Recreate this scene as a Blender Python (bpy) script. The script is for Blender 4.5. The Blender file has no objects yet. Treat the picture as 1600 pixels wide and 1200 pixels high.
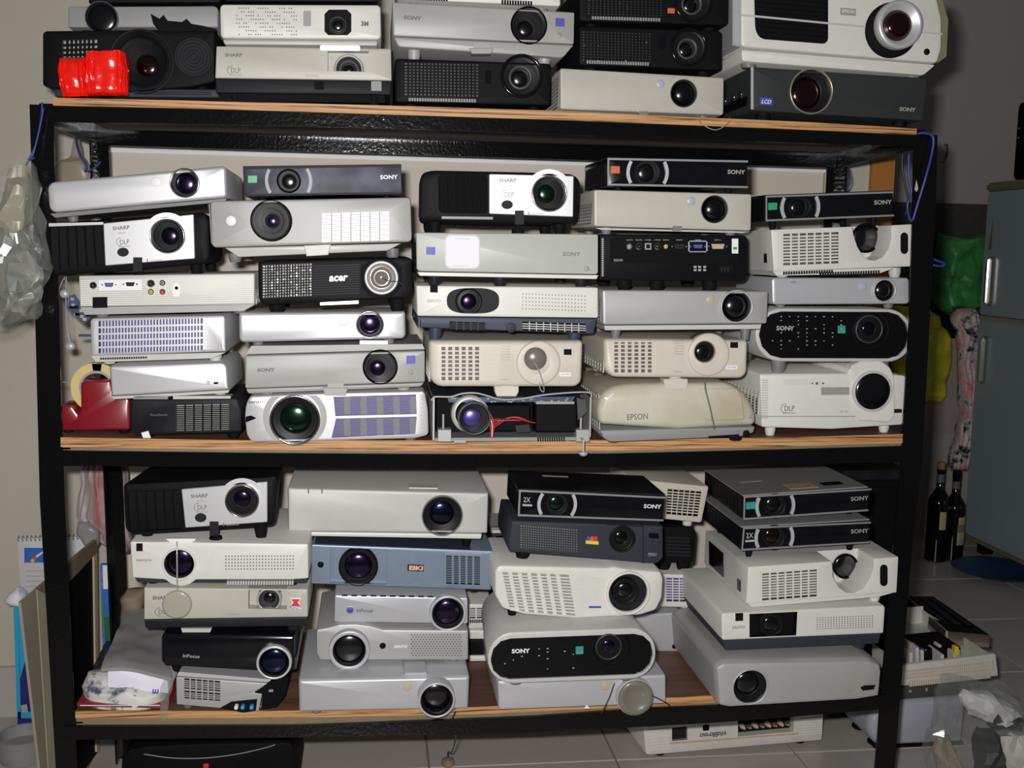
import bpy, bmesh, math, random
from mathutils import Vector, Matrix, noise
from mathutils.geometry import delaunay_2d_cdt
random.seed(7)
SC = bpy.context.scene
COL = SC.collection
# ------------------------------------------------------------------ camera
FPX = 1700.0
CP = Vector((0.5493, -1.869, 1.0805))
YAW, PIT, ROL = -0.1278, -0.1226, 0.0187
_F = Vector((-math.sin(YAW) * math.cos(PIT), math.cos(YAW) * math.cos(PIT), math.sin(PIT)))
_r = Vector((math.cos(YAW), math.sin(YAW), 0)); _u = _r.cross(_F)
_R = math.cos(ROL) * _r + math.sin(ROL) * _u
_U = -math.sin(ROL) * _r + math.cos(ROL) * _u
cam = bpy.data.cameras.new('camera'); cam.sensor_width = 36; cam.lens = 36 * FPX / 1600
cam.clip_start = 0.05; cam.clip_end = 60
co = bpy.data.objects.new('camera', cam); COL.objects.link(co)
co.matrix_world = Matrix(((_R.x, _U.x, -_F.x, CP.x), (_R.y, _U.y, -_F.y, CP.y), (_R.z, _U.z, -_F.z, CP.z), (0, 0, 0, 1)))
SC.camera = co
# ------------------------------------------------------------------ light
SC.view_settings.view_transform = 'Standard'; SC.view_settings.look = 'None'
SC.view_settings.exposure = 0.0; SC.view_settings.gamma = 1.0
SC.view_settings.use_curve_mapping = False
w = bpy.data.worlds.new('world'); SC.world = w; w.use_nodes = True
w.node_tree.nodes['Background'].inputs[0].default_value = (0.9, 0.95, 1.0, 1)
w.node_tree.nodes['Background'].inputs[1].default_value = 0.05
fl = bpy.data.lights.new('camera_flash', 'AREA'); fl.shape = 'RECTANGLE'; fl.size = 0.05; fl.size_y = 0.03
fl.energy = 36; fl.color = (1.0, 0.985, 0.97)
fo = bpy.data.objects.new('camera_flash', fl); COL.objects.link(fo)
fo.location = CP - _R * 0.045 + _U * 0.05 + _F * 0.01
_aim = Vector((0.62, 0, 0.82)) - fo.location
fo.rotation_euler = _aim.to_track_quat('-Z', 'Y').to_euler()

def ray(px, py): return _F + _R * ((px - 800) / FPX) - _U * ((py - 600) / FPX)
def at(px, py, Y):
    d = ray(px, py); return CP + d * ((Y - CP.y) / d.y)
def proj(P_):
    d = P_ - CP; k = FPX / d.dot(_F); return (800 + d.dot(_R) * k, 600 - d.dot(_U) * k)
def flr(px, py, z=0.0):
    d = ray(px, py); return CP + d * ((z - CP.z) / d.z)
def lerp(pl, x):
    if x <= pl[0][0]:
        (a, b), (c, d) = pl[0], pl[1]
    elif x >= pl[-1][0]:
        (a, b), (c, d) = pl[-2], pl[-1]
    else:
        for i in range(len(pl) - 1):
            if pl[i][0] <= x <= pl[i + 1][0]:
                (a, b), (c, d) = pl[i], pl[i + 1]; break
    return b + (d - b) * (x - a) / (c - a)
# ------------------------------------------------------------------ materials
MATS = {}
def mat(name, col, rough=0.5, metal=0.0, var=0.06, bump=0.0, scale=40.0, spec=0.5, coat=0.0, tint=None, alpha=None, dirt=None, dscale=6.0, damt=0.5):
    m = bpy.data.materials.new(name); m.use_nodes = True
    nt = m.node_tree; b = nt.nodes['Principled BSDF']
    tc = nt.nodes.new('ShaderNodeTexCoord'); nz = nt.nodes.new('ShaderNodeTexNoise')
    nz.inputs['Scale'].default_value = scale; nz.inputs['Detail'].default_value = 4
    nt.links.new(tc.outputs['Object'], nz.inputs['Vector'])
    mx = nt.nodes.new('ShaderNodeMix'); mx.data_type = 'RGBA'
    mx.inputs[6].default_value = (*[c * (1 - var) for c in col], 1)
    mx.inputs[7].default_value = (*[min(1, c * (1 + var)) for c in col], 1)
    nt.links.new(nz.outputs['Fac'], mx.inputs[0])
    out = mx.outputs[2]
    if dirt:
        n2 = nt.nodes.new('ShaderNodeTexNoise'); n2.inputs['Scale'].default_value = dscale; n2.inputs['Detail'].default_value = 6
        nt.links.new(tc.outputs['Object'], n2.inputs['Vector'])
        rp = nt.nodes.new('ShaderNodeMapRange'); rp.inputs[1].default_value = 0.45; rp.inputs[2].default_value = 0.7
        rp.inputs[4].default_value = damt
        nt.links.new(n2.outputs['Fac'], rp.inputs[0])
        m2 = nt.nodes.new('ShaderNodeMix'); m2.data_type = 'RGBA'; m2.inputs[7].default_value = (*dirt, 1)
        nt.links.new(rp.outputs[0], m2.inputs[0]); nt.links.new(out, m2.inputs[6]); out = m2.outputs[2]
    nt.links.new(out, b.inputs['Base Color'])
    b.inputs['Roughness'].default_value = rough; b.inputs['Metallic'].default_value = metal
    b.inputs['Specular IOR Level'].default_value = spec; b.inputs['Coat Weight'].default_value = coat
    b.inputs['Coat Roughness'].default_value = 0.08
    if tint: b.inputs['Specular Tint'].default_value = (*tint, 1)
    if alpha is not None: b.inputs['Alpha'].default_value = alpha
    if bump:
        bp = nt.nodes.new('ShaderNodeBump'); bp.inputs['Strength'].default_value = bump; bp.inputs['Distance'].default_value = 0.002
        nt.links.new(nz.outputs['Fac'], bp.inputs['Height']); nt.links.new(bp.outputs[0], b.inputs['Normal'])
    MATS[name] = m; return m
mat('white', (.66, .65, .60), .42, scale=60)
mat('lightgrey', (.50, .50, .47), .42)
mat('sgrey', (.44, .455, .41), .4)
mat('grey', (.36, .355, .34), .42, dirt=(.30, .29, .26), damt=.4)
mat('midgrey', (.25, .25, .25), .5)
mat('silver', (.47, .47, .49), .4, .22, var=.04, scale=300)
mat('silverdust', (.40, .40, .39), .45, .2, var=.05, scale=400, dirt=(.36, .34, .30), damt=.4)
mat('brightsilver', (.62, .62, .63), .36, .4, var=.03, scale=300)
mat('sharpsilver', (.60, .60, .61), .38, .5, var=.03, scale=400)
mat('beige', (.58, .54, .46), .42)
mat('cream', (.56, .54, .43), .22, coat=.5, dirt=(.36, .29, .16), dscale=7, damt=.55)
mat('black', (.006, .006, .007), .5, var=.2, bump=.05, scale=500, spec=.07)
mat('blackgloss', (.005, .0052, .007), .12, var=.3, coat=.2, spec=.3)
mat('blackdust', (.010, .010, .013), .45, var=.3, dirt=(.030, .030, .036), dscale=14, damt=.6, spec=.12)
mat('dustblue', (.035, .038, .055), .5, var=.3, dirt=(.13, .14, .19), dscale=16, damt=.7, spec=.25)
mat('brownunder', (.26, .23, .19), .6, var=.15)
mat('blackmat', (.005, .005, .006), .6, var=.2, spec=.06)
mat('dark', (.016, .016, .019), .5, spec=.12)
mat('darkgrey', (.035, .038, .050), .5, spec=.15)
mat('sonydark', (.032, .035, .036), .5, spec=.15)
mat('hole', (.005, .005, .006), .7, spec=.1)
mat('holepurple', (.09, .07, .26), .5, var=.2)
mat('palebeige', (.46, .44, .38), .45)
mat('lip', (.24, .25, .25), .5, .2)
mat('holebrown', (.10, .08, .07), .5, var=.7, scale=90)
mat('holegrey', (.30, .30, .28), .5, var=.4, scale=120)
mat('holewhite', (.92, .92, .88), .4)  # white vent floor, flash glare put into the colour
mat('navy', (.04, .05, .085), .5, spec=.3)
mat('blue', (.20, .25, .33), .42, .3)
mat('chrome', (.75, .75, .77), .12, 1.0, var=.02)
mat('rubber', (.007, .007, .007), .65, spec=.06)
mat('greyfoot', (.17, .17, .17), .5)
mat('labelblue', (.06, .07, .42), .5)
mat('labelgreen', (.02, .35, .13), .4, var=.4, scale=300)
mat('labelteal', (.03, .28, .26), .4)
mat('labelorange', (.55, .12, .03), .5, var=.4, scale=300)
mat('labelwhite', (.8, .8, .8), .5)
mat('labelred', (.65, .03, .03), .5)
mat('labelgrey', (.30, .30, .29), .5, var=.2, scale=200)
mat('dotblue', (.36, .43, .50), .35)
mat('dottan', (.50, .38, .26), .4)
mat('yellow', (.75, .55, .03), .5)
mat('inkgrey', (.12, .12, .12), .5)
mat('inkfaint', (.30, .30, .28), .5)
mat('inkwhite', (.85, .85, .85), .4)
mat('eikiorange', (.80, .45, .30), .4)
mat('inkdim', (.38, .37, .33), .45)
mat('gl_plain', (.002, .002, .003), .17, spec=.9)
mat('gl_purple', (.0015, .001, .004), .16, spec=1, tint=(.62, .42, 1))
mat('gl_blue', (.001, .001, .005), .15, spec=1, tint=(.4, .5, 1))
mat('gl_green', (.001, .003, .002), .14, spec=1, tint=(.5, 1, .6))
mat('gl_red', (.005, .001, .001), .12, spec=1, tint=(1, .7, .65))
mat('gl_bright', (.10, .07, .32), .25, .6, spec=1, coat=1)
mat('capgrey', (.17, .15, .13), .25, coat=.6, var=.2)
mat('capclear', (.42, .40, .33), .3, coat=.4, alpha=.85)
mat('barrel', (.008, .008, .009), .4, var=.2, spec=.15)
mat('barrelgrey', (.07, .07, .075), .4, .3)
mat('goldrim', (.42, .40, .27), .3, .6)
mat('capdim', (.17, .16, .13), .3, coat=.4)
mat('holedim', (.022, .02, .02), .5, var=.8, scale=90)
mat('paint', (.004, .004, .004), .12, var=.3, bump=.2, scale=170, spec=.3)
mat('redplastic', (.22, .008, .016), .25, coat=.5)
mat('redtape', (.85, .012, .006), .22, coat=.6, var=.2, bump=.6, scale=60)
mat('tape', (.62, .47, .2), .4)
mat('cableblue', (.02, .04, .22), .4)
mat('cablegrey', (.3, .3, .3), .4)
mat('cableblack', (.01, .01, .01), .4)
mat('red', (.6, .02, .02), .4)
mat('orangewood', (.38, .15, .03), .5, var=.15, scale=12)
mat('green', (.05, .26, .07), .35, var=.4, bump=.8, scale=30)
mat('yellowbag', (.75, .68, .03), .25, var=.35, bump=.5, scale=16)
mat('fridge', (.30, .37, .40), .35, var=.05)
mat('olive', (.20, .19, .10), .5)
mat('bottle', (.002, .003, .002), .06, spec=.4)
mat('cork', (.30, .16, .06), .5)
mat('paperyellow', (.45, .40, .14), .5)
mat('beigeboard', (.30, .265, .20), .6, var=.1, scale=20)
mat('beigeedge', (.42, .39, .27), .6)
mat('brownboard', (.20, .15, .10), .6, var=.2)
mat('bagclear', (.42, .44, .40), .12, spec=1, coat=.6, alpha=.15, bump=1.0, scale=20)
mat('foil', (.62, .64, .60), .3, .9, var=.3)
mat('bagbrown', (.34, .30, .22), .35, alpha=.8, bump=.8, scale=25)
mat('baggrey', (.26, .25, .25), .32, var=.15, bump=.6, scale=20)
mat('paper', (.78, .76, .86), .6, var=.03)
mat('pagewhite', (.60, .60, .60), .6)
mat('cyan', (.02, .36, .62), .4)
mat('picblue', (.03, .13, .55), .4)
mat('deepblue', (.02, .02, .16), .35, var=.4)
mat('pcb', (.03, .06, .12), .4, var=.5, scale=120)
mat('pcbgreen', (.02, .12, .05), .4)
mat('whiteplastic', (.62, .59, .54), .45, var=.12)
mat('greytank', (.36, .37, .42), .4)
mat('panelwhite', (.64, .56, .48), .6, var=.03, scale=8)
mat('basin', (.02, .06, .14), .4)
def wallmat(name, a, b, sc, rough=.7, bump=.1):
    m = mat(name, a, rough, var=.04, scale=sc, bump=bump, dirt=b, dscale=1.6, damt=.5); return m
wallmat('wallpaint', (.50, .46, .385), (.44, .40, .33), 25)
wallmat('farwall', (.42, .38, .36), (.36, .33, .32), 25)
wallmat('tilefloor', (.45, .41, .375), (.38, .35, .33), 8, .3, .02)
wallmat('tilewall', (.42, .35, .34), (.36, .30, .29), 8, .3, .02)
mat('grout', (.20, .18, .165), .8)
mat('darkpanel', (.05, .047, .042), .6, var=.3)
# streaked plywood edge, brown boards
def wood(name, c1, c2, c3, sz):
    m = bpy.data.materials.new(name); m.use_nodes = True; nt = m.node_tree; b = nt.nodes['Principled BSDF']
    tc = nt.nodes.new('ShaderNodeTexCoord'); mp = nt.nodes.new('ShaderNodeMapping'); mp.inputs['Scale'].default_value = sz
    nz = nt.nodes.new('ShaderNodeTexNoise'); nz.inputs['Scale'].default_value = 1; nz.inputs['Detail'].default_value = 8; nz.inputs['Roughness'].default_value = .65
    nt.links.new(tc.outputs['Object'], mp.inputs[0]); nt.links.new(mp.outputs[0], nz.inputs['Vector'])
    cr = nt.nodes.new('ShaderNodeValToRGB'); e = cr.color_ramp.elements
    e[0].position = .40; e[0].color = (*c1, 1); e[1].position = .68; e[1].color = (*c3, 1)
    k = e.new(.48); k.color = (*c2, 1)
    nt.links.new(nz.outputs['Fac'], cr.inputs[0]); nt.links.new(cr.outputs[0], b.inputs['Base Color'])
    b.inputs['Roughness'].default_value = .55; MATS[name] = m
wood('plyedge', (.09, .028, .010), (.46, .22, .075), (.64, .40, .19), (5, 3, 300))
wood('plyface', (.10, .045, .03), (.15, .07, .045), (.19, .10, .07), (2, 14, 5))
wood('floral', (.02, .02, .025), (.62, .58, .58), (.75, .08, .14), (16, 16, 16))
wood('pinkbag', (.36, .12, .11), (.36, .27, .27), (.45, .44, .47), (34, 10, 2.5))
wood('printbag', (.08, .08, .14), (.60, .58, .54), (.68, .66, .62), (22, 22, 30))
wood('poster', (.03, .20, .05), (.05, .12, .5), (.5, .6, .62), (2, 2, 5))
# ------------------------------------------------------------------ mesh helpers
def addobj(name, bm, mats, parent=None, smooth=35, label=None):
    if smooth:
        lim = math.radians(smooth)
        for e in bm.edges:
            if len(e.link_faces) != 2 or e.calc_face_angle(9) > lim or any(f.tag for f in e.link_faces) and not all(f.tag for f in e.link_faces): e.smooth = False
        for f in bm.faces: f.smooth = True
    me = bpy.data.meshes.new(name); bm.to_mesh(me); bm.free()
    for mname in (mats if isinstance(mats, (list, tuple)) else [mats]): me.materials.append(MATS[mname])
    o = bpy.data.objects.new(name, me); COL.objects.link(o)
    if parent: o.parent = parent
    if label: o['label'] = label
    return o
def tag(o, label, cat, group=None, kind=None):
    if label: o['label'] = label
    if cat: o['category'] = cat
    if group: o['group'] = group
    if kind: o['kind'] = kind
    return o
def empty(name, M):
    o = bpy.data.objects.new(name, None); COL.objects.link(o); o.empty_display_size = .05
    o.matrix_world = M if isinstance(M, Matrix) else Matrix.Translation(M); return o
def bm_loops(bm, loops, mi=0, cap0=True, cap1=True):
    vs = [[bm.verts.new(p) for p in L] for L in loops]; n = len(loops[0])
    for a, b in zip(vs, vs[1:]):
        for i in range(n):
            f = bm.faces.new((a[i], a[(i + 1) % n], b[(i + 1) % n], b[i])); f.material_index = mi
    if cap0: bm.faces.new(vs[0]).material_index = mi
    if cap1: bm.faces.new(vs[-1]).material_index = mi
    return vs
def bm_box(bm, x0, x1, y0, y1, z0, z1, mi=0):
    bm_loops(bm, [[(x0, y, z0), (x1, y, z0), (x1, y, z1), (x0, y, z1)] for y in (y0, y1)], mi)
def bm_lathe(bm, c, prof, n=36, mi=0, close=False):
    """profile (r, y) turned about the local y axis through c=(x, z)"""
    prev = None
    for r, y in prof:
        if r <= 1e-6: L = [bm.verts.new((c[0], y, c[1]))]
        else: L = [bm.verts.new((c[0] + r * math.cos(2 * math.pi * i / n), y, c[1] + r * math.sin(2 * math.pi * i / n))) for i in range(n)]
        if prev:
            for i in range(n):
                j = (i + 1) % n
                if len(prev) == 1 and len(L) == 1: break
                if len(prev) == 1: f = bm.faces.new((prev[0], L[j], L[i]))
                elif len(L) == 1: f = bm.faces.new((prev[i], prev[j], L[0]))
                else: f = bm.faces.new((prev[i], prev[j], L[j], L[i]))
                f.material_index = mi
        prev = L
def bm_tube(bm, pts, r, n=7):
    pts = [Vector(p) for p in pts]; loops = []
    for i, p in enumerate(pts):
        t = (pts[min(i + 1, len(pts) - 1)] - pts[max(i - 1, 0)]).normalized()
        a = t.cross(Vector((0.13, 1, 0.21))).normalized(); b = t.cross(a)
        loops.append([p + (a * math.cos(2 * math.pi * k / n) + b * math.sin(2 * math.pi * k / n)) * r for k in range(n)])
    bm_loops(bm, loops)
def curve(pts, k=6):
    P = [Vector(p) for p in pts]; P = [P[0] * 2 - P[1]] + P + [P[-1] * 2 - P[-2]]; out = []
    for i in range(1, len(P) - 2):
        for s in range(k):
            t = s / k; a, b, c, d = P[i - 1:i + 3]
            out.append(.5 * ((2 * b) + (c - a) * t + (2 * a - 5 * b + 4 * c - d) * t * t + (3 * b - a - 3 * c + d) * t ** 3))
    return out + [P[-2]]
def area2(p): return sum(p[i][0] * p[(i + 1) % len(p)][1] - p[(i + 1) % len(p)][0] * p[i][1] for i in range(len(p)))
def ccw(p): return p if area2(p) > 0 else p[::-1]
def inset(p, d):
    n = len(p); out = []
    for i in range(n):
        a, b, c = Vector(p[i - 1]), Vector(p[i]), Vector(p[(i + 1) % n])
        e1 = (b - a).normalized(); e2 = (c - b).normalized()
        n1 = Vector((-e1.y, e1.x)); n2 = Vector((-e2.y, e2.x)); m = n1 + n2
        m = m / max(.3, m.length_squared) * 2
        out.append(b + m * d)
    return out
def rounded(p, r, seg=4):
    n = len(p); out = []
    rs = r if isinstance(r, (list, tuple)) else [r] * n
    for i in range(n):
        a, b, c = Vector(p[i - 1]), Vector(p[i]), Vector(p[(i + 1) % n])
        la, lc = (a - b).length, (c - b).length; rr = min(max(rs[i], 1e-4), .49 * la, .49 * lc)
        s = b + (a - b) / la * rr; e = b + (c - b) / lc * rr
        for k in range(seg + 1):
            t = k / seg; w0, w1, w2 = (1 - t) ** 2, 1.4142 * t * (1 - t), t * t; out.append((s * w0 + b * w1 + e * w2) / (w0 + w1 + w2))
    return out
def circle(c, r, n=32): return [Vector((c[0] + r * math.cos(2 * math.pi * i / n), c[1] + r * math.sin(2 * math.pi * i / n))) for i in range(n)]
TXT = {}
def text_mesh(s, bold=0.0, italic=0.0):
    cu = bpy.data.curves.new('logo', 'FONT'); cu.body = s; cu.size = 1; cu.extrude = .03; cu.offset = bold; cu.shear = italic
    cu.align_x = 'CENTER'; cu.align_y = 'CENTER'; cu.resolution_u = 2
    ob = bpy.data.objects.new('t', cu); me = bpy.data.meshes.new_from_object(ob)
    bpy.data.objects.remove(ob); return me
# ------------------------------------------------------------------ rack geometry from the photograph
PLY = {
 'top': ([(83, 153), (320, 158), (600, 165), (860, 173), (1260, 191), (1432, 201)], [(83, 165), (320, 170), (600, 179), (860, 187), (1260, 203), (1432, 211)]),
 'mid': ([(95, 683), (400, 688), (700, 688), (960, 687), (1240, 683), (1410, 678)], [(95, 698), (400, 703), (700, 705), (960, 704), (1240, 697), (1410, 692)]),
 'low': ([(118, 1110), (440, 1110), (750, 1104), (1045, 1089), (1115, 1085), (1368, 1069)], [(118, 1122), (440, 1121), (750, 1115), (1045, 1101), (1115, 1097), (1368, 1081)])}
RAIL = {
 'top': ([(83, 166), (320, 171), (600, 180), (860, 188), (1260, 204), (1432, 212)], [(83, 191), (320, 194), (600, 201), (720, 204), (1000, 215), (1260, 224), (1432, 229)]),
 'mid': ([(95, 704), (400, 708), (700, 710), (960, 709), (1240, 702), (1410, 697)], [(100, 728), (400, 730), (620, 731), (940, 730), (1240, 726), (1400, 722)]),
 'low': ([(118, 1135), (480, 1134), (700, 1125), (820, 1121), (1000, 1108), (1140, 1102), (1300, 1094), (1370, 1087)], [(118, 1156), (420, 1153), (700, 1148), (820, 1145), (1000, 1136), (1140, 1128), (1300, 1115), (1370, 1109)])}
class Shelf:
    def __init__(s, key):
        s.pts = [(at(x, y, 0).x, at(x, y, 0).z) for x, y in PLY[key][0]]; s.name = key
    def ztop(s, X): return lerp(s.pts, X)
SH = {k: Shelf(k) for k in PLY}
RD = 0.40   # rack depth
# ------------------------------------------------------------------ projector builder
GAPS = []
class P:
    def __init__(s, label, quad, Y=0.02, on=None, d=.24, gap=None, name='projector', cat='projector', group=None, tilt=0.0):
        """quad: TL, TR, BR, BL of the front in the photograph; Y: depth of the front (left, right)"""
        TL, TR, BR, BL = quad; s.q4 = quad
        Y0, Y1 = (Y, Y) if not isinstance(Y, tuple) else Y
        A = at(*BL, Y0); B = at(*BR, Y1); s.ex = (B - A).normalized()
        s.ey = Vector((-s.ex.y, s.ex.x, 0)).normalized()
        s.ez = s.ex.cross(s.ey)
        s.o = A; s.d = d; s.on = on
        s.M = Matrix(((s.ex.x, s.ey.x, s.ez.x, A.x), (s.ex.y, s.ey.y, s.ez.y, A.y), (s.ex.z, s.ey.z, s.ez.z, A.z), (0, 0, 0, 1)))
        s.root = empty(name, s.M); tag(s.root, label, cat, group)
        s.W = (B - A).length; s.H = s.uv(*TL)[1]
        s.holes = []
        s.tl = s.M @ Vector((s.uv(*TL)[0], 0, s.uv(*TL)[1])); s.tr = s.M @ Vector((s.uv(*TR)[0], 0, s.uv(*TR)[1]))
        s.label = label; s.front = Y0
    def ztop(s, X): return s.tl.z + (s.tr.z - s.tl.z) * (X - s.tl.x) / (s.tr.x - s.tl.x)
    def uv(s, px, py, y=0.0):
        d = ray(px, py); o = s.o + s.ey * y; t = (o - CP).dot(s.ey) / d.dot(s.ey); p = CP + d * t - s.o
        return Vector((p.dot(s.ex), p.dot(s.ez)))
    def q(s, a, b):
        TL, TR, BR, BL = s.q4
        return tuple((TL[i] * (1 - a) + TR[i] * a) * (1 - b) + (BL[i] * (1 - a) + BR[i] * a) * b for i in (0, 1))
    def m(s, r): return r * (s.uv(s.q4[3][0] + 100, s.q4[3][1]) - s.uv(*s.q4[3])).length / 100
    def case(s, quad=None, r=4, mt='white', depth=None, bev=.003, y0=0.0, name='case', back=(0, 0, 0), nose=None, label=None, seg=4):
        """closed shell with real openings where holes are registered; back=(left, right, top) narrowing at the rear"""
        quad = quad or s.q4; depth = depth or s.d
        pts = ccw([s.uv(*p) for p in quad])
        if isinstance(r, (list, tuple)):
            rr = [s.m(k) for k in (r if area2([s.uv(*p) for p in quad]) > 0 else r[::-1])]
        else: rr = [s.m(r)] * len(pts)
        us = [p[0] for p in pts]; vs_ = [p[1] for p in pts]; u0, u1, v0, v1 = min(us), max(us), min(vs_), max(vs_)
        def L(ins, y, b=0):
            k = rounded(inset(pts, ins), [max(q - ins, .0004) for q in rr], seg)
            out = []
            for p in k:
                u, v = p; fu = (u - u0) / (u1 - u0); fv = (v - v0) / (v1 - v0)
                u = u + b * (back[0] * (1 - fu) - back[1] * fu); v = v - b * back[2] * fv
                out.append((u, y, v))
            return out
        nose = nose or [(0, bev), (bev * .3, bev * .3), (bev, 0)]
        loops = [L(i, y0 + y) for y, i in nose] + [L(0, y0 + depth - bev, 1), L(bev, y0 + depth, 1)]
        bm = bmesh.new(); vs = bm_loops(bm, loops, 0, cap0=False)
        mats = [mt]
        if not s.holes: bm.faces.new(vs[0]).tag = True
        else:
            polys = [[Vector((p[0], p[2])) for p in loops[0]]]; allv = list(vs[0])
            for h, dep, fm, wm in s.holes:
                h = ccw(h)[::-1]
                if fm not in mats: mats.append(fm)
                if (wm or mt) not in mats: mats.append(wm or mt)
                top = [bm.verts.new((p[0], y0, p[1])) for p in h]; bot = [bm.verts.new((p[0], y0 + dep, p[1])) for p in h]
                n = len(h)
                for i in range(n): bm.faces.new((top[i], top[(i + 1) % n], bot[(i + 1) % n], bot[i])).material_index = mats.index(wm or mt)
                bm.faces.new(bot).material_index = mats.index(fm)
                polys.append([Vector((p[0], p[1])) for p in h]); allv += top
            V2 = [q for pl in polys for q in pl]; E2 = []; k = 0
            for pl in polys: E2 += [(k + i, k + (i + 1) % len(pl)) for i in range(len(pl))]; k += len(pl)
            ov, oe, of, ovo, oeo, ofo = delaunay_2d_cdt(V2, E2, [], 0, 1e-6)
            mapv = [allv[o[0]] if o else bm.verts.new((v[0], y0, v[1])) for v, o in zip(ov, ovo)]
            def inside(pt, pl):
                c = False; j = len(pl) - 1
                for i in range(len(pl)):
                    if (pl[i][1] > pt[1]) != (pl[j][1] > pt[1]) and pt[0] < (pl[j][0] - pl[i][0]) * (pt[1] - pl[i][1]) / (pl[j][1] - pl[i][1]) + pl[i][0]: c = not c
                    j = i
                return c
            for t in of:
                g = (ov[t[0]] + ov[t[1]] + ov[t[2]]) / 3
                if inside(g, polys[0]) and not any(inside(g, pl) for pl in polys[1:]):
                    try: bm.faces.new([mapv[i] for i in t]).tag = True
                    except ValueError: pass
            s.holes = []
        bmesh.ops.recalc_face_normals(bm, faces=bm.faces)
        return addobj(name, bm, mats, s.root, label=label)
    def hole(s, quad, dep=.012, fm='hole', wm=None, r=0):
        p = [s.uv(*k) for k in quad]
        if r: p = rounded(p, s.m(r), 3)
        s.holes.append((p, dep, fm, wm))
    def chole(s, x, y, r, dep, fm='hole', wm=None): s.holes.append((circle(s.uv(x, y), s.m(r)), dep, fm, wm))
    def plate(s, quad, mt, name='label', t=.0008, r=0, y0=0.0, depth=None, label=None, parent=None, b=0):
        """a plate or block whose front is t proud of the face"""
        p = [s.uv(*k) for k in quad]
        if r: p = rounded(p, s.m(r), 4)
        bm = bmesh.new(); e = y0 + (depth if depth is not None else .0005)
        if b: bm_loops(bm, [[(k[0], y0 - t, k[1]) for k in inset(ccw(p), b)], [(k[0], y0 - t + b, k[1]) for k in ccw(p)], [(k[0], e, k[1]) for k in ccw(p)]])
        else: bm_loops(bm, [[(k[0], yy, k[1]) for k in p] for yy in (y0 - t, e)])
        bmesh.ops.recalc_face_normals(bm, faces=bm.faces)
        return addobj(name, bm, mt, parent or s.root, label=label)
    def rect(s, xa, ya, xb, yb, mt, name='label', **k):
        sl = (s.q4[2][1] - s.q4[3][1]) / (s.q4[2][0] - s.q4[3][0]) * (xb - xa) / 2
        return s.plate([(xa, ya - sl), (xb, ya + sl), (xb, yb + sl), (xa, yb - sl)], mt, name, **k)
    def disc(s, x, y, r, mt, name='sensor_window', t=.0008, y0=0.0):
        bm = bmesh.new(); c = s.uv(x, y); R = s.m(r)
        bm_lathe(bm, c, [(0, y0 - t), (R * .9, y0 - t), (R, y0 - t * .5), (R, y0 + .0005)], 20)
        return addobj(name, bm, mt, s.root)
    def text(s, st, x, y, wpx, mt='inkgrey', hpx=None, y0=0.0, bold=.01, italic=0, name='logo', flip=False, t=.0006):
        key = (st, bold, italic)
        if key not in TXT: TXT[key] = text_mesh(st, bold, italic)
        me = TXT[key].copy(); xs = [v.co.x for v in me.vertices]; ys = [v.co.y for v in me.vertices]
        c = s.uv(x, y); k = s.m(wpx) / (max(xs) - min(xs)); kz = k if hpx is None else s.m(hpx) / (max(ys) - min(ys))
        mx = (max(xs) + min(xs)) / 2; my = (max(ys) + min(ys)) / 2; f = -1 if flip else 1
        for v in me.vertices:
            a, b, z = v.co; v.co = (c[0] + f * (a - mx) * k, y0 - (t if z > 0 else -.0003), c[1] + f * (b - my) * kz)
        me.materials.clear(); me.materials.append(MATS[mt])
        o = bpy.data.objects.new(name, me); COL.objects.link(o); o.parent = s.root; return o
    def lens(s, x, y, R, ring='chrome', rw=.12, out=.004, g=.62, tint='plain', dep=.7, hole=True, off=(0, 0), barrel='barrel', y0=0.0, ribs=True, bulge=.24):
        c = s.uv(x, y, y0); R = s.m(R); ri = R * (1 - rw)
        D = dep * R if hole else out * .85
        b0 = y0 if hole else y0 - out
        if hole: s.holes.append((circle(c, R * (1 - rw / 2)), D + .004, 'hole', 'hole'))
        bm = bmesh.new()
        bm_lathe(bm, c, [(R, y0 + .0005), (R, y0 - out + .001), (R - .001, y0 - out), (ri + .001, y0 - out), (ri, y0 - out + .001), (ri, b0 + (D * .3 if hole else .003))], 40)
        rg = addobj('lens_ring', bm, ring, s.root)
        c2 = (c[0] + s.m(off[0]), c[1] - s.m(off[1])); Rg = R * g
        bm = bmesh.new(); n = 40; yb = b0 + D
        steps = 3 if ribs else 1
        prof = [(ri, b0 + D * .08, 0)]
        for k in range(1, steps + 1):
            a = k / steps; r_ = ri + (Rg - ri) * a
            prof.append((r_ + (ri - Rg) * .06 * (steps > 1), b0 + D * (.08 + .74 * (k - .35) / steps), a)); prof.append((r_, b0 + D * (.08 + .74 * (k - .35) / steps) - .0006, a))
        prof.append((Rg, yb, 1)); prof.append((0, yb, 1)); prev = None
        for r_, yy, a in prof:
            cc = (c[0] + (c2[0] - c[0]) * a, c[1] + (c2[1] - c[1]) * a)
            L = [bm.verts.new((cc[0] + max(r_, 1e-5) * math.cos(2 * math.pi * i / n), yy, cc[1] + max(r_, 1e-5) * math.sin(2 * math.pi * i / n))) for i in range(n)]
            if prev:
                for i in range(n): bm.faces.new((prev[i], prev[(i + 1) % n], L[(i + 1) % n], L[i]))
            prev = L
        ln = addobj('lens', bm, barrel, s.root); rg.parent = ln
        bm = bmesh.new(); Rg *= .97; base = b0 + D * .8
        bm_lathe(bm, c2, [(Rg, base)] + [(Rg * math.cos(t), base - Rg * bulge * math.sin(t)) for t in [math.pi / 2 * i / 7 for i in range(1, 7)]] + [(0, base - Rg * bulge)], 32)
        addobj('lens_glass', bm, 'gl_' + tint, ln)
        return c
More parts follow.
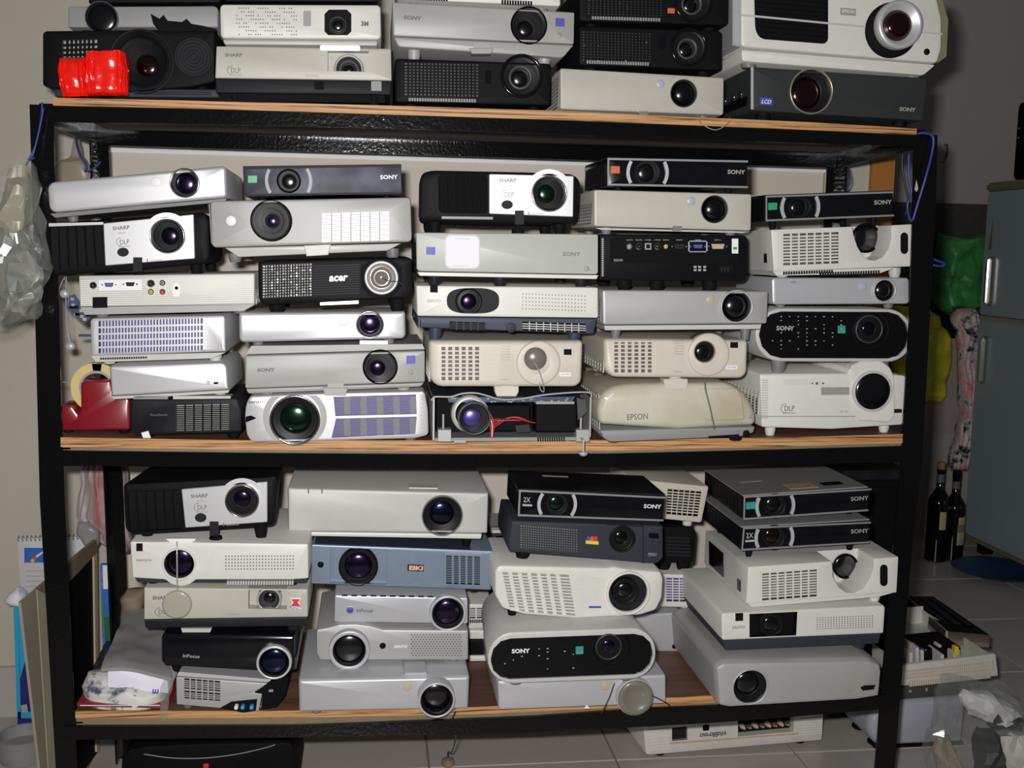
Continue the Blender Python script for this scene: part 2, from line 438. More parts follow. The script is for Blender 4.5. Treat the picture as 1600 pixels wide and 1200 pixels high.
    def vent(s, x0, y0, x1, y1, cols, rows, mt=None, fm='hole', bx=.35, by=.35, dep=.01, quad=None, name='vent_grille', hole=True, t=-.0006, sl=None):
        """opening with a real grille of crossing bars; bx, by = share of a cell taken by a bar"""
        if not quad:
            if sl is None: sl = (s.q4[2][1] - s.q4[3][1]) / (s.q4[2][0] - s.q4[3][0])
            k = sl * (x1 - x0) / 2; quad = [(x0, y0 - k), (x1, y0 + k), (x1, y1 + k), (x0, y1 - k)]
        Q = [s.uv(*p) for p in quad]
        if hole: s.holes.append((Q, dep, fm, fm)); ya, yb = -t, .003
        else:
            ya, yb = -.0012, 0
            s.plate(quad, fm, 'vent_back', t=.0003)
        def B(a, b): return (Q[0] * (1 - a) + Q[1] * a) * (1 - b) + (Q[3] * (1 - a) + Q[2] * a) * b
        bm = bmesh.new()
        def bar(a0, a1, b0, b1, o=0):
            p = [B(a0, b0), B(a1, b0), B(a1, b1), B(a0, b1)]
            bm_loops(bm, [[(k[0], yy, k[1]) for k in p] for yy in (ya + o, yb)], 0, True, False)
        if cols > 1:
            for i in range(1, cols): c = i / cols; h = bx / cols / 2; bar(c - h, c + h, 0, 1)
        if rows > 1:
            for i in range(1, rows): c = i / rows; h = by / rows / 2; bar(0, 1, c - h, c + h, .0002)
        bmesh.ops.recalc_face_normals(bm, faces=bm.faces)
        return addobj(name, bm, mt or 'white', s.root, smooth=0)
    def dots(s, x0, y0, x1, y1, cols, rows, r, mt='hole', stagger=False, sl=None, name='speaker_holes', keep=None):
        bm = bmesh.new(); 
        if sl is None: sl = (s.q4[2][1] - s.q4[3][1]) / (s.q4[2][0] - s.q4[3][0])
        R = s.m(r)
        for j in range(rows):
            for i in range(cols):
                if keep and not keep(i, j): continue
                x = x0 + (x1 - x0) * (i + (.5 if stagger and j % 2 else 0)) / (cols - 1); y = y0 + (y1 - y0) * j / (rows - 1) + sl * (x - (x0 + x1) / 2)
                c = s.uv(x, y); v = [bm.verts.new((c[0] + R * math.cos(k * math.pi / 3), -.0002, c[1] + R * math.sin(k * math.pi / 3))) for k in range(6)]
                cc = bm.verts.new((c[0], -.00005, c[1]))
                for k in range(6): bm.faces.new((v[k], v[(k + 1) % 6], cc))
        return addobj(name, bm, mt, s.root, smooth=0)
    def ribs(s, x0, y0, x1, y1, n, mt, vertical=False, t=.0008, frac=.35, name='ribbing', sl=None):
        bm = bmesh.new()
        if sl is None: sl = (s.q4[2][1] - s.q4[3][1]) / (s.q4[2][0] - s.q4[3][0])
        k = sl * (x1 - x0) / 2; Q = [s.uv(*p) for p in [(x0, y0 - k), (x1, y0 + k), (x1, y1 + k), (x0, y1 - k)]]
        def B(a, b): return (Q[0] * (1 - a) + Q[1] * a) * (1 - b) + (Q[3] * (1 - a) + Q[2] * a) * b
        for i in range(n):
            c = (i + .5) / n; h = frac / n
            p = [B(c - h, 0), B(c + h, 0), B(c + h, 1), B(c - h, 1)] if vertical else [B(0, c - h), B(1, c - h), B(1, c + h), B(0, c + h)]
            bm_loops(bm, [[(q_[0], yy, q_[1]) for q_ in p] for yy in (-t, .0004)])
        bmesh.ops.recalc_face_normals(bm, faces=bm.faces)
        return addobj(name, bm, mt, s.root, smooth=0)
    def sidevent(s, y0, y1, f0, f1, cols, rows, mt, fm='hole', x=0.0, bx=.4, by=.4, sgn=-1, name='side_vent'):
        """grille on the flank, y0..y1 metres behind the front, f0..f1 of the height"""
        bm = bmesh.new(); z0, z1 = s.H * f0, s.H * f1
        bm_box(bm, x + sgn * .0003, x + .001, y0, y1, z0, z1, 1)
        for i in range(cols + 1):
            c = y0 + (y1 - y0) * i / cols; h = (y1 - y0) / cols * bx / 2; bm_box(bm, x + sgn * .0014, x, c - h, c + h, z0, z1)
        for i in range(rows + 1):
            c = z0 + (z1 - z0) * i / rows; h = (z1 - z0) / rows * by / 2; bm_box(bm, x + sgn * .0012, x, y0, y1, c - h, c + h)
        bmesh.ops.recalc_face_normals(bm, faces=bm.faces)
        return addobj(name, bm, [mt, fm], s.root, smooth=0)
    def blk(s, name, x0, x1, y0, y1, z0, z1, mt, b=.0):
        bm = bmesh.new(); bm_box(bm, x0, x1, y0, y1, z0, z1); bmesh.ops.recalc_face_normals(bm, faces=bm.faces)
        if b: bmesh.ops.bevel(bm, geom=bm.edges[:], offset=b, segments=2, affect='EDGES')
        return addobj(name, bm, mt, s.root)
    def feet(s, on=None, mt='greyfoot', r=.010, fx=(.1, .9), fy=(.03, None), z=0.0, spots=None):
        on = on or s.on; fy = (fy[0], s.d - .04 if fy[1] is None else fy[1])
        sp = spots or [(s.W * a, b) for a in fx for b in fy]; gs = []
        for u, y in sp:
            wp = s.M @ Vector((u, y, z)); g = wp.z - on.ztop(wp.x); gs.append(round(g * 1000, 1)); g = max(g, .0008)
            bm = bmesh.new(); n = 14
            bm_loops(bm, [[(u + rr * math.cos(2 * math.pi * i / n), y + rr * math.sin(2 * math.pi * i / n), zz) for i in range(n)] for rr, zz in ((r * 1.1, z + .002), (r * 1.1, z - g * .5), (r * .85, z - g))])
            bmesh.ops.recalc_face_normals(bm, faces=bm.faces); addobj('foot', bm, mt, s.root)
        GAPS.append((s.label[:40], gs))
def zy(key, px, py, gap=.004):
    """depth at which a thing whose lower edge shows at px, py stands gap above the shelf board"""
    a, b = -.08, .4
    f = lambda Y: at(px, py, Y).z - SH[key].ztop(at(px, py, Y).x) - gap
    fa = f(a)
    for _ in range(40):
        c = (a + b) / 2
        if (f(c) > 0) == (fa > 0): a = c
        else: b = c
    return (a + b) / 2
exec_order = []
# ================================================================== SETTING
def plane_box(name, x0, x1, y0, y1, z0, z1, mt, kind='structure', parent=None):
    bm = bmesh.new(); bm_box(bm, x0, x1, y0, y1, z0, z1); bmesh.ops.recalc_face_normals(bm, faces=bm.faces)
    o = addobj(name, bm, mt, parent, smooth=0)
    if kind: o['kind'] = kind
    return o
WY = .64
XE = at(1384, 300, WY).x
FY = 2.1          # far wall
floor = plane_box('floor', -1.6, 4.2, -2.6, FY + .1, -.05, -.004, 'grout')
# floor tiles, 40 cm, as far as they show
tb = None; ts = .4
for i in range(-3, 10):
    for j in range(-1, 9):
        x0, y0 = -.13 + i * ts, -.1 + j * ts
        if x0 > 4.1 or y0 > FY: continue
        if x0 < XE and y0 > WY: continue
        if tb is None:
            bm = bmesh.new(); bm_box(bm, 0, ts - .004, 0, ts - .004, -.006, 0); bmesh.ops.recalc_face_normals(bm, faces=bm.faces)
            bmesh.ops.bevel(bm, geom=bm.edges[:], offset=.001, segments=1, affect='EDGES')
            o = addobj('tile', bm, 'tilefloor', floor, smooth=0); tb = o.data
        else:
            o = bpy.data.objects.new('tile', tb); COL.objects.link(o); o.parent = floor
        o.location = (x0, y0, 0)
plane_box('wall_back', -1.6, XE, WY, WY + .12, -.004, 2.7, 'wallpaint')
plane_box('wall_left', -1.72, -1.6, -2.6, WY + .12, -.004, 2.7, 'wallpaint')
plane_box('wall_right', 4.2, 4.32, -2.6, FY + .1, -.004, 2.7, 'farwall')
wf = plane_box('wall_far', XE - .6, 4.2, FY, FY + .12, -.004, 2.7, 'farwall')
plane_box('wall_passage', XE - .6, XE - .48, WY + .12, FY, -.004, 2.7, 'farwall')
sk = plane_box('baseboard_back', -1.6, XE, WY - .012, WY, 0, .118, 'tilefloor')
plane_box('trim_1', at(1361, 300, WY - .015).x, XE + .012, WY - .015, WY + .135, 0, 2.4, 'orangewood')
# wall tiles of the far wall (dado up to the dark band)
zt_ = at(1460, 524, FY).z; tj = at(1460, 678, FY).z
xs = [XE - .1 + k * .42 for k in range(7)]
tm = None
for r_, (za, zb) in enumerate([(0, tj - .45), (tj - .45, tj), (tj, zt_ + .25)]):
    tm = None
    for x in xs:
        if za < 0: continue
        if tm is None:
            bm = bmesh.new(); bm_box(bm, 0, .416, 0, .01, za + .003, zb - .001); bmesh.ops.recalc_face_normals(bm, faces=bm.faces)
            o = addobj('tile', bm, 'tilewall', wf, smooth=0); tm = o.data
        else:
            o = bpy.data.objects.new('tile', tm); COL.objects.link(o); o.parent = wf
        o.location = (x, FY - .01, 0)
# dark panel standing for an unidentified dark band above the tiles
a = at(1400, 478, FY - .06); b = at(1600, 318, FY - .06)
bm = bmesh.new(); bm_box(bm, a.x - .2, b.x + .5, FY - .05, FY - .0005, at(1470, 520, FY - .06).z, at(1500, 318, FY - .06).z)
addobj('trim_2', bm, 'darkpanel', smooth=0)['kind'] = 'structure'
# pale panel behind the rack
pl = empty('backing_panel', Vector((.6, WY - .03, 1.2)))
tag(pl, 'pale pinkish backing panel leaning on the wall behind the rack', 'panel')
x0 = at(172, 240, WY - .04).x; x1 = at(1291, 280, WY - .04).x; z1 = at(700, 243, WY - .04).z
bm = bmesh.new(); bm_box(bm, x0 - .6, x1 - .6, .0, .02, .02 - 1.2, z1 - 1.2); bmesh.ops.recalc_face_normals(bm, faces=bm.faces)
bmesh.ops.bevel(bm, geom=bm.edges[:], offset=.003, segments=1, affect='EDGES'); addobj('board', bm, 'panelwhite', pl)
bm = bmesh.new(); bm_box(bm, x0 - .6, x1 - .6, -.006, .0, z1 - 1.214, z1 - 1.2); addobj('edge_strip', bm, 'labelwhite', pl, smooth=0)
bm = bmesh.new()
for xx in (x0 + .05, x1 - .1): bm_box(bm, xx - .6, xx - .55, 0, .02, -1.2, .02 - 1.2)
addobj('foot', bm, 'midgrey', pl, smooth=0)

# ================================================================== RACK
rk = empty('shelving_rack', Vector((0, 0, 0)))
tag(rk, 'black painted angle iron shelving rack full of projectors', 'rack')
def post(outer, inner, sgn):
    """angle iron: flange in the front plane and flange running back"""
    bm = bmesh.new(); L = []
    zs = sorted({round(at(x, y, 0).z, 4) for x, y in outer}, reverse=True)
    fo_ = [(at(x, y, 0).z, at(x, y, 0).x) for x, y in outer][::-1]; fi_ = [(at(x, y, 0).z, at(x, y, 0).x) for x, y in inner][::-1]
    for z in zs + [0.0]:
        zz = max(z, 0); xo, xi = lerp(fo_, zz), lerp(fi_, zz); t = .004 * sgn
        L.append([(xo, 0, zz), (xi, 0, zz), (xi, .004, zz), (xo + t, .004, zz), (xo + t, .04, zz), (xo, .04, zz)])
    bm_loops(bm, L); bmesh.ops.recalc_face_normals(bm, faces=bm.faces)
    addobj('post', bm, 'paint', rk, smooth=0)
LO = [(46, 163), (50, 300), (62, 780), (87, 1200)]; LI = [(83, 163), (86, 300), (100, 780), (121, 1200)]
RO = [(1465, 211), (1463, 300), (1453, 500), (1441, 720), (1423, 880), (1398, 1200)]; RI = [(1428, 211), (1427, 300), (1421, 500), (1408, 720), (1394, 880), (1367, 1200)]
post(LO, LI, 1); post(RO, RI, -1)
zt0 = at(83, 166, 0).z; ztr = at(1432, 212, 0).z
rear = []
for (xa, xb, top, sg) in ((at(146, 260, RD).x, at(171, 260, RD).x, at(160, 200, RD).z, 1), (at(1290, 290, RD).x, at(1313, 290, RD).x, at(1300, 240, RD).z, -1)):
    bm = bmesh.new()
    xo, xi = (xa, xb) if sg > 0 else (xb, xa)
    L = [[(xo + dx, RD, z), (xi + dx, RD, z), (xi + dx, RD - .004, z), (xo + .004 * sg + dx, RD - .004, z), (xo + .004 * sg + dx, RD - .03, z), (xo + dx, RD - .03, z)] for z, dx in ((0, .018 if sg > 0 else 0), (top, 0))]
    bm_loops(bm, L); bmesh.ops.recalc_face_normals(bm, faces=bm.faces); addobj('post', bm, 'paint', rk, smooth=0); rear.append((xo, xi, top))
for key in ('top', 'mid', 'low'):
    tp, bt = RAIL[key]; x0 = {'top': 60, 'mid': 80, 'low': 100}[key]; x1 = {'top': 1448, 'mid': 1425, 'low': 1385}[key]
    bm = bmesh.new(); L = []
    for k in range(15):
        x = x0 + (x1 - x0) * k / 14; a = at(x, lerp(tp, x), -.003); b = at(x, lerp(bt, x), -.003); zc = SH[key].ztop(a.x)
        pt = at(x, lerp(PLY[key][1], x), 0).z
        L.append([(a.x, -.003, b.z), (a.x, -.003, a.z), (a.x, .04, a.z), (a.x, .04, a.z - .003), (a.x, .0, a.z - .003), (a.x, .0, b.z)])
    bm_loops(bm, L); bmesh.ops.recalc_face_normals(bm, faces=bm.faces); addobj('front_rail', bm, 'paint', rk, smooth=0)
    # the dusty ledge between board and rail front
    bx0, bx1 = at(x0, lerp(tp, x0), 0), at(x1, lerp(tp, x1), 0)
    # rear rail
    if key == 'top': pa, pb, h = at(150, 227, RD), at(1308, 263, RD), .030
    else:
        za = SH[key].ztop(bx0.x) - .022; zb_ = SH[key].ztop(bx1.x) - .022
        pa, pb, h = Vector((rear[0][0], RD, za - .03)), Vector((rear[1][0], RD, zb_ - .03)), .03
    bm = bmesh.new()
    bm_loops(bm, [[(p.x, RD - .003, p.z), (p.x, RD - .003, p.z + h), (p.x, RD - .035, p.z + h), (p.x, RD - .035, p.z + h - .003), (p.x, RD - .006, p.z + h - .003), (p.x, RD - .006, p.z)] for p in (pa, pb)])
    bmesh.ops.recalc_face_normals(bm, faces=bm.faces); addobj('rear_rail', bm, 'paint', rk, smooth=0)
    # side rails
    for (fx, sg, rp) in ((at(x0 + 14, 1, 0).x if False else bx0.x, 1, pa), (bx1.x, -1, pb)):
        fz = at(x0 if sg > 0 else x1, lerp(bt, x0 if sg > 0 else x1), 0).z
        bm = bmesh.new()
        bm_loops(bm, [[(x, y, z), (x, y, z + h), (x + .03 * sg, y, z + h), (x + .03 * sg, y, z + h - .003), (x + .003 * sg, y, z + h - .003), (x + .003 * sg, y, z)] for x, y, z in ((fx, .004, fz), (rp.x, RD - .01, rp.z))])
        bmesh.ops.recalc_face_normals(bm, faces=bm.faces); addobj('side_rail', bm, 'paint', rk, smooth=0)
# plywood boards
for key, lab in (('top', 'uppermost plywood shelf board with pale raw edge'), ('mid', 'middle plywood shelf board with striped raw edge'), ('low', 'lowest reddish brown plywood shelf board')):
    tp, bt = PLY[key]; bm = bmesh.new(); x0, x1 = tp[0][0], tp[-1][0]; V = []
    drop = {'top': .0, 'mid': 0, 'low': 0}[key]
    for k in range(25):
        x = x0 + (x1 - x0) * k / 24; a = at(x, lerp(tp, x), 0); b = at(x, lerp(bt, x), 0)
        V.append([bm.verts.new(p) for p in ((a.x, -.002, b.z), (a.x, -.002, a.z), (a.x, RD - .005, a.z), (a.x, RD - .005, b.z))])
    for p, n in zip(V, V[1:]):
        for i in range(4):
            f = bm.faces.new((p[i], p[(i + 1) % 4], n[(i + 1) % 4], n[i])); f.material_index = 0 if i == 0 else (2 if i == 3 else 1)
    bm.faces.new(V[0]); bm.faces.new(V[-1]); bmesh.ops.recalc_face_normals(bm, faces=bm.faces)
    # split into face layers: the board is one sheet of veneer layers
    tag(addobj('plywood_board', bm, ['plyedge', 'plyface', 'brownunder'], smooth=0), lab, 'shelf board', 'plywood boards of the rack')
    # packing strip under the board down to the rail
    if key != 'top':
        bm = bmesh.new(); L = []
        for k in range(25):
            x = x0 + (x1 - x0) * k / 24; b = at(x, lerp(bt, x), 0); c = at(x, lerp(RAIL[key][0], x), 0)
            L.append([(b.x, .004, c.z + .0005), (b.x, .004, b.z - .0003), (b.x, .03, b.z - .0003), (b.x, .03, c.z + .0005)])
        bm_loops(bm, L); bmesh.ops.recalc_face_normals(bm, faces=bm.faces); addobj('packing_strip', bm, 'brownboard', rk, smooth=0)
# ================================================================== PROJECTORS
GT, GM, GB = 'projectors on the top board', 'projectors stacked on the middle board', 'projectors stacked on the lowest board'
def pq(p, pts): return [p.q(*k) for k in pts]
def sony_mini(label, quad, Y, on, group, tint='plain', mark='labelgreen', marktxt='', face='blackgloss', top='dark', lx=.165, lr=26, d=.2, arcm='silver', lipm='lip', feet=True, logo='inkwhite', dusty=False, top_mat=None, lens_r=20):
    """flat ultraportable: gloss front strip between two silver lips, lens between two bright arcs"""
    p = P(label, quad, Y, on, d, group=group); h = quad[3][1] - quad[0][1]
    cx, cy = p.q(lx, .5)
    p.lens(cx, cy, lens_r, 'black', .1, .0015, .62, tint, .5, barrel='barrel')
    p.case(r=1.5, mt=face, bev=.0012)
    T = [p.q(0, -.0), p.q(1, 0), p.q(1, .07), p.q(0, .07)]
    Bq = [p.q(0, .93), p.q(1, .93), p.q(1, 1), p.q(0, 1)]
    p.plate(T, lipm, 'upper_lip', t=.0022, depth=.002); p.plate(Bq, lipm, 'lower_lip', t=.0022, depth=.002)
    p.plate([p.q(0, .05), p.q(.012, .05), p.q(.012, .95), p.q(0, .95)], lipm, 'end_lip', t=.0012)
    p.blk('top_cover', 0, p.W, .001, p.d, p.H - .0005, p.H + .0016, top_mat or top)
    c = p.uv(cx, cy); r0, r1 = p.m(lr + 6), p.m(lr + 11)
    vlim = .43 * p.H
    for sg in (-1, 1):                                  # bright arcs beside the lens
        bm = bmesh.new(); L = []; aa = math.asin(min(.95, vlim / r1))
        for k in range(13):
            a = -aa + 2 * aa * k / 12; ca, sa = math.cos(a) * sg, math.sin(a)
            L.append([(c[0] + r0 * ca, -.0003, c[1] + r0 * sa), (c[0] + r0 * ca, -.0026, c[1] + r0 * sa), (c[0] + r1 * ca, -.0026, c[1] + r1 * sa), (c[0] + r1 * ca, -.0003, c[1] + r1 * sa)])
        bm_loops(bm, L); bmesh.ops.recalc_face_normals(bm, faces=bm.faces); addobj('lens_arc', bm, arcm, p.root)
    mx, my = p.q(.058, .42); k = 6.5
    if mark: p.rect(mx - k - 1, my - k + 1, mx + k, my + k - 1, mark, 'sticker')
    if marktxt: p.text(marktxt, mx, my - 2, 11, 'inkdim', 8); p.rect(mx - 7, my + 5, mx + 8, my + 8, 'inkdim', 'caption_strip')
    tx, ty = p.q(.92, .42); p.text('SONY', tx, ty, 28, logo, bold=.02, hpx=6.5)
    p.blk('side_cover', -.0008, .0004, .006, p.d - .01, .003, p.H - .003, 'black')
    p.sidevent(.03, p.d - .03, .2, .8, 9, 4, 'blackmat')
    if feet: p.feet(mt='rubber', r=.006)
    return p
def sharp(label, quad, Y, on, group, sil, grille, lens, oval, t1, t2, foot, tint='plain', outline=None, off=(0, 0), arc=None, d=.23):
    """black body, louvred dark end and silver face round the lens"""
    p = P(label, quad, Y, on, d, group=group)
    lx, ly, lr = lens
    out = outline or quad
    g = [grille[0], grille[1], grille[2], grille[3]]
    p.hole(g, .006, 'hole', 'black', r=7)
    p.case(out, r=6, mt='black', bev=.006, back=(.01, .01, .006))
    # individual louvre blades
    n = 6; Q = [p.uv(*k) for k in g]
    def B(a, b): return (Q[0] * (1 - a) + Q[1] * a) * (1 - b) + (Q[3] * (1 - a) + Q[2] * a) * b
    for i in range(n):
        a0, a1 = (i + .06) / n, (i + .94) / n; bm = bmesh.new(); L = []
        for b in (.02, .25, .5, .75, .98):
            l, r_ = B(a0, b), B(a1, b); bow = .0015 * (1 - (2 * b - 1) ** 2)
            L.append([(l[0], .0035, l[1]), (l[0], .0012 - bow, l[1]), (l[0] * .85 + r_[0] * .15, .0002 - bow, l[1]), (r_[0], .0022 - bow, r_[1]), (r_[0], .0035, r_[1])])
        bm_loops(bm, L); bmesh.ops.recalc_face_normals(bm, faces=bm.faces); addobj('louvre', bm, 'blackmat', p.root)
    s_ = p.plate(sil, 'sharpsilver', 'front_panel', t=.003, depth=.001, r=2, b=.001)
    p.lens(lx, ly, lr, 'chrome', .1, .011, .5, tint, hole=False, off=off, y0=-.0028)
    c = p.uv(lx, ly)
    bm = bmesh.new(); L = []                        # raised hood arc over the lens
    for k in range(17):
        a = math.radians(38 + 104 * k / 16); r0, r1 = p.m(lr + 3), p.m(lr + 10)
        L.append([(c[0] + r0 * math.cos(a), -.0028, c[1] + r0 * math.sin(a)), (c[0] + r0 * math.cos(a), -.0065, c[1] + r0 * math.sin(a)), (c[0] + r1 * math.cos(a), -.0065, c[1] + r1 * math.sin(a)), (c[0] + r1 * math.cos(a), -.0028, c[1] + r1 * math.sin(a))])
    bm_loops(bm, L); bmesh.ops.recalc_face_normals(bm, faces=bm.faces); addobj('lens_hood', bm, 'sharpsilver', p.root)
    x, y = oval; o = [(x + 9 * math.cos(2 * math.pi * k / 20), y + 7 * math.sin(2 * math.pi * k / 20)) for k in range(20)]
    p.plate(o, 'dark', 'remote_sensor', t=.0042, y0=0)
    p.text('SHARP', *t1, 27, 'inkgrey', y0=-.003, bold=.02, hpx=6); p.text('xxxxx', t1[0] + 1, t1[1] + 8, 12, 'inkfaint', y0=-.003, hpx=2, name='fine_print')
    dlp(p, *t2, 20, y0=-.003)
    p.text('I', foot[0] + 15, foot[1] - 3, 1.6, 'inkgrey', 6, y0=-.003, name='arrow_mark'); p.text('ooooo', foot[0] + 29, foot[1] - 3, 20, 'inkfaint', 3, y0=-.003, name='fine_print')
    fx, fy = foot
    p.plate([(fx - 7, fy - 8), (fx + 7, fy - 8), (fx + 7, fy + 14), (fx - 7, fy + 14)], 'dark', 'foot_catch', t=.0048, depth=.01)
    kp = p.uv(fx, fy + 14); wp = p.M @ Vector((kp[0], .008, kp[1])); g_ = wp.z - on.ztop(wp.x)
    bm = bmesh.new(); n = 18; R = .011
    g_ = max(g_, .006)
    bm_loops(bm, [[(kp[0] + r_ * math.cos(2 * math.pi * i / n), .012 + r_ * math.sin(2 * math.pi * i / n), kp[1] - z) for i in range(n)] for r_, z in ((.004, -.006), (.004, g_ * .5), (R, g_ * .5), (R, g_ - .0004))])
    bmesh.ops.recalc_face_normals(bm, faces=bm.faces); addobj('foot', bm, 'rubber', p.root)
    return p
def dlp(p, x, y, w, mt='inkgrey', y0=0.0, plain=False):
    p.text('DLP', x + w * .12, y, w * .74, mt, w * .38, y0=y0, bold=0)
    c = p.uv(x - w * .2, y); R = p.m(w * .34); bm = bmesh.new(); L = []
    for k in range(13):
        a = math.radians(75 + 210 * k / 12); L.append([(c[0] + q * math.cos(a), yy, c[1] + q * math.sin(a)) for q, yy in ((R * .9, y0), (R * .9, y0 - .0004), (R, y0 - .0004), (R, y0))])
    bm_loops(bm, L); addobj('logo_ring', bm, mt, p.root)
    p.text('TEXAS INSTRUMENTS' if not plain else 'iiiiiiii', x + w * .1, y + w * .36, w, 'inkfaint', 2.2, y0=y0, bold=0, name='fine_print')
def nec(label, quad, Y, on, grid, disc, lens, cap, sq, lab, foot, side, text, tone='beige', group=GM):
    """beige body with square-hole end grille and a round lens turret that rises above the lid"""
    p = P(label, quad, Y, on, .24, group=group)
    x, y, R = disc
    p.hole([(grid[0], grid[1]), (grid[2], grid[1]), (grid[2], grid[3]), (grid[0], grid[3])], .012, 'holebrown', tone)
    p.case(r=[6, 6, 14, 20], mt=tone, bev=.006, nose=[(0, .006), (.002, .003), (.006, .0008), (.012, 0)])
    gx, gy, g2, g3 = grid
    p.vent(gx, gy, g2, g3, 6, 8, tone, hole=False, fm='holebrown') if False else None
    Q = [p.uv(*k) for k in ((gx, gy), (g2, gy), (g2, g3), (gx, g3))]
    bm = bmesh.new()
    def B(a, b): return (Q[0] * (1 - a) + Q[1] * a) * (1 - b) + (Q[3] * (1 - a) + Q[2] * a) * b
    def bar(a0, a1, b0, b1, y0_):
        q_ = [B(a0, b0), B(a1, b0), B(a1, b1), B(a0, b1)]; bm_loops(bm, [[(k[0], yy, k[1]) for k in q_] for yy in (y0_, .006)])
    for i in range(1, 7): bar((i - .46) / 6 - 1 / 12 + .0, (i - .08) / 6 - 1 / 12, 0, 1, .0016) if False else bar(i / 6 - .07, i / 6 + .0, 0, 1, .0012)
    for i in range(1, 8): bar(0, 1, i / 8 - .022, i / 8 + .022, .0)
    bmesh.ops.recalc_face_normals(bm, faces=bm.faces); addobj('vent_grille', bm, tone, p.root, smooth=0)
    p.ribs(g2 + 2, gy, g2 + 27, g3, 8, tone, t=.0009, frac=.42)
    c = p.uv(x, y); Rm = p.m(R); bm = bmesh.new()
    bm_lathe(bm, c, [(0, .03), (Rm, .03), (Rm, -.001), (Rm - .001, -.003), (Rm * .9, -.004), (p.m(lens[2]) + .001, -.0015), (p.m(lens[2]), -.0015)], 48)
    addobj('lens_turret', bm, 'beige' if tone == 'beige' else 'white', p.root)
    lx, ly, lr = lens
    if cap:
        cc = p.uv(lx, ly); r = p.m(lr); bm = bmesh.new()
        bm_lathe(bm, cc, [(r, -.001), (r, -.005), (r * .92, -.008), (r * .6, -.011), (0, -.0125)], 32); addobj('lens_cap', bm, 'capgrey', p.root)
        pts = curve([p.M @ Vector((u, yy, v)) for u, yy, v in ((cc[0] - .003, -.0125, cc[1] - .004), (cc[0] + .006, -.014, cc[1] - .022), (cc[0] + .013, -.011, cc[1] - .042), (cc[0] + .015, -.008, cc[1] - .056), (cc[0] + .009, -.006, cc[1] - .052), (cc[0] + .008, -.006, cc[1] - .04))], 5)
        Mi = p.M.inverted(); bm = bmesh.new(); bm_tube(bm, [Mi @ q_ for q_ in pts], .0009); addobj('cap_cord', bm, 'cablegrey', p.root)
    else: p.lens(lx, ly, lr, 'white', .1, .008, .62, 'plain', hole=False, off=(-2, 1), y0=-.0012)
    p.rect(sq[0] - 6, sq[1] - 4.5, sq[0] + 6, sq[1] + 4.5, 'hole', 'remote_sensor')
    p.rect(lab[0] - 9, lab[1] - 3, lab[0] + 9, lab[1] + 3, 'labelwhite', 'sticker', r=1); p.text('PJ:AAMBJ', lab[0], lab[1], 13, 'inkfaint', 3, y0=-.0008, bold=0, name='fine_print')
    for k, t in enumerate(['CAUTION: DO NOT', 'STARE INTO THE', 'LENS LAMP IS ON', 'KEEP CLEAR OF', 'EXHAUST VENTS', 'NO OBJECTS HERE'] if False else ['iiiiiiiiii', 'iiiiiii', 'iiiiiiii', 'iiiiii', 'iiiiiiii', 'iiiii']):
        p.text(t, text[0], text[1] + k * 4.2, 16 - (k % 3) * 2, 'inkfaint', 1.8, bold=0, name='fine_print')
    p.text('HDMI', text[0] - 2, grid[3] - 1, 12, 'inkfaint', 2.5, bold=0, name='fine_print')
    p.plate([(foot[0] - 19, foot[1] - 8), (foot[0] + 19, foot[1] - 8), (foot[0] + 19, foot[1] + 1), (foot[0] + 15, foot[1] + 8), (foot[0] - 15, foot[1] + 8), (foot[0] - 18, foot[1] + 1)], tone, 'foot_bracket', t=.004, depth=.02, b=.001)
    p.rect(foot[0] - 9, foot[1] - 9, foot[0] + 10, foot[1] - 1, tone, 'foot_button', t=.0052, r=1)
    p.sidevent(.012, .20, .12, .92, 8, 8, tone, 'holegrey', bx=.3)
    p.feet(mt=tone, spots=[(p.W * .5, .012), (p.W * .12, .2), (p.W * .9, .2)])
    return p
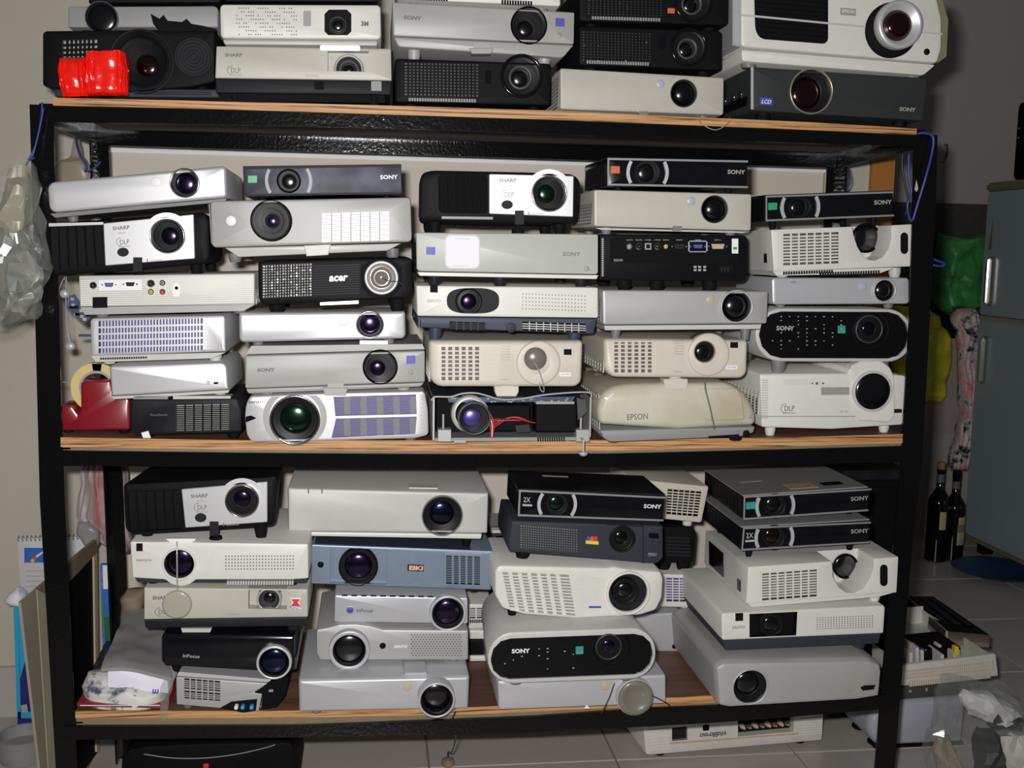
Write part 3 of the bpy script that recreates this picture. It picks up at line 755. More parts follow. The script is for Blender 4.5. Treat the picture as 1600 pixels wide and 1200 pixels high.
def oval(label, quad, Y, on, group, tint, logo, teal, lens, spark, inner, hc=None, body='lightgrey', logomat='inkdim'):
    """stadium-shaped front: pale rim round a black slatted face"""
    p = P(label, quad, Y, on, .24, group=group); h = quad[3][1] - quad[0][1]
    rim = quad; r = h * .49
    x0, y0, x1, y1 = inner
    sl = (quad[2][1] - quad[3][1]) / (quad[2][0] - quad[3][0]); k = sl * (x1 - x0) / 2
    iq = [(x0, y0 - k), (x1, y0 + k), (x1, y1 + k), (x0, y1 - k)]
    p.hole(iq, .007, 'blackmat', body, r=(y1 - y0) * .47)
    p.case(rim, r=r, mt=body, seg=10, bev=.004, back=(.012, .012, 0))
    bm = bmesh.new(); n = 26; A = [p.uv(*q_) for q_ in iq]; rad = (A[0] - A[3]).length / 2
    for i in range(n):                                   # horizontal slats cut to the stadium
        c = (i + .5) / n; dy = abs(c - .5) * 2 * rad; cut = rad - math.sqrt(max(0, rad * rad - dy * dy))
        a = A[0] * (1 - c) + A[3] * c; b = A[1] * (1 - c) + A[2] * c; e = (b - a).normalized(); a = a + e * (cut + .0012); b = b - e * (cut + .0012); hh = rad / n * .62
        bm_loops(bm, [[(a[0], .0068, a[1] - hh), (a[0], .003, a[1] - hh), (a[0], .0042, a[1] + hh), (a[0], .0068, a[1] + hh)], [(b[0], .0068, b[1] - hh), (b[0], .003, b[1] - hh), (b[0], .0042, b[1] + hh), (b[0], .0068, b[1] + hh)]])
    bmesh.ops.recalc_face_normals(bm, faces=bm.faces); addobj('slats', bm, 'black', p.root, smooth=0)
    if spark:
        bm = bmesh.new(); rnd = random.Random(5)
        for c in range(9):
            for r_ in range(10):
                if rnd.random() < spark:
                    x = x0 + 22 + c * 13.4; y = y0 + 8 + r_ * (y1 - y0 - 16) / 9; u = p.uv(x, y + sl * (x - (x0 + x1) / 2)); a, b = .0007 + rnd.random() * .0009, .0008
                    bm_box(bm, u[0] - a, u[0] + a, .0022, .003, u[1] - b, u[1] + b)
        addobj('bare_metal_glints', bm, 'brightsilver', p.root, smooth=0)  # scattered silver chips stand for sparkles on the slats
    c = p.uv(lens[0], lens[1]); R = p.m(lens[2]); bm = bmesh.new()
    bm_lathe(bm, c, [(R * 1.08, .0045), (R * 1.0, .0005), (R * .94, .0), (R * .88, .0015)], 40); addobj('lens_collar', bm, 'blackmat', p.root)
    p.lens(lens[0], lens[1], lens[2], 'black', .08, .002, .42, tint, hole=False, off=lens[3:5], y0=.001, barrel='barrelgrey') if False else p.lens(lens[0] + lens[3], lens[1] + lens[4], lens[2] * .74, 'barrelgrey', .1, .007, .5, tint, hole=False, y0=.003)
    p.rect(teal[0] - 6, teal[1] - 6, teal[0] + 6, teal[1] + 6, 'labelteal', 'badge', t=.0004, y0=.003, depth=.001)
    p.text('3LCD', teal[0], teal[1] + 3, 9, 'inkdim', 2.5, y0=.0026, bold=0, name='fine_print')
    p.text('SONY', logo[0], logo[1], 28, logomat, 7, y0=.0030, bold=.03)
    p.feet(mt='greyfoot', r=.012, fx=(.17, .83), fy=(.02, None))
    return p

# ------------------------------------------------ TOP BOARD
S = SH['top']
def tY(v): return v
# black projector with big round vent behind the red bundle, on a slate one
p = P('slate grey projector lying flat beneath the big black one, mostly hidden', [(85, 139), (342, 139), (342, 153), (85, 151)], .05, S, .26, group=GT)
p.case(r=2, mt='darkgrey'); p.feet(mt='rubber', r=.008); p.ribs(210, 143, 330, 149, 2, 'dark'); T0 = p
p = P('wide matt black projector with large recessed lens behind the red bundle', [(66, 52), (336, 47), (336, 128), (66, 137)], .045, T0, .28, group=GT)
p.lens(222, 96, 42, 'black', .07, .004, .42, 'red', .6, off=(4, 4), barrel='black')
p.chole(302, 88, 31, .006, 'dark', 'black')
p.vent(98, 62, 152, 108, 8, 6, 'black', 'holegrey', bx=.5, by=.5)
p.case([(66, 52), (70, 48), (336, 45), (336, 128), (300, 136), (200, 144), (90, 139), (66, 134)], r=5, mt='black', bev=.004)
for k in range(5):
    bm = bmesh.new(); c = p.uv(302, 88); r0 = p.m(5 + k * 5.4)
    bm_lathe(bm, c, [(r0, .005), (r0, .001), (r0 + .0012, .001), (r0 + .0012, .005)], 32); addobj('vent_ring', bm, 'dark', p.root)
bm = bmesh.new(); c = p.uv(222, 96); R = p.m(52)
bm_lathe(bm, c, [(R - .004, 0), (R - .003, -.003), (R - .001, -.003), (R, 0)], 48); addobj('lens_surround', bm, 'dark', p.root)
p.plate([(236, 22), (250, 30), (256, 24), (262, 33), (285, 35), (292, 30), (300, 38), (318, 41), (338, 46), (338, 50), (250, 50), (240, 38)], 'blackmat', 'broken_cover_flap', t=.004, depth=.006)
p.feet(mt='rubber', r=.01); T1 = p
p = P('flat grey projector with black lens on top of the big black one', [(106, 10), (341, 9), (341, 43), (106, 43)], .06, T1, .22, group=GT)
p.lens(160, 29, 26, 'greyfoot', .05, .008, .85, 'plain', hole=False, barrel='black', bulge=.15); p.case(r=[2, 8, 3, 2], mt='midgrey'); p.feet(mt='rubber', r=.008); T2 = p
p = P('dark brown-black projector cut off above the flat grey one', [(138, -60), (345, -60), (345, 4), (138, 5)], .06, T2, .22, group=GT)
p.vent(150, -40, 250, -8, 12, 6, 'black', 'holebrown'); p.lens(300, -28, 24, 'black', .1, .003, .6); p.case(r=3, mt='black'); p.feet(mt='rubber', r=.01)
# sharp low with niche
def sharp_low(label, quad, Y, on, group, niche, lens, split, sharp_t, dlp_t, d=.24):
    p = P(label, [quad[0], quad[1], quad[4], quad[5]], Y, on, d, group=group)
    nx0, ny0, nx1, ny1 = niche
    p.hole([(nx0, ny0), (nx1, ny0 + 1), (nx1, ny1 + 1), (nx0, ny1)], .022, 'palebeige', 'palebeige')
    p.case([quad[0], quad[1], quad[2], quad[3]], r=1.5, mt='palebeige', bev=.002, name='upper_case')
    lx, ly, lr = lens; c = p.uv(lx, ly); R = p.m(lr); v0 = p.uv(lx, ny1)[1]
    # lens barrel standing in the niche, its lower part behind the sill
    bm = bmesh.new(); bm_lathe(bm, c, [(R, .021), (R, .004), (R * .93, .002), (R * .84, .003), (R * .84, .009)], 36); bmesh.ops.bisect_plane(bm, geom=bm.verts[:] + bm.edges[:] + bm.faces[:], plane_co=(0, 0, v0 + .0004), plane_no=(0, 0, -1), clear_outer=True); addobj('lens_ring', bm, 'brightsilver', p.root)
    bm = bmesh.new(); bm_lathe(bm, c, [(R * .84, .004), (R * .62, .012), (R * .58, .012), (R * .42, .016), (0, .016)], 36); bmesh.ops.bisect_plane(bm, geom=bm.verts[:] + bm.edges[:] + bm.faces[:], plane_co=(0, 0, v0 + .0004), plane_no=(0, 0, -1), clear_outer=True); addobj('lens_barrel', bm, 'barrelgrey', p.root)
    bm = bmesh.new(); bm_lathe(bm, c, [(R * .48, .0155)] + [(R * .48 * math.cos(t), .0155 - R * .2 * math.sin(t)) for t in (.3, .6, .9, 1.2)] + [(0, .0155 - R * .2)], 28); bmesh.ops.bisect_plane(bm, geom=bm.verts[:] + bm.edges[:] + bm.faces[:], plane_co=(0, 0, v0 + .0004), plane_no=(0, 0, -1), clear_outer=True); addobj('lens_glass', bm, 'gl_plain', p.root)
    p.case([quad[3], quad[2], quad[4], quad[5]], r=1.5, mt='dark', y0=.001, name='lower_case', depth=d - .002)
    p.text('SHARP', *sharp_t, 27, 'inkgrey', 5.5, bold=.03); dlp(p, *dlp_t, 20)
    mx = (quad[3][0] * .45 + quad[2][0] * .55); my = quad[3][1] * .45 + quad[2][1] * .55
    p.text('ooooo', mx, my - 6, 20, 'inkfaint', 3, bold=0, name='fine_print')
    return p
p = sharp_low('cream and charcoal projector with lens in a square niche, under the white one', [(338, 72), (611, 76), (612, 126), (336, 122), (611, 148), (337, 145)], .03, S, GT, (512, 79, 576, 111), (545, 108, 24), .6, (365, 86), (366, 110)); p.on = S
p.rect(500, 71, 563, 80, 'brightsilver', 'zoom_lever', t=.003, r=3)
p.rect(491, 127, 506, 140, 'hole', 'catch_slot', y0=.001); p.rect(580, 127, 596, 142, 'midgrey', 'catch', y0=.001)
p.feet(mt='rubber', r=.009, fy=(.02, None)); p.blk('base', .006, p.W - .01, .012, .22, -.012, .001, 'blackmat'); T3 = p
p = P('white projector with perforated front and octagonal black lens bay', [(343, 7), (595, 8), (596, 70), (344, 66)], .03, T3, .22, group=GT)
p.q4 = [(343, 6), (595, 7), (596, 62), (344, 60)]
p.hole([(507, 22), (514, 15), (542, 15), (549, 22), (549, 49), (543, 55), (513, 55), (507, 49)], .008, 'black', 'black')
p.case([(343, 6), (595, 7), (596, 62), (344, 60)], r=7, mt='white', bev=.005)
p.case([(347, 61), (590, 63), (590, 71), (350, 69)], r=3, mt='lightgrey', y0=.004, depth=.21, name='lower_case')
p.lens(528, 40, 14, 'barrelgrey', .15, .004, .6, 'plain', hole=False, y0=.0075)
p.rect(474, 17, 486, 41, 'labelgrey', 'remote_sensor', r=2); p.text('3M', 570, 37, 12, 'inkgrey', 8, bold=.05)
p.dots(370, 13, 463, 54, 26, 8, 1.1, 'holebrown', keep=lambda i, j: (i + 7 * j) % 9 < 6 and (i + j * 3) % 7 != 0)
p.rect(392, 20, 411, 32, 'labelgrey', 'inner_filter', t=.0002) if False else None
p.feet(mt='greyfoot', r=.008); T4 = p
p = P('dark projector cut off above the white perforated one', [(352, -60), (590, -60), (590, 3), (352, 2)], .04, T4, .2, group=GT)
p.vent(365, -45, 480, -10, 16, 5, 'black'); p.lens(545, -30, 22, 'black', .1, .003, .6); p.case(r=4, mt='black'); p.feet(mt='rubber', r=.01)
# black with columns of holes
def columns(label, quad, Y, on, vent, win, lens, d=.24, body='black', glint=.3, seed=3, n=10, sq=None):
    p = P(label, quad, Y, on, d, group=GT)
    lx, ly, lr = lens
    p.lens(lx, ly, lr, 'blackgloss', .12, .004, .36, 'plain', .45, barrel='barrel', off=(-2, 2) if lr > 28 else (0, 0))
    p.vent(*vent, n * 2, 11, body, 'holedim', bx=.5, by=.4)
    p.case(r=6, mt=body, bev=.004)
    c = p.uv(lx - 2, ly + 2); R = p.m(lr * .55); bm = bmesh.new(); bm_lathe(bm, c, [(R, .004), (R, -.0005), (R * .85, -.001), (R * .75, .004)], 36); addobj('focus_ring', bm, 'barrelgrey', p.root)
    p.plate(rp(win[0] - 5, win[1] - 10, win[0] + 5, win[1] + 10), 'blackgloss', 'remote_sensor', r=3)
    bm = bmesh.new(); rnd = random.Random(seed); x0, y0, x1, y1 = vent
    for k in range(n):
        x = x0 + (x1 - x0) * (k + .5) / n
        bm_x = p.uv(x, y0)[0]
        for j in range(10):
            if rnd.random() < glint:
                v = p.uv(x, y0 + (y1 - y0) * (j + .5) / 10)[1]; s_ = .0006 + .0012 * rnd.random(); bm_box(bm, bm_x - s_, bm_x + s_, .004, .005, v - .0008, v + .0008)
    addobj('inner_metal_glints', bm, 'brightsilver', p.root, smooth=0)  # bright chips put in as glints behind the slots
    p.ribs(vent[0] + 6, quad[3][1] - 6, vent[2] - 4, quad[3][1] - 1, 26, 'midgrey', vertical=True, name='lower_grille')
    p.feet(mt='rubber', r=.01)
    return p
def rp(x0, y0, x1, y1): return [(x0, y0), (x1, y0), (x1, y1), (x0, y1)]
p = columns('black projector with glinting slot columns directly on the plywood, third stack', [(617, 91), (861, 99), (861, 165), (617, 160)], .035, S, (632, 98, 748, 150), (763, 121), (815, 119, 34)); T5 = p
p.sidevent(.02, .2, .2, .9, 8, 9, 'midgrey', 'hole', x=p.W, sgn=1)
def lowtab(p, x, y, w, h, mt, rise=0):
    p.plate([(x - w / 2, y - h / 2), (x + w / 2, y - h / 2 + rise), (x + w / 2 - 4, y + h / 2 + rise), (x - w / 2 + 4, y + h / 2)], mt, 'foot_bracket', t=.003, depth=.02, b=.001)
def sony_grey(label, quad, low, Y, on, group, lens, tint, sq, dot, logo, tab, logot='SONY', mt='grey'):
    p = P(label, [quad[0], quad[1], low[1], low[2]], Y, on, .24, group=group)
    p.lens(*lens, 'black', .05, .006, .42, tint, .45, off=(-4, 3)); 
    p.case(quad, r=2.5, mt=mt, bev=.003, name='case')
    p.case([low[3], low[0], low[1], low[2]], r=[1, 1, 5, 5], mt=mt, y0=.0025, depth=.234, name='lower_case')
    p.rect(sq[0] - 7, sq[1] - 6.5, sq[0] + 7, sq[1] + 6.5, 'labelblue', 'badge'); p.disc(*dot, 4, 'labelgrey', 'remote_sensor')
    p.text(logot, *logo, 29, 'inkgrey', 6, bold=.05, italic=.15)
    lowtab(p, *tab, mt); p.rect(tab[0] - 12, tab[1] - 13, tab[0] + 13, tab[1] - 4, mt, 'foot_button', t=.0012, r=1)
    return p
p = sony_grey('large pale grey projector with blue square badge over the slot-column one', [(613, 3), (898, 19), (897, 69), (614, 56)], [(897, 70), (880, 90), (622, 73), (615, 57)], .03, T5, GT, (826, 40, 29), 'plain', (875, 35), (874, 55), (645, 28), (752, 80, 38, 9))
p.feet(mt='grey'); T6 = p
p = P('white projector with slotted underside cut off at the picture top', [(620, -60), (876, -60), (876, 10), (622, -1)], .035, T6, .22, group=GT)
p.lens(800, -35, 22, 'chrome'); p.case(r=4, mt='white'); p.ribs(648, -6, 700, 1, 13, 'hole', vertical=True, name='lower_slots'); p.ribs(783, 1, 832, 8, 12, 'hole', vertical=True, name='lower_slots')
p.feet(mt='greyfoot')
# beige flat
def flatpale(label, quad, Y, on, group, lens, dot, lever, mt='palebeige', dotm='dotblue', feetm='greyfoot', side=True, ring='greyfoot', tint='plain', r=4, d=.22, rw=.04, out=.002, g=.85, **k):
    p = P(label, quad, Y, on, d, group=group)
    p.lens(*lens, ring, rw, out, g, tint, .4, ribs=False, bulge=.5, **k); p.case(r=r, mt=mt, bev=.004)
    if dot: p.disc(*dot, 6.5, dotm)
    if lever: p.plate(rp(lever[0] - 9, lever[1] - 3, lever[0] + 9, lever[1] + 5), mt, 'foot_button', t=.0006, r=1); p.plate(rp(lever[0] - 7, lever[1] + 3, lever[0] + 7, lever[1] + 11), feetm, 'foot_catch', t=.003, depth=.012)
    if side: p.sidevent(.02, .19, .1, .9, 10, 9, 'midgrey', 'lightgrey', bx=.5, by=.4)
    p.feet(mt=feetm, r=.008)
    return p
p = flatpale('plain beige projector under the two black ones on the plywood', [(875, 106), (1132, 121), (1131, 180), (875, 171)], .03, S, GT, (1068, 146, 21.5), (1032, 131), (1005, 171)); T7 = p
Mi = p.M.inverted(); bm = bmesh.new(); bm_tube(bm, [Mi @ q for q in curve([at(1090, 180, .01), at(1096, 193, -.012), at(1118, 203, -.018), at(1138, 192, -.01), at(1140, 182, .03)], 6)], .0008); addobj('cap_cord', bm, 'cablegrey', p.root)
p = columns('lower of two black slot-column projectors on the plain beige one', [(905, 40), (1129, 48), (1128, 110), (905, 102)], .035, T7, (910, 49, 1018, 97), (1035, 67), (1076, 74, 29), glint=.1, seed=4); T8 = p
p = columns('upper of two black slot-column projectors, with a tiny orange badge', [(905, -30), (1140, -22), (1139, 40), (905, 33)], .035, T8, (918, -20, 1036, 24), (1040, -8), (1083, 4, 30), glint=.1, seed=6)
p.rect(1043, 13, 1054, 21, 'labelorange', 'badge')
# dark grey and big white
p = P('dark grey projector with gold-rimmed lens under the big white one', [(1174, 104), (1450, 122), (1445, 189), (1174, 173)], .03, S, .28, group=GT)
p.lens(1267, 143, 34, 'goldrim', .07, .004, .7, 'red', .6, off=(-1, 0)); p.case([(1174, 104), (1450, 122), (1445, 170), (1443, 189), (1174, 173)], r=3, mt='sonydark', bev=.004)
p.plate([(1173, 105), (1177, 105), (1177, 171), (1173, 171)], 'silver', 'end_lip', t=.001)
p.rect(1187, 153, 1207, 164, 'labelblue', 'badge'); p.text('LCD', 1197, 159, 15, 'inkwhite', 6, y0=-.0008, italic=.3); p.text('SONY', 1418, 171, 26, 'inkdim', 6, bold=.02)
p.blk('connector_plate', -.002, 0, .02, .2, .012, .05, 'blackmat')
bm = bmesh.new()
for yy in (.05, .09, .14): bm_box(bm, -.005, -.002, yy, yy + .012, .028, .04)
addobj('connectors', bm, 'chrome', p.root); p.feet(mt='rubber', r=.012); T9 = p
p = P('big glossy white projector with wide black intake and protruding lens', [(1147, -22), (1478, -6), (1470, 104), (1147, 76)], .02, T9, .30, group=GT)
p.hole([(1178, -18), (1294, -12), (1294, 69), (1188, 61), (1180, 48)], .01, 'hole', 'black', r=9)
p.case([(1158, -22), (1464, -6), (1472, 30), (1472, 75), (1465, 99), (1158, 73)], r=6, mt='white', bev=.005)
p.case([(1160, 76), (1466, 100), (1446, 117), (1162, 95)], r=4, mt='white', y0=.006, depth=.29, name='lower_case')
p.plate([(1146, -24), (1159, -24), (1159, 73), (1146, 70)], 'silver', 'end_band', t=-.002, depth=.28, b=.003)
p.plate([(1463, -12), (1472, -6), (1483, 30), (1480, 88), (1466, 98), (1473, 70), (1472, 30)], 'olive', 'end_band', t=-.003, depth=.28)
p.ribs(1180, -14, 1293, 62, 10, 'black', t=-.003, frac=.3, name='intake_slats')
p.plate([(1158, 22), (1472, 52), (1472, 55), (1158, 25)], 'lightgrey', 'seam_strip', t=.0012)
c = p.uv(1397, 42); R = p.m(41); bm = bmesh.new(); bm_lathe(bm, (c[0] - .006, c[1] - .007), [(R, .0), (R, -.006), (R * .96, -.008), (R * .5, -.008)], 44); addobj('lens_socket', bm, 'hole', p.root)  # black disc offset left and down as the lens's cast shadow
bm = bmesh.new(); R = p.m(36); bm_lathe(bm, c, [(R, 0), (R, -.022), (R * .97, -.026), (R * .80, -.026), (R * .66, -.012), (0, -.010)], 44); addobj('lens_barrel', bm, 'brightsilver', p.root)
bm = bmesh.new(); R = p.m(23); bm_lathe(bm, c, [(R, -.012), (R * .9, -.018), (R * .7, -.0215), (R * .4, -.0235), (0, -.0245)], 36); addobj('lens_glass', bm, 'gl_red', p.root)
p.rect(1313, 13, 1337, 24, 'labelgrey', 'brand_plate'); p.text('EPSON', 1325, 18, 19, 'inkwhite', 5, y0=-.0008, bold=0); p.disc(1448, 81, 5, 'hole', 'remote_sensor')
p.feet(mt='greyfoot', r=.014)

# ------------------------------------------------ MIDDLE BOARD
S = SH['mid']
Y1 = zy('mid', 290, 681, .008)
p = P('small black projector with slotted end at the bottom of the first stack', [(205, 626), (371, 623), (378, 676), (208, 680)], Y1, S, .2, group=GM)
p.vent(275, 632, 358, 673, 6, 14, 'blackmat', 'holegrey', bx=.14, by=.5); p.case([(203, 624), (371, 622), (377, 640), (378, 676), (210, 680), (203, 668)], r=4, mt='blackdust', bev=.004)
p.text('ViewSonic', 248, 648, 28, 'inkgrey', 4, bold=0); p.plate([(221, 676), (232, 673), (236, 684), (224, 684)], 'labelwhite', 'sticker', t=.002) ; p.plate(rp(208, 619, 262, 624), 'midgrey', 'top_tab', t=-.002, depth=.02); p.plate(rp(270, 619, 360, 624), 'lightgrey', 'top_strip', t=-.002, depth=.03)
p.feet(mt='rubber', r=.01); A = p
def silver(label, quad, Y, on, group, lens, tint, dot, r=(8, 8, 8, 8), mt='brightsilver', dotm='brightsilver', low=None, g=.72, ring='chrome', d=.22, hole=True, out=.005, rw=.12, ends=12, lever=None):
    """slim projector whose ends round back; big chrome lens ring"""
    p = P(label, quad, Y, on, d, group=group)
    p.lens(*lens, ring, rw, out, g, tint, .5, hole=hole)
    e = p.m(ends)
    pts = quad
    p.case(r=list(r), mt=mt, bev=.003, nose=[(0, .0045), (.0012, .0018), (.004, .0)], back=(0, 0, .004))
    for sgn, xx in ((0, 0), (1, 1)): pass
    if dot: p.disc(*dot, 8, dotm)
    p.feet(mt='greyfoot', r=.008)
    return p
def endcaps(p, quad, w, mt):
    """shaded rounded end pieces: quarter cylinders at both ends"""
p = P('plain white projector without visible lens above the small black slotted one', [(170, 571), (355, 565), (358, 610), (173, 620)], Y1, A, .2, group=GM)
p.case(r=[5, 12, 3, 4], mt='brightsilver', bev=.006, nose=[(0, .006), (.001, .003), (.006, 0)]); p.rect(334, 597, 341, 600, 'hole', 'lock_slot'); p.rect(323, 595, 328, 601, 'lightgrey', 'lock_mark')
p.plate([(173, 620), (358, 610), (356, 614), (178, 624)], 'lightgrey', 'lower_lip', t=-.002, depth=.19); p.feet(mt='lightgrey', r=.009, z=-.004); A = p
p = P('silver projector end with five rows of violet slots', [(140, 497), (352, 492), (353, 550), (142, 556)], Y1, A, .22, group=GM)
p.vent(154, 499, 317, 551, 33, 5, 'brightsilver', 'holepurple', bx=.42, by=.26); p.case([(140, 497), (352, 492), (353, 550), (142, 557)], r=[7, 7, 2, 5], mt='brightsilver', bev=.005)
p.plate([(142, 556), (352, 551), (330, 560), (150, 566)], 'lightgrey', 'lower_lip', t=-.001, depth=.2); p.ribs(156, 558, 230, 561, 20, 'dark', vertical=True, name='lower_slots'); p.feet(mt='lightgrey', z=-.006); A = p
p = P('pale finely ribbed projector turned to show its row of sockets', [(123, 431), (398, 427), (398, 480), (125, 486)], Y1, A, .22, group=GM)
p.case([(123, 431), (398, 427), (398, 476), (125, 479)], r=2, mt='lightgrey', bev=.002)
p.ribs(126, 434, 396, 476, 13, 'white', t=.0012, frac=.30)
p.plate([(125, 480), (398, 476), (380, 486), (132, 492)], 'grey', 'lower_lip', t=-.002, depth=.2)
p.plate([(155, 438), (222, 437), (222, 453), (155, 454)], 'labelwhite', 'socket_plate', t=.0016)
def vga(p, x, y, w, mt, col=None, pin='chrome', t=.002):
    h = w * .42
    p.plate([(x - w / 2, y - h / 2), (x + w / 2, y - h / 2), (x + w / 2 - 2, y + h / 2), (x - w / 2 + 2, y + h / 2)], 'chrome', 'socket_shell', t=t + .001, r=1)
    p.plate([(x - w / 2 + 1, y - h / 2 + 1), (x + w / 2 - 1, y - h / 2 + 1), (x + w / 2 - 3, y + h / 2 - 1), (x - w / 2 + 3, y + h / 2 - 1)], mt, 'socket', t=t + .0022)
    for sg in (-1, 1): p.disc(x + sg * (w / 2 + 3), y, 1.6, pin, 'screw', t=t + .0015)
def jack(p, x, y, r, mt, rim='chrome', t=.0025):
    p.disc(x, y, r, rim, 'socket_rim', t=t); p.disc(x, y, r * .68, mt, 'socket', t=t + .0008); p.disc(x, y, r * .25, rim, 'socket_pin', t=t + .002)
vga(p, 171, 445, 15, 'labelblue'); vga(p, 204, 444, 15, 'dark')
jack(p, 146, 446, 6, 'hole'); jack(p, 236, 443, 6.5, 'dark'); jack(p, 254, 442, 5, 'labelgrey'); jack(p, 236, 456, 5, 'yellow'); jack(p, 254, 456, 5, 'labelred')
p.plate([(x_ + 276, y_ + 453) for x_, y_ in ((-7, 2), (-5, -8), (0, -12), (5, -8), (6, 2), (4, 10), (-4, 10))], 'labelwhite', 'lock_plate', t=.0016); p.disc(276, 450, 3, 'hole', 'lock_hole', t=.002)
p.rect(145, 464, 168, 481, 'blackmat', 'power_socket', t=.0016); p.rect(149, 468, 164, 477, 'hole', 'power_inlet', t=.0022)
p.sidevent(.02, .2, .1, .9, 14, 5, 'lightgrey', 'hole', x=p.W, sgn=1)
p.feet(mt='greyfoot', z=-.005); A = p
p = sharp('black and silver projector above the socket side one, dark louvres beside the post', [(76, 350), (325, 331), (326, 409), (78, 429)], Y1, A, GM,
 [(162, 349), (303, 335), (305, 404), (165, 415)], [(77, 354), (158, 349), (163, 414), (79, 424)], (263, 369, 28), (193, 394), (190, 356), (193, 378), (216, 410), 'purple', off=(3, 0),
 outline=[(76, 349), (305, 333), (320, 332), (327, 345), (328, 405), (320, 412), (200, 424), (80, 431)])
p.plate([(77, 349), (162, 347), (162, 351), (77, 354)], 'sharpsilver', 'top_trim', t=.003); p.feet(mt='rubber', r=.009); A = p
p = silver('silver projector with violet lens tilted on top of the first stack', [(73, 285), (353, 259), (355, 309), (77, 333)], Y1, A, GM, (289, 286, 24), 'purple', (244, 284), r=(12, 7, 7, 12), dotm='labelwhite')
p.plate([(78, 334), (354, 310), (352, 315), (86, 340)], 'greyfoot', 'lower_lip', t=-.001, depth=.2)
# second stack
Y2 = zy('mid', 530, 686, .006)
p = P('white projector with huge lens and violet honeycomb grilles, on the plywood', [(384, 620), (664, 612), (670, 680), (384, 690)], Y2, S, .22, group=GM)
p.hole([(521, 620), (650, 616), (651, 647), (524, 650)], .006, 'holepurple', 'hole'); p.hole([(525, 654), (651, 651), (649, 678), (518, 684)], .006, 'holepurple', 'hole')
p.lens(461, 656, 40, 'chrome', .08, .006, .62, 'green', .55)
p.case([(390, 619), (520, 614), (664, 611), (669, 640), (670, 680), (650, 685), (480, 690), (393, 691), (385, 680), (382, 650), (384, 632)], r=6, mt='brightsilver', bev=.004)
for (xa, xb, ya, yb) in ((521, 650, 619, 649), (521, 650, 653, 682)):
    bm = bmesh.new()
    n1, n2 = 34, 7
    for i in range(n1 + 1):
        for sg in (-1, 1):
            a = p.uv(xa + (xb - xa) * i / n1, ya); b = p.uv(xa + (xb - xa) * min(max(i + sg * 3.4, 0), n1) / n1, yb if 0 <= i + sg * 3.4 <= n1 else ya + (yb - ya) * (abs((0 if sg < 0 else n1) - i) / 3.4))
            e = Vector((.00022, 0)); bm_loops(bm, [[(q[0], yy, q[1]) for q in (a - e, a + e, b + e, b - e)] for yy in (.0006, .0016)])
    bmesh.ops.recalc_face_normals(bm, faces=bm.faces); addobj('honeycomb_grille', bm, 'midgrey', p.root, smooth=0)
    for k in range(5):
        a0 = xa + (xb - xa) * (k + .62) / 5; u0, u1 = p.uv(a0, ya)[0], p.uv(a0 + (xb - xa) / 5 * .38, ya)[0]; v0, v1 = p.uv(a0, yb)[1], p.uv(a0, ya)[1]
        bm = bmesh.new(); bm_box(bm, u0, u1, .003, .006, v0 + .001, v1 - .001); addobj('inner_divider', bm, 'greyfoot', p.root, smooth=0)
c = p.uv(461, 652); bm = bmesh.new(); L = []
for k in range(49):
    a = 2 * math.pi * k / 48; r0, r1 = p.m(40), p.m(50); lim = lambda v: min(max(v, p.uv(461, 688)[1] + .001), p.uv(461, 618)[1] - .001)
    L.append([(c[0] + r0 * math.cos(a), -.0004, lim(c[1] + r0 * math.sin(a))), (c[0] + r0 * math.cos(a), -.0014, lim(c[1] + r0 * math.sin(a))), (c[0] + r1 * math.cos(a), -.0014, lim(c[1] + r1 * math.sin(a))), (c[0] + r1 * math.cos(a), .0004, lim(c[1] + r1 * math.sin(a)))])
bm_loops(bm, L, cap0=False, cap1=False); bmesh.ops.recalc_face_normals(bm, faces=bm.faces); addobj('lens_surround', bm, 'grey', p.root)
p.plate([(384, 651), (392, 649), (401, 653), (392, 657), (384, 660)], 'blackgloss', 'remote_sensor', t=.0012); p.text('sanyo', 400, 629, 23, 'inkgrey', 5, bold=.03)
p.dots(659, 624, 661, 675, 2, 9, .8, 'midgrey', keep=lambda i, j: i == 0)
p.feet(mt='greyfoot', r=.011); A = p
p = sony_grey('grey projector with blue square badge on the honeycomb one', [(383, 556), (664, 548), (664, 597), (383, 607)], [(663, 598), (658, 605), (387, 616), (384, 608)], Y2, A, GM, (594, 573, 28), 'purple', (642, 562), (642, 582), (416, 578), (524, 612, 40, 13))
p.plate([(384, 554), (664, 546), (660, 538), (392, 541)], 'grey', 'lid', t=-.006, depth=.22)
p.sidevent(.01, .2, .1, .9, 16, 4, 'blackmat'); p.H += .010; p.tl.z += .011; p.tr.z += .005; p.feet(mt='grey'); A = p
p = silver('slim silver projector with round white spot below the black ribbed one', [(373, 489), (633, 487), (634, 529), (374, 535)], Y2, A, GM, (578, 507, 22.5), 'purple', (537, 503), r=(4, 4, 8, 8), dotm='labelwhite')
p.plate(rp(562, 532, 606, 538), 'labelwhite', 'zoom_lever', t=.002, depth=.012); A = p
p = P('black projector with ribbed front and capped lens, tilted glare on its grille', [(405, 409), (644, 403), (644, 464), (405, 474)], Y2, A, .22, group=GM)
cx, cy = 596, 434
p.hole([(cx - 32, cy - 16), (cx - 16, cy - 31), (cx + 14, cy - 31), (cx + 32, cy - 16), (cx + 32, cy + 14), (cx + 18, cy + 29), (cx - 16, cy + 30), (cx - 32, cy + 14)], .004, 'blackmat', 'black')
p.vent(410, 413, 487, 464, 18, 12, 'black', 'holegrey', bx=.45, by=.35, dep=.008)
p.case([(403, 408), (640, 402), (645, 408), (645, 458), (638, 466), (412, 477), (404, 468)], r=5, mt='black', bev=.004)
bm = bmesh.new(); rnd = random.Random(9)
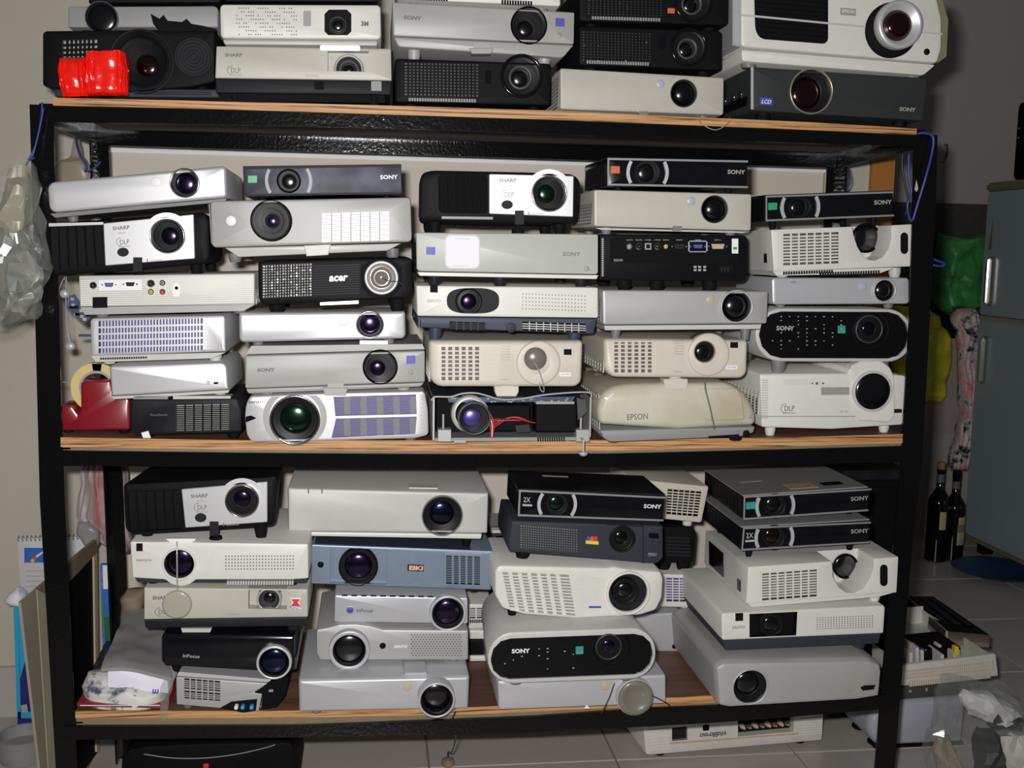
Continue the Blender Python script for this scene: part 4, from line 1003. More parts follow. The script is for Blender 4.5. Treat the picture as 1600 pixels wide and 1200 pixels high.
for k in range(8):
    for j in range(10):
        u = p.uv(414 + k * 10, 417 + j * 4.8); 
        if rnd.random() < (1.0 if k == 0 else .45): bm_box(bm, u[0] - .0016, u[0] + .0016, .003, .006, u[1] - .0014, u[1] + .0012)
addobj('inner_metal_glints', bm, 'brightsilver', p.root, smooth=0)  # silver chips imitate the glare showing through the grille
p.ribs(489, 413, 562, 461, 13, 'dark', t=.0012, frac=.3)
p.text('acer', 529, 435, 30, 'inkwhite', 9, bold=.035, italic=.2, y0=-.0012, t=.001)
c = p.uv(cx, cy); R = p.m(27); bm = bmesh.new(); bm_lathe(bm, c, [(R, .004), (R, -.004), (R * .94, -.005), (R * .84, -.005), (R * .8, .002)], 40); addobj('lens_ring', bm, 'brightsilver', p.root)
bm = bmesh.new(); bm_lathe(bm, c, [(R * .8, .001), (R * .78, -.002), (R * .6, -.003), (R * .58, -.0022), (R * .3, -.0022), (R * .28, -.003), (0, -.003)], 36); addobj('lens_cap', bm, 'capgrey', p.root)
bm = bmesh.new(); bm_tube(bm, curve([(c[0], -.004, c[1]), (c[0] + .013, -.006, c[1] - .006), (c[0] + .03, -.008, c[1] - .009), (c[0] + .042, -.006, c[1] - .026)], 5), .0008); addobj('cap_cord', bm, 'cableblack', p.root)
p.feet(mt='rubber', r=.012); p.rect(500, 470, 560, 476, 'brightsilver', 'lower_strip', t=-.004, depth=.02); A = p
p = P('grey projector with bright white slatted grille, second stack', [(328, 314), (642, 308), (644, 378), (331, 387)], Y2, A, .25, group=GM)
p.hole([(503, 333), (607, 331), (608, 376), (503, 378)], .006, 'holewhite', 'grey')
p.lens(424, 345, 33, 'black', .04, .003, .3, 'purple', .4, barrel='barrel', hole=True)
p.case([(328, 314), (642, 308), (644, 378), (331, 387)], r=7, mt='grey', bev=.004)
p.vent(503, 332, 608, 377, 7, 13, 'midgrey', hole=False, bx=.10, by=.22, fm='holewhite')
p.plate([(328, 364), (334, 387), (644, 378), (640, 383), (600, 391), (560, 401), (354, 404), (345, 392)], 'midgrey', 'lower_case', t=-.006, depth=.22) if False else p.case([(350, 387), (628, 380), (606, 392), (372, 402)], r=3, mt='lightgrey', y0=.003, depth=.235, name='lower_case')
p.ribs(362, 393, 490, 400, 9, 'dark', vertical=True, t=.0, frac=.12, name='lower_slots') if False else None
p.disc(361, 345, 8, 'labelwhite', 'remote_sensor'); lowtab(p, 496, 392, 42, 17, 'lightgrey', -2)
for r_ in (.7, .5):
    c = p.uv(424, 345); R = p.m(33 * r_); bm = bmesh.new(); bm_lathe(bm, c, [(R, .006), (R, .0), (R - .0012, .0), (R - .0012, .006)], 40); addobj('focus_ring', bm, 'barrelgrey', p.root)
p.sidevent(.01, .2, .1, .9, 12, 6, 'midgrey', 'dark', x=0); p.feet(mt='greyfoot', z=-.012); A = p
p = sony_mini('flat black projector with dusty blue sheen on the second stack', [(380, 261), (627, 257), (628, 303), (382, 307)], Y2, A, GM, 'plain', 'labelgreen', face='dustblue', lx=.285, lens_r=19, arcm='lip', lipm='dark')
# third stack
Y3 = zy('mid', 800, 692, .004)
p = P('gutted projector with its front off, boards and red wires bare', [(673, 618), (923, 619), (923, 688), (676, 690)], Y3 + .012, S, .2, group=GM)
# chassis: floor pan, side plates, rear block, wavy lid rim
pan = p.blk('floor_pan', .004, p.W - .012, 0, .2, .0, .006, 'midgrey')
p.blk('rear_block', .01, p.W - .01, .06, .2, .006, p.H - .006, 'hole'); p.blk('side_plate', .0, .003, .0, .2, .002, p.H - .004, 'silverdust'); p.blk('side_plate', p.W - .003, p.W, .0, .2, .006, p.H - .004, 'silverdust')
rim = [p.uv(*q) for q in ((674, 626), (680, 620), (704, 620), (722, 615), (742, 614), (760, 618), (782, 624), (815, 623), (850, 617), (900, 613), (922, 614), (924, 622))]
bm = bmesh.new(); bm_tube(bm, curve([(q[0], .0, q[1]) for q in rim], 4), .0016); addobj('lid_rim', bm, 'silverdust', p.root)
rim2 = [(q[0], q[1]) for q in rim]
bm = bmesh.new(); bm_loops(bm, [[(x, 0, z - .001), (x, .2, z - .001), (x, .2, z + .0008), (x, 0, z + .0008)] for x, z in rim2]); bmesh.ops.recalc_face_normals(bm, faces=bm.faces); addobj('lid', bm, 'darkgrey', p.root)
p.plate(rp(748, 634, 830, 676), 'blackmat', 'fan_housing', t=-.012, depth=.03, b=.002); p.plate(rp(838, 632, 902, 676), 'black', 'lamp_housing', t=-.006, depth=.05, b=.002)
p.plate([(700, 622), (900, 621), (896, 629), (702, 630)], 'pcb', 'circuit_board', t=-.010, depth=.07); p.plate(rp(838, 628, 898, 632), 'labelgrey', 'board_edge', t=-.004, depth=.03)
bm = bmesh.new(); rnd = random.Random(2)
for k in range(26):
    u = p.uv(700 + rnd.random() * 195, 623 + rnd.random() * 6); bm_box(bm, u[0] - .002, u[0] + .002, .006, .012, u[1] - .001, u[1] + .0012)
addobj('board_components', bm, 'labelgrey', p.root, smooth=0)
c = p.uv(738, 651); bm = bmesh.new(); R = p.m(29); bm_lathe(bm, (c[0] - .003, c[1] + .003), [(R * 1.02, .03), (R * 1.02, .010), (R, .008), (R * .8, .008)], 40); addobj('lens_mount', bm, 'silverdust', p.root)
p.lens(740, 652, 26, 'barrelgrey', .12, .016, .56, 'bright', hole=False, y0=.008, off=(-3, 0))
for x in (693, 909): 
    p.plate([(x - 9, 671), (x + 12, 671), (x + 12, 690), (x - 9, 690)], 'silverdust', 'bracket', t=.003, depth=.02, b=.001); c = p.uv(x, 665)
    bm = bmesh.new(); bm_loops(bm, [[(c[0] + .0018 * math.cos(a), .008 + .0018 * math.sin(a), z) for a in [k * math.pi / 4 for k in range(8)]] for z in (.012, .046)]); bmesh.ops.recalc_face_normals(bm, faces=bm.faces); addobj('spacer_rod', bm, 'silver', p.root)
rnd = random.Random(11)
for k in range(6):
    a = p.uv(764 + rnd.random() * 6, 652 + k * 4); b = p.uv(782 + k * 4, 655 + 3 * math.sin(k)); e = p.uv(812 + k * 4, 656 + k); f = p.uv(826 + k * 3, 662)
    bm = bmesh.new(); bm_tube(bm, curve([(a[0], .010, a[1]), (b[0], .004, b[1]), (e[0], .005, e[1]), (f[0], .014, f[1])], 5), .0009); addobj('wire', bm, 'red' if k % 3 else 'cableblack', p.root)
for k in range(3):
    a = p.uv(762 + k * 2, 645); b = p.uv(766 + k * 3, 664); e = p.uv(768 + k, 684)
    bm = bmesh.new(); bm_tube(bm, curve([(a[0], .006, a[1]), (b[0], .002, b[1]), (e[0], .004, e[1])], 5), .0009); addobj('wire', bm, 'labelwhite' if k == 1 else 'red', p.root)
p.plate([(806, 666), (828, 664), (830, 676), (808, 677)], 'chrome', 'metal_clip', t=-.006, depth=.01); p.plate([(902, 622), (916, 626), (918, 644), (904, 658)], 'barrelgrey', 'blower', t=-.004, depth=.03)
p.ribs(839, 683, 883, 689, 12, 'hole', vertical=True, name='pan_slots', frac=.3); p.ribs(710, 688, 728, 692, 6, 'silver', vertical=True, name='pan_slots')
u = p.uv(908, 690); bm = bmesh.new(); n = 12
p.feet(mt='greyfoot', r=.009, fy=(.03, None), fx=(.08, .9)); 
u0 = p.uv(907, 686); bm_loops(bm, [[(u0[0] + r_ * math.cos(2 * math.pi * i / n), -.028 + r_ * math.sin(2 * math.pi * i / n), u0[1] + z) for i in range(n)] for r_, z in ((.0018, .004), (.0018, -.016), (.0085, -.017), (.0085, -.020), (.005, -.024))]); bm_box(bm, u0[0] - .0016, u0[0] + .0016, -.03, .001, u0[1] + .001, u0[1] + .004)
bmesh.ops.recalc_face_normals(bm, faces=bm.faces); addobj('screw_foot', bm, 'silver', p.root); A = p
p = nec('beige projector whose round lens turret is closed by a brown cap', [(670, 532), (912, 532), (909, 605), (672, 605)], Y3, A, (690, 542, 753, 594), (841, 567, 35), (836, 560, 18), True, (887, 550), (883, 585), (791, 611), .2, (790, 541)); A = p; A.tl.z -= .004; A.tr.z -= .004
p = P('white over navy projector with wide oval lens window', [(650, 446), (935, 449), (929, 521), (654, 511)], Y3, A, .25, group=GM)
ov = [(739 + 41 * math.copysign(abs(math.cos(t)) ** .65, math.cos(t)), 470 + 20 * math.copysign(abs(math.sin(t)) ** .75, math.sin(t))) for t in [2 * math.pi * k / 32 for k in range(32)]]
p.holes.append(([p.uv(*k) for k in ov], .012, 'dark', 'black'))
p.case([(650, 446), (935, 449), (935, 497), (652, 494)], r=3, mt='white', bev=.003, name='upper_case')
p.lens(732, 471, 21, 'barrel', .1, .0065, .6, 'purple', hole=False, y0=.0085)
p.hole([(816, 504), (915, 506), (915, 519), (816, 517)], .008, 'hole', 'navy'); p.case([(652, 495), (933, 498), (928, 522), (656, 512)], r=2, mt='navy', bev=.002, y0=.002, depth=.245, name='lower_case')
p.vent(816, 504, 915, 518, 9, 4, 'lightgrey', hole=False, fm='hole', bx=.12, by=.4)
p.vent(702, 503, 758, 516, 5, 5, 'darkgrey', hole=False, fm='hole', bx=.2, by=.5); p.disc(799, 512, 8, 'darkgrey', 'foot_button', y0=.001)
p.rect(672, 445, 684, 457, 'hole', 'remote_sensor'); p.text('SANYO', 678, 470, 22, 'inkfaint', 5, bold=.02, italic=.1)
p.dots(817, 461, 914, 484, 20, 5, 1.3, 'midgrey'); p.sidevent(.01, .06, .45, .75, 6, 5, 'lightgrey', 'dark'); p.sidevent(.0, .24, .02, .24, 1, 1, 'navy', 'navy')
p.feet(mt='navy', r=.01); A = p
p = P('pale green-grey projector with square white lens shutter', [(650, 363), (935, 366), (935, 436), (651, 432)], Y3, A, .24, group=GM)
p.case([(650, 363), (935, 366), (935, 429), (651, 424)], r=[3, 3, 5, 6], mt='sgrey', bev=.003)
p.plate([(652, 425), (935, 430), (932, 436), (656, 431)], 'white', 'lower_lip', t=.001, depth=.2, b=.001)
p.rect(695, 367, 750, 420, 'sgrey', 'shutter_frame', t=.0012, r=9); p.rect(697, 369, 748, 418, 'paper', 'lens_shutter', t=.0022, r=8)
p.text('DO NOT PUSH', 722, 373, 22, 'inkfaint', 2.2, y0=-.0022, bold=0, name='fine_print'); p.text('CLOSE WHEN NOT', 720, 415, 24, 'inkfaint', 1.8, y0=-.0022, bold=0, name='fine_print')
p.rect(666, 386, 680, 398, 'labelblue', 'badge'); p.text('SONY', 893, 397, 28, 'inkgrey', 6.5, bold=.01); p.disc(917, 420, 4, 'labelgrey', 'remote_sensor')
p.sidevent(.01, .2, .1, .9, 12, 5, 'blackmat'); p.feet(mt='dark', spots=[(p.W * .46, .02), (p.W * .1, .2), (p.W * .9, .2), (p.W * .1, .03), (p.W * .92, .03)], z=-.0); A = p
p = sharp('black and silver projector with louvred end on the third stack top', [(655, 270), (903, 274), (903, 345), (655, 345)], Y3, A, GM,
 [(764, 272), (896, 275), (895, 339), (764, 334)], [(684, 272), (761, 273), (762, 334), (686, 333)], (857, 303, 28), (792, 320), (793, 282), (793, 304), (811, 337), 'green', off=(-4, 0),
 outline=[(654, 340), (655, 285), (660, 270), (676, 266), (822, 269), (896, 272), (907, 282), (903, 345), (890, 350), (760, 349), (660, 345)])
p.plate([(690, 338), (770, 339), (770, 343), (690, 342)], 'midgrey', 'lower_rail', t=.001); p.feet(mt='rubber', r=.01)
# fourth stack
Y4 = zy('mid', 1050, 688, .006)
p = P('yellowed cream projector with sliding cover over grey base', [(934, 607), (1181, 607), (1181, 676), (941, 690)], Y4, S, .26, group=GM)
p.case([(937, 664), (934, 640), (940, 618), (956, 605), (985, 600), (1140, 598), (1162, 610), (1176, 630), (1183, 650), (1182, 666), (1060, 672)], r=8, mt='cream', bev=.01, nose=[(0, .012), (.002, .006), (.007, .002), (.016, 0)], name='upper_case', back=(.0, .0, 0), seg=5)
p.case([(938, 673), (1182, 667), (1179, 677), (1160, 683), (955, 692), (944, 686)], r=3, mt='midgrey', bev=.004, y0=.004, name='lower_case', depth=.25)
p.plate([(1090, 607), (1152, 607), (1160, 625), (1163, 656), (1104, 657), (1097, 650), (1096, 622)], 'cream', 'sliding_cover', t=.002, r=4, b=.0015, depth=.002)
p.text('EPSON', 996, 651, 32, 'inkgrey', 9, bold=0, t=.001); p.disc(1167, 678, 5.5, 'hole', 'remote_sensor', y0=.003); p.plate([(1108, 682), (1156, 679), (1156, 682), (1108, 685)], 'hole', 'slot', t=-.003, depth=.006)
p.disc(1172, 651, 3, 'labelgrey', 'mark', y0=.0)
p.sidevent(.02, .2, .15, .85, 9, 8, 'lightgrey', 'hole'); p.feet(mt='rubber', r=.012); A = p; A.tl.z = A.tr.z = at(1050, 600, Y4).z
p = nec('beige projector with square-hole grille on the cream yellowed one', [(944, 529), (1170, 531), (1168, 592), (945, 590)], Y4 + .005, A, (960, 532, 1023, 582), (1107, 554, 33), (1099, 549, 17), False, (1147, 539), (1143, 574), (1055, 600), .2, (1061, 532))
Mi = p.M.inverted(); bm = bmesh.new(); bm_tube(bm, [Mi @ q for q in curve([at(1101, 595, Y4 - .002), at(1103, 612, Y4 - .02), at(1110, 640, Y4 - .024), at(1116, 670, Y4 - .02)], 6)], .0013); addobj('hanging_strap', bm, 'greyfoot', p.root)
A = p; A.tl.z -= .002; A.tr.z -= .002
p = flatpale('silver-grey projector with large dark lens at the corner, beneath the socket one', [(941, 453), (1201, 455), (1199, 506), (942, 508)], Y4, A, GM, (1150, 479, 26), (1110, 468), None, 'silverdust', 'dottan', side=True, ring='silver', rw=.1, out=.006, g=.8)
p.plate([(944, 509), (1190, 507), (1188, 514), (946, 516)], 'lightgrey', 'lower_lip', t=-.001, depth=.2); A = p
p = P('black projector turned backwards, coloured sockets in a row', [(937, 367), (1169, 369), (1169, 438), (937, 438)], Y4, A, .24, group=GM)
p.case([(937, 366), (1165, 368), (1169, 373), (1169, 432), (1160, 440), (937, 438)], r=4, mt='black', bev=.003)
p.plate([(953, 371), (1153, 373), (1153, 412), (953, 410)], 'blackmat', 'socket_panel', t=.0012, r=2)
for x, y, r_, m_ in ((983, 385, 5.5, 'labelgrey'), (998, 385, 5.5, 'hole'), (1027, 385, 5.5, 'hole'), (1040, 385, 4.5, 'yellow')): jack(p, x, y, r_, m_)
p.rect(1007, 380, 1017, 390, 'labelgrey', 'socket_shell', t=.003); p.rect(1009, 382, 1015, 388, 'hole', 'socket', t=.0036)
vga(p, 1061, 385, 16, 'dark', t=.0012); vga(p, 1090, 385, 16, 'labelblue', t=.0014); vga(p, 1121, 385, 22, 'dottan', t=.0012)
bl = [(1076, 376), (1104, 376), (1104, 394), (1076, 394)]
for a, b, c_, d_ in ((1075, 376, 1105, 377.6), (1075, 392.6, 1105, 394), (1075, 376, 1077, 394), (1103, 376, 1105, 394)): p.rect(a, b, c_, d_, 'labelblue' if False else 'dotblue', 'socket_frame', t=.0015)
p.plate(rp(1143, 373, 1153, 396), 'labelwhite', 'sticker', t=.0018); p.rect(1145, 386, 1151, 390, 'labelgreen', 'sticker_print', t=.0022); p.text('PJ503D', 966, 407, 14, 'inkdim', 4.5, y0=-.0012, bold=0)
for k, (x, t_) in enumerate(((983, 'AUDIO IN'), (998, 'RS232'), (1012, 'USB'), (1027, 'S-VIDEO'), (1040, 'VIDEO'), (1061, 'MONITOR'), (1090, 'COMPUTER'), (1121, 'DVI-I'))): p.text(t_, x, 375, 10, 'inkdim', 1.8, y0=-.0012, bold=0, name='fine_print')
for x in (1086, 1093, 1101): 
    for y in (417, 422): p.rect(x - 2.2, y - 1.6, x + 2.2, y + 1.6, 'inkdim', 'warning_mark')
p.rect(1122, 414, 1145, 427, 'hole', 'power_socket', t=.001)
for x in (1127, 1132, 1137): p.rect(x - .8, 418, x + .8, 424, 'chrome', 'power_pin', t=.0016)
p.ribs(940, 372, 943, 432, 18, 'inkdim', t=.0008, name='edge_teeth'); p.feet(mt='rubber', r=.012, spots=[(p.W * .18, .02), (p.W * .4, .02), (p.W * .76, .02), (p.W * .18, .19), (p.W * .8, .19)]); A = p
p = flatpale('plain pale beige projector with blue-grey spot on the backward black one', [(928, 296), (1175, 303), (1174, 361), (928, 354)], Y4, A, GM, (1116, 327, 21.5), (1080, 314), (1058, 350)); 
p.plate([(930, 356), (1174, 362), (1160, 364), (940, 359)], 'lightgrey', 'lower_lip', t=-.002, depth=.19); A = p
p = sony_mini('flat black projector with orange badge near the shelf underside', [(949, 247), (1168, 251), (1168, 294), (949, 290)], Y4, A, GM, 'plain', 'labelorange', lx=.285, lens_r=22, top_mat='dark', logo='inkdim', lr=22)
# fifth stack
Y5 = zy('mid', 1290, 672, .01)
p = P('white projector with black lens under a raised hood at the fifth stack foot', [(1187, 584), (1416, 586), (1411, 664), (1187, 666)], Y5, S, .25, group=GM)
p.case([(1187, 584), (1325, 583), (1327, 575), (1345, 572), (1382, 573), (1396, 585), (1416, 587), (1411, 664), (1300, 671), (1190, 668)], r=4, mt='white', bev=.004)
p.plate([(1329, 571), (1345, 564), (1375, 563), (1390, 574), (1397, 590), (1397, 650), (1388, 660), (1340, 657), (1331, 640)], 'white', 'lens_hood', t=.003, b=.002, depth=.02, r=4)
p.lens(1362, 611, 31, 'lightgrey', .12, .006, .86, 'plain', hole=False, y0=-.003, ribs=False, bulge=.12)
dlp(p, 1231, 638, 21, 'inkgrey'); p.rect(1283, 605, 1327, 617, 'labelgrey', 'label_strip', t=.0006)
p.rect(1224, 592, 1284, 602, 'white', 'button_strip', t=.0008, r=1)
for x, r_ in ((1269, 1.3), (1276, 2.2), (1286, 1.5)): p.disc(x, 599, r_, 'inkgrey', 'indicator', t=.0014)
p.plate([(1190, 650), (1390, 650), (1390, 651.2), (1190, 651.2)], 'midgrey', 'seam', t=.0003); p.rect(1395, 639, 1409, 645, 'hole', 'remote_sensor', r=1.5); p.text('EX CD', 1319, 643, 12, 'inkfaint', 3, bold=0, name='fine_print')
p.sidevent(.01, .22, .2, .98, 11, 14, 'white', 'hole', bx=.35); p.ribs(1190, 592, 1200, 655, 16, 'lightgrey', name='edge_teeth', frac=.25); p.feet(mt='white', r=.009, fy=(.02, None)); A = p
p = oval('stadium-fronted black projector in pale rim against the post, middle board', [(1181, 481), (1427, 483), (1426, 566), (1180, 565)], Y5, A, GM, 'purple', (1228, 513), (1316, 515), (1362, 516, 29, -6, -2), .38, (1186, 487, 1421, 560), body='lightgrey'); A = p
p = flatpale('silver projector with rounded shining end, between oval black and scooped white', [(1206, 434), (1421, 434), (1421, 475), (1207, 476)], Y5, A, GM, (1381, 454, 18.5), (1348, 448), None, 'silver', 'dotblue', side=False, ring='silver', rw=.14, out=.005, g=.8, r=5, d=.2)
p.text('VPL', 1240, 441, 9, 'labelblue', 3, bold=0, name='fine_print'); A = p
def hitachi(label, quad, Y, on, group, vent, notch, lens, pill, d=.24, rec=.06):
    """front block with a scoop open to the top; the lens sits on the rear block behind it"""
    p = P(label, quad, Y, on, d, group=group)
    p.vent(*vent, 7, 10, 'white', 'holebrown', bx=.2, by=.5, dep=.008)
    p.hole([(pill[0] - 6, pill[1] - 17), (pill[0] + 6, pill[1] - 17), (pill[0] + 6, pill[1] + 17), (pill[0] - 6, pill[1] + 17)], .004, 'hole', 'hole', r=6)
    out = [quad[0]] + notch + quad[1:]
    p.case(out, r=1.5, mt='white', bev=.0015, depth=rec, seg=2)
    TL, TR, BR, BL = [p.uv(*k) for k in quad]; bm = bmesh.new()
    p.lens(lens[0], lens[1], lens[2], 'black', .06, .006, .92, 'plain', hole=False, y0=rec - .001, ribs=False, bulge=.14)
    bm_loops(bm, [[(k[0], yy, k[1]) for k in inset(ccw([TL, TR, BR, BL]), .0004 if yy < d - .001 else .003)] for yy in (rec - .001, d - .003, d)])
    bmesh.ops.recalc_face_normals(bm, faces=bm.faces); addobj('rear_case', bm, 'white', p.root)
    p.blk('side_button', -.002, 0, .03, .045, p.H * .2, p.H * .5, 'blackgloss')
    return p
p = hitachi('white projector with scooped lens bay, on the fifth stack of the middle board', [(1205, 359), (1430, 350), (1432, 416), (1209, 424)], Y5, A, GM, (1224, 364, 1310, 413), [(1332, 354), (1334, 368), (1340, 386), (1349, 400), (1358, 406), (1368, 407), (1380, 401), (1389, 388), (1393, 372), (1393, 352)], (1352, 372, 23), (1413, 380))
p.ribs(1223, 423, 1302, 428, 20, 'dark', vertical=True, name='lower_slots', t=.0004); p.plate([(1208, 424), (1400, 418), (1375, 427), (1214, 431)], 'white', 'lower_lip', t=-.002, depth=.21); p.ribs(1280, 424, 1375, 430, 24, 'dark', vertical=True, t=.0004, name='lower_slots'); p.feet(mt='lightgrey', z=-.004); A = p
p = sony_mini('flat black projector with green badge beside the wooden door trim', [(1196, 306), (1395, 299), (1396, 338), (1196, 346)], Y5, A, GM, 'plain', 'labelgreen', lx=.27, lens_r=19, top_mat='dark', lr=20, logo='inkdim')

# ------------------------------------------------ LOWEST BOARD
S = SH['low']
# first stack
Y6 = zy('low', 350, 1110, .006)
p = P('dented silver projector with broken corner showing blue capacitors', [(275, 1056), (420, 1068), (417, 1112), (276, 1101)], Y6, S, .22, group=GB)
p.case([(275, 1058), (420, 1068), (398, 1082), (410, 1084), (404, 1112), (276, 1101)], r=2, mt='silverdust', bev=.002)
p.vent(288, 1062, 344, 1078, 6, 5, 'silverdust', hole=False, bx=.2, by=.5); p.vent(288, 1081, 344, 1093, 6, 4, 'silverdust', hole=False, bx=.2, by=.5)
p.plate([(276, 1056), (420, 1066), (424, 1062), (280, 1050)], 'brightsilver', 'lid', t=-.001, depth=.21)
p.plate([(344, 1106), (362, 1096), (402, 1092), (400, 1110), (380, 1113)], 'hole', 'torn_opening', t=.001)
for x, m_ in ((370, 'labelwhite'), (380, 'cyan'), (394, 'cyan')):
    bm = bmesh.new(); c = p.uv(x, 1102); bm_lathe(bm, c, [(0, -.012), (.0032, -.012), (.0035, -.010), (.0035, .0)], 14); addobj('capacitor', bm, m_, p.root)
p.plate([(398, 1082), (420, 1066), (452, 1056), (446, 1085), (432, 1104), (408, 1108), (412, 1084)], 'blackmat', 'broken_corner', t=.002, depth=.05); p.plate([(420, 1077), (427, 1076), (427, 1080), (420, 1080)], 'labelgrey', 'mark', t=.003)
p.feet(mt='greyfoot', r=.008); B0 = p; A = p
p = P('glossy black projector with pale ringed lens under the low cream one', [(252, 989), (462, 992), (462, 1052), (252, 1040)], Y6, A, .24, group=GB)
p.case([(250, 1000), (256, 989), (462, 992), (463, 1050), (400, 1050), (256, 1042), (250, 1034)], r=4, mt='blackgloss', bev=.006, nose=[(0, .008), (.003, .003), (.012, 0)])
p.lens(429, 1032, 28, 'brightsilver', .14, .012, .8, 'blue', hole=False, y0=-.0, ribs=False); p.text('InFocus', 299, 1025, 26, 'inkdim', 5.5, bold=.01)
p.plate([(282, 984), (330, 984), (327, 990), (284, 990)], 'lightgrey', 'top_label', t=-.006, depth=.02); p.feet(mt='rubber', r=.01); A = p
p = sharp_low('cream and charcoal projector with red arrow badge beside its niche lens', [(225, 918), (481, 921), (481, 964), (225, 968), (481, 979), (226, 982)], Y6, A, GB, (388, 919, 448, 951), (420, 938, 20), .6, (252, 934), (253, 956)); p.on = A
p.plate([(453, 934), (471, 934), (467, 940), (471, 951), (453, 951), (457, 940)], 'labelwhite', 'badge', t=.0008); p.plate([(455, 936), (469, 936), (465, 941), (470, 947), (454, 947), (459, 941)], 'labelred', 'badge_print', t=.0014)
p.text('READY', 462, 949, 17, 'labelblue', 3.5, y0=-.001, bold=0); p.feet(mt='dark', r=.01, z=.0); A = p
p = P('white projector with a translucent lens cap dangling on a string', [(203, 848), (482, 851), (482, 905), (206, 906)], Y6 - .0, A, .26, group=GB)
p.lens(280, 881, 27, 'white', .12, .004, .84, 'purple', .5, ribs=False)
p.case([(203, 846), (482, 850), (482, 904), (455, 906), (306, 906), (296, 914), (284, 917), (268, 914), (258, 906), (207, 903)], r=3, mt='white', bev=.003)
p.case([(207, 905), (482, 905), (478, 915), (212, 914)], r=2, mt='darkgrey', y0=.012, depth=.24, name='lower_case'); p.ribs(354, 908, 459, 914, 26, 'lightgrey', vertical=True, t=-.010, name='lower_slots')
p.rect(213, 849, 223, 861, 'hole', 'remote_sensor'); p.text('sanyo', 225, 876, 24, 'inkfaint', 5, bold=.03); p.dots(353, 869, 458, 889, 23, 5, 1.3, 'inkgrey'); p.plate([(259, 842), (307, 842), (300, 848), (266, 848)], 'labelwhite', 'zoom_recess', t=-.001, depth=.012)
c = p.uv(279, 940); R = p.m(23); bm = bmesh.new(); bm_lathe(bm, c, [(0, -.018), (R * .85, -.018), (R, -.017), (R, -.013), (R * .9, -.012), (0, -.012)], 32); addobj('lens_cap', bm, 'capclear', p.root)
a = p.uv(277, 845); b = p.uv(279, 915); bm = bmesh.new(); bm_tube(bm, curve([(a[0], -.004, a[1]), ((a[0] + b[0]) / 2 + .001, -.014, (a[1] + b[1]) / 2), (b[0], -.014, b[1]), (c[0], -.0175, c[1] + R * .8)], 5), .0012); addobj('cap_string', bm, 'capclear', p.root)
p.feet(mt='rubber', r=.010, z=-.0); A = p
p = sharp('black and silver projector tilted just below the middle board', [(196, 765), (418, 752), (426, 820), (201, 834)], Y6 + .012, A, GB,
 [(284, 764), (418, 752), (418, 815), (290, 824)], [(198, 767), (282, 766), (287, 826), (202, 831)], (379, 781, 27), (314, 808), (312, 774), (314, 792), (335, 822), 'purple', off=(0, -3),
 outline=[(192, 760), (196, 756), (420, 745), (432, 742), (435, 755), (430, 818), (424, 823), (206, 837), (195, 828)])
p.plate([(246, 747), (262, 742), (264, 754), (252, 757)], 'labelgrey', 'peeling_sticker', t=-.03, depth=.031) if False else None
p.blk('top_cover', .02, p.W - .01, .01, .2, p.H + .002, p.H + .006, 'blackdust'); p.blk('peeling_sticker', .06, .09, .05, .08, p.H + .006, p.H + .0068, 'labelgrey'); p.feet(mt='rubber', r=.01)
# second stack
Y7 = zy('low', 600, 1112, .003)
p = P('large silver projector with tubular lens at the second stack foot', [(466, 1064), (734, 1058), (732, 1110), (467, 1114)], Y7, S, .26, group=GB)
p.case([(466, 1062), (734, 1056), (732, 1109), (467, 1114)], r=4, mt='silver', bev=.006, nose=[(0, .006), (.002, .0025), (.007, 0)])
p.lens(681, 1084, 29, 'silver', .12, .03, .78, 'plain', hole=False, ribs=False); p.disc(637, 1073, 7, 'dottan'); p.blk('lens_housing', p.uv(660, 1)[0], p.uv(703, 1)[0], .004, .09, p.H - .002, p.H + .010, 'silver', b=.004)
p.feet(mt='greyfoot', r=.008, fy=(.012, None)); A = p
p = P('silver projector with honeycomb perforations and big ring lens', [(496, 986), (732, 985), (732, 1032), (500, 1032)], Y7 + .06, A, .22, group=GB)
p.case([(494, 984), (512, 981), (530, 976), (555, 975), (578, 978), (600, 984), (732, 985), (732, 1032), (500, 1032), (494, 1020)], r=3, mt='silverdust', bev=.004)
p.lens(546, 1012, 32, 'silver', .2, .016, .76, 'plain', hole=False); p.disc(598, 1009, 5, 'hole'); p.text('SANYO', 626, 1010, 21, 'inkwhite', 5, bold=.03, italic=.2)
p.dots(643, 992, 718, 1024, 17, 10, 1.3, 'inkgrey', stagger=True); p.ribs(651, 1031, 694, 1035, 13, 'inkgrey', vertical=True, name='lower_slots'); p.feet(mt='greyfoot', r=.009, fy=(.015, None)); A = p
p = P('slim silver projector with blue button mark and ringed lens', [(523, 932), (731, 935), (730, 975), (522, 972)], Y7 + .075, A, .22, group=GB)
p.case([(523, 930), (731, 934), (731, 975), (522, 972)], r=3, mt='silver', bev=.003, back=(0, 0, -.003)); p.lens(699, 955, 29, 'silver', .14, .014, .74, 'purple', hole=False)
p.disc(547, 973 - 20, 7, 'silverdust', 'button_ring'); p.disc(547, 953, 5, 'labelblue', 'power_button', t=.0016); p.text('InFocus', 570, 954, 25, 'inkgrey', 5.5, bold=.02); p.ribs(531, 930, 680, 932.5, 10, 'dark', vertical=True, t=.0006, name='upper_slots', frac=.3)
p.feet(mt='greyfoot', r=.008); A = p
p = P('metallic blue projector with fine horizontal ribs and orange nameplate', [(487, 851), (770, 861), (767, 922), (486, 912)], Y7 + .10, A, .26, group=GB)
p.hole([(516, 855), (605, 859), (604, 914), (516, 911)], .012, 'blue', 'blue'); p.vent(697, 869, 750, 913, 5, 16, 'blue', 'hole', bx=.28, by=.4)
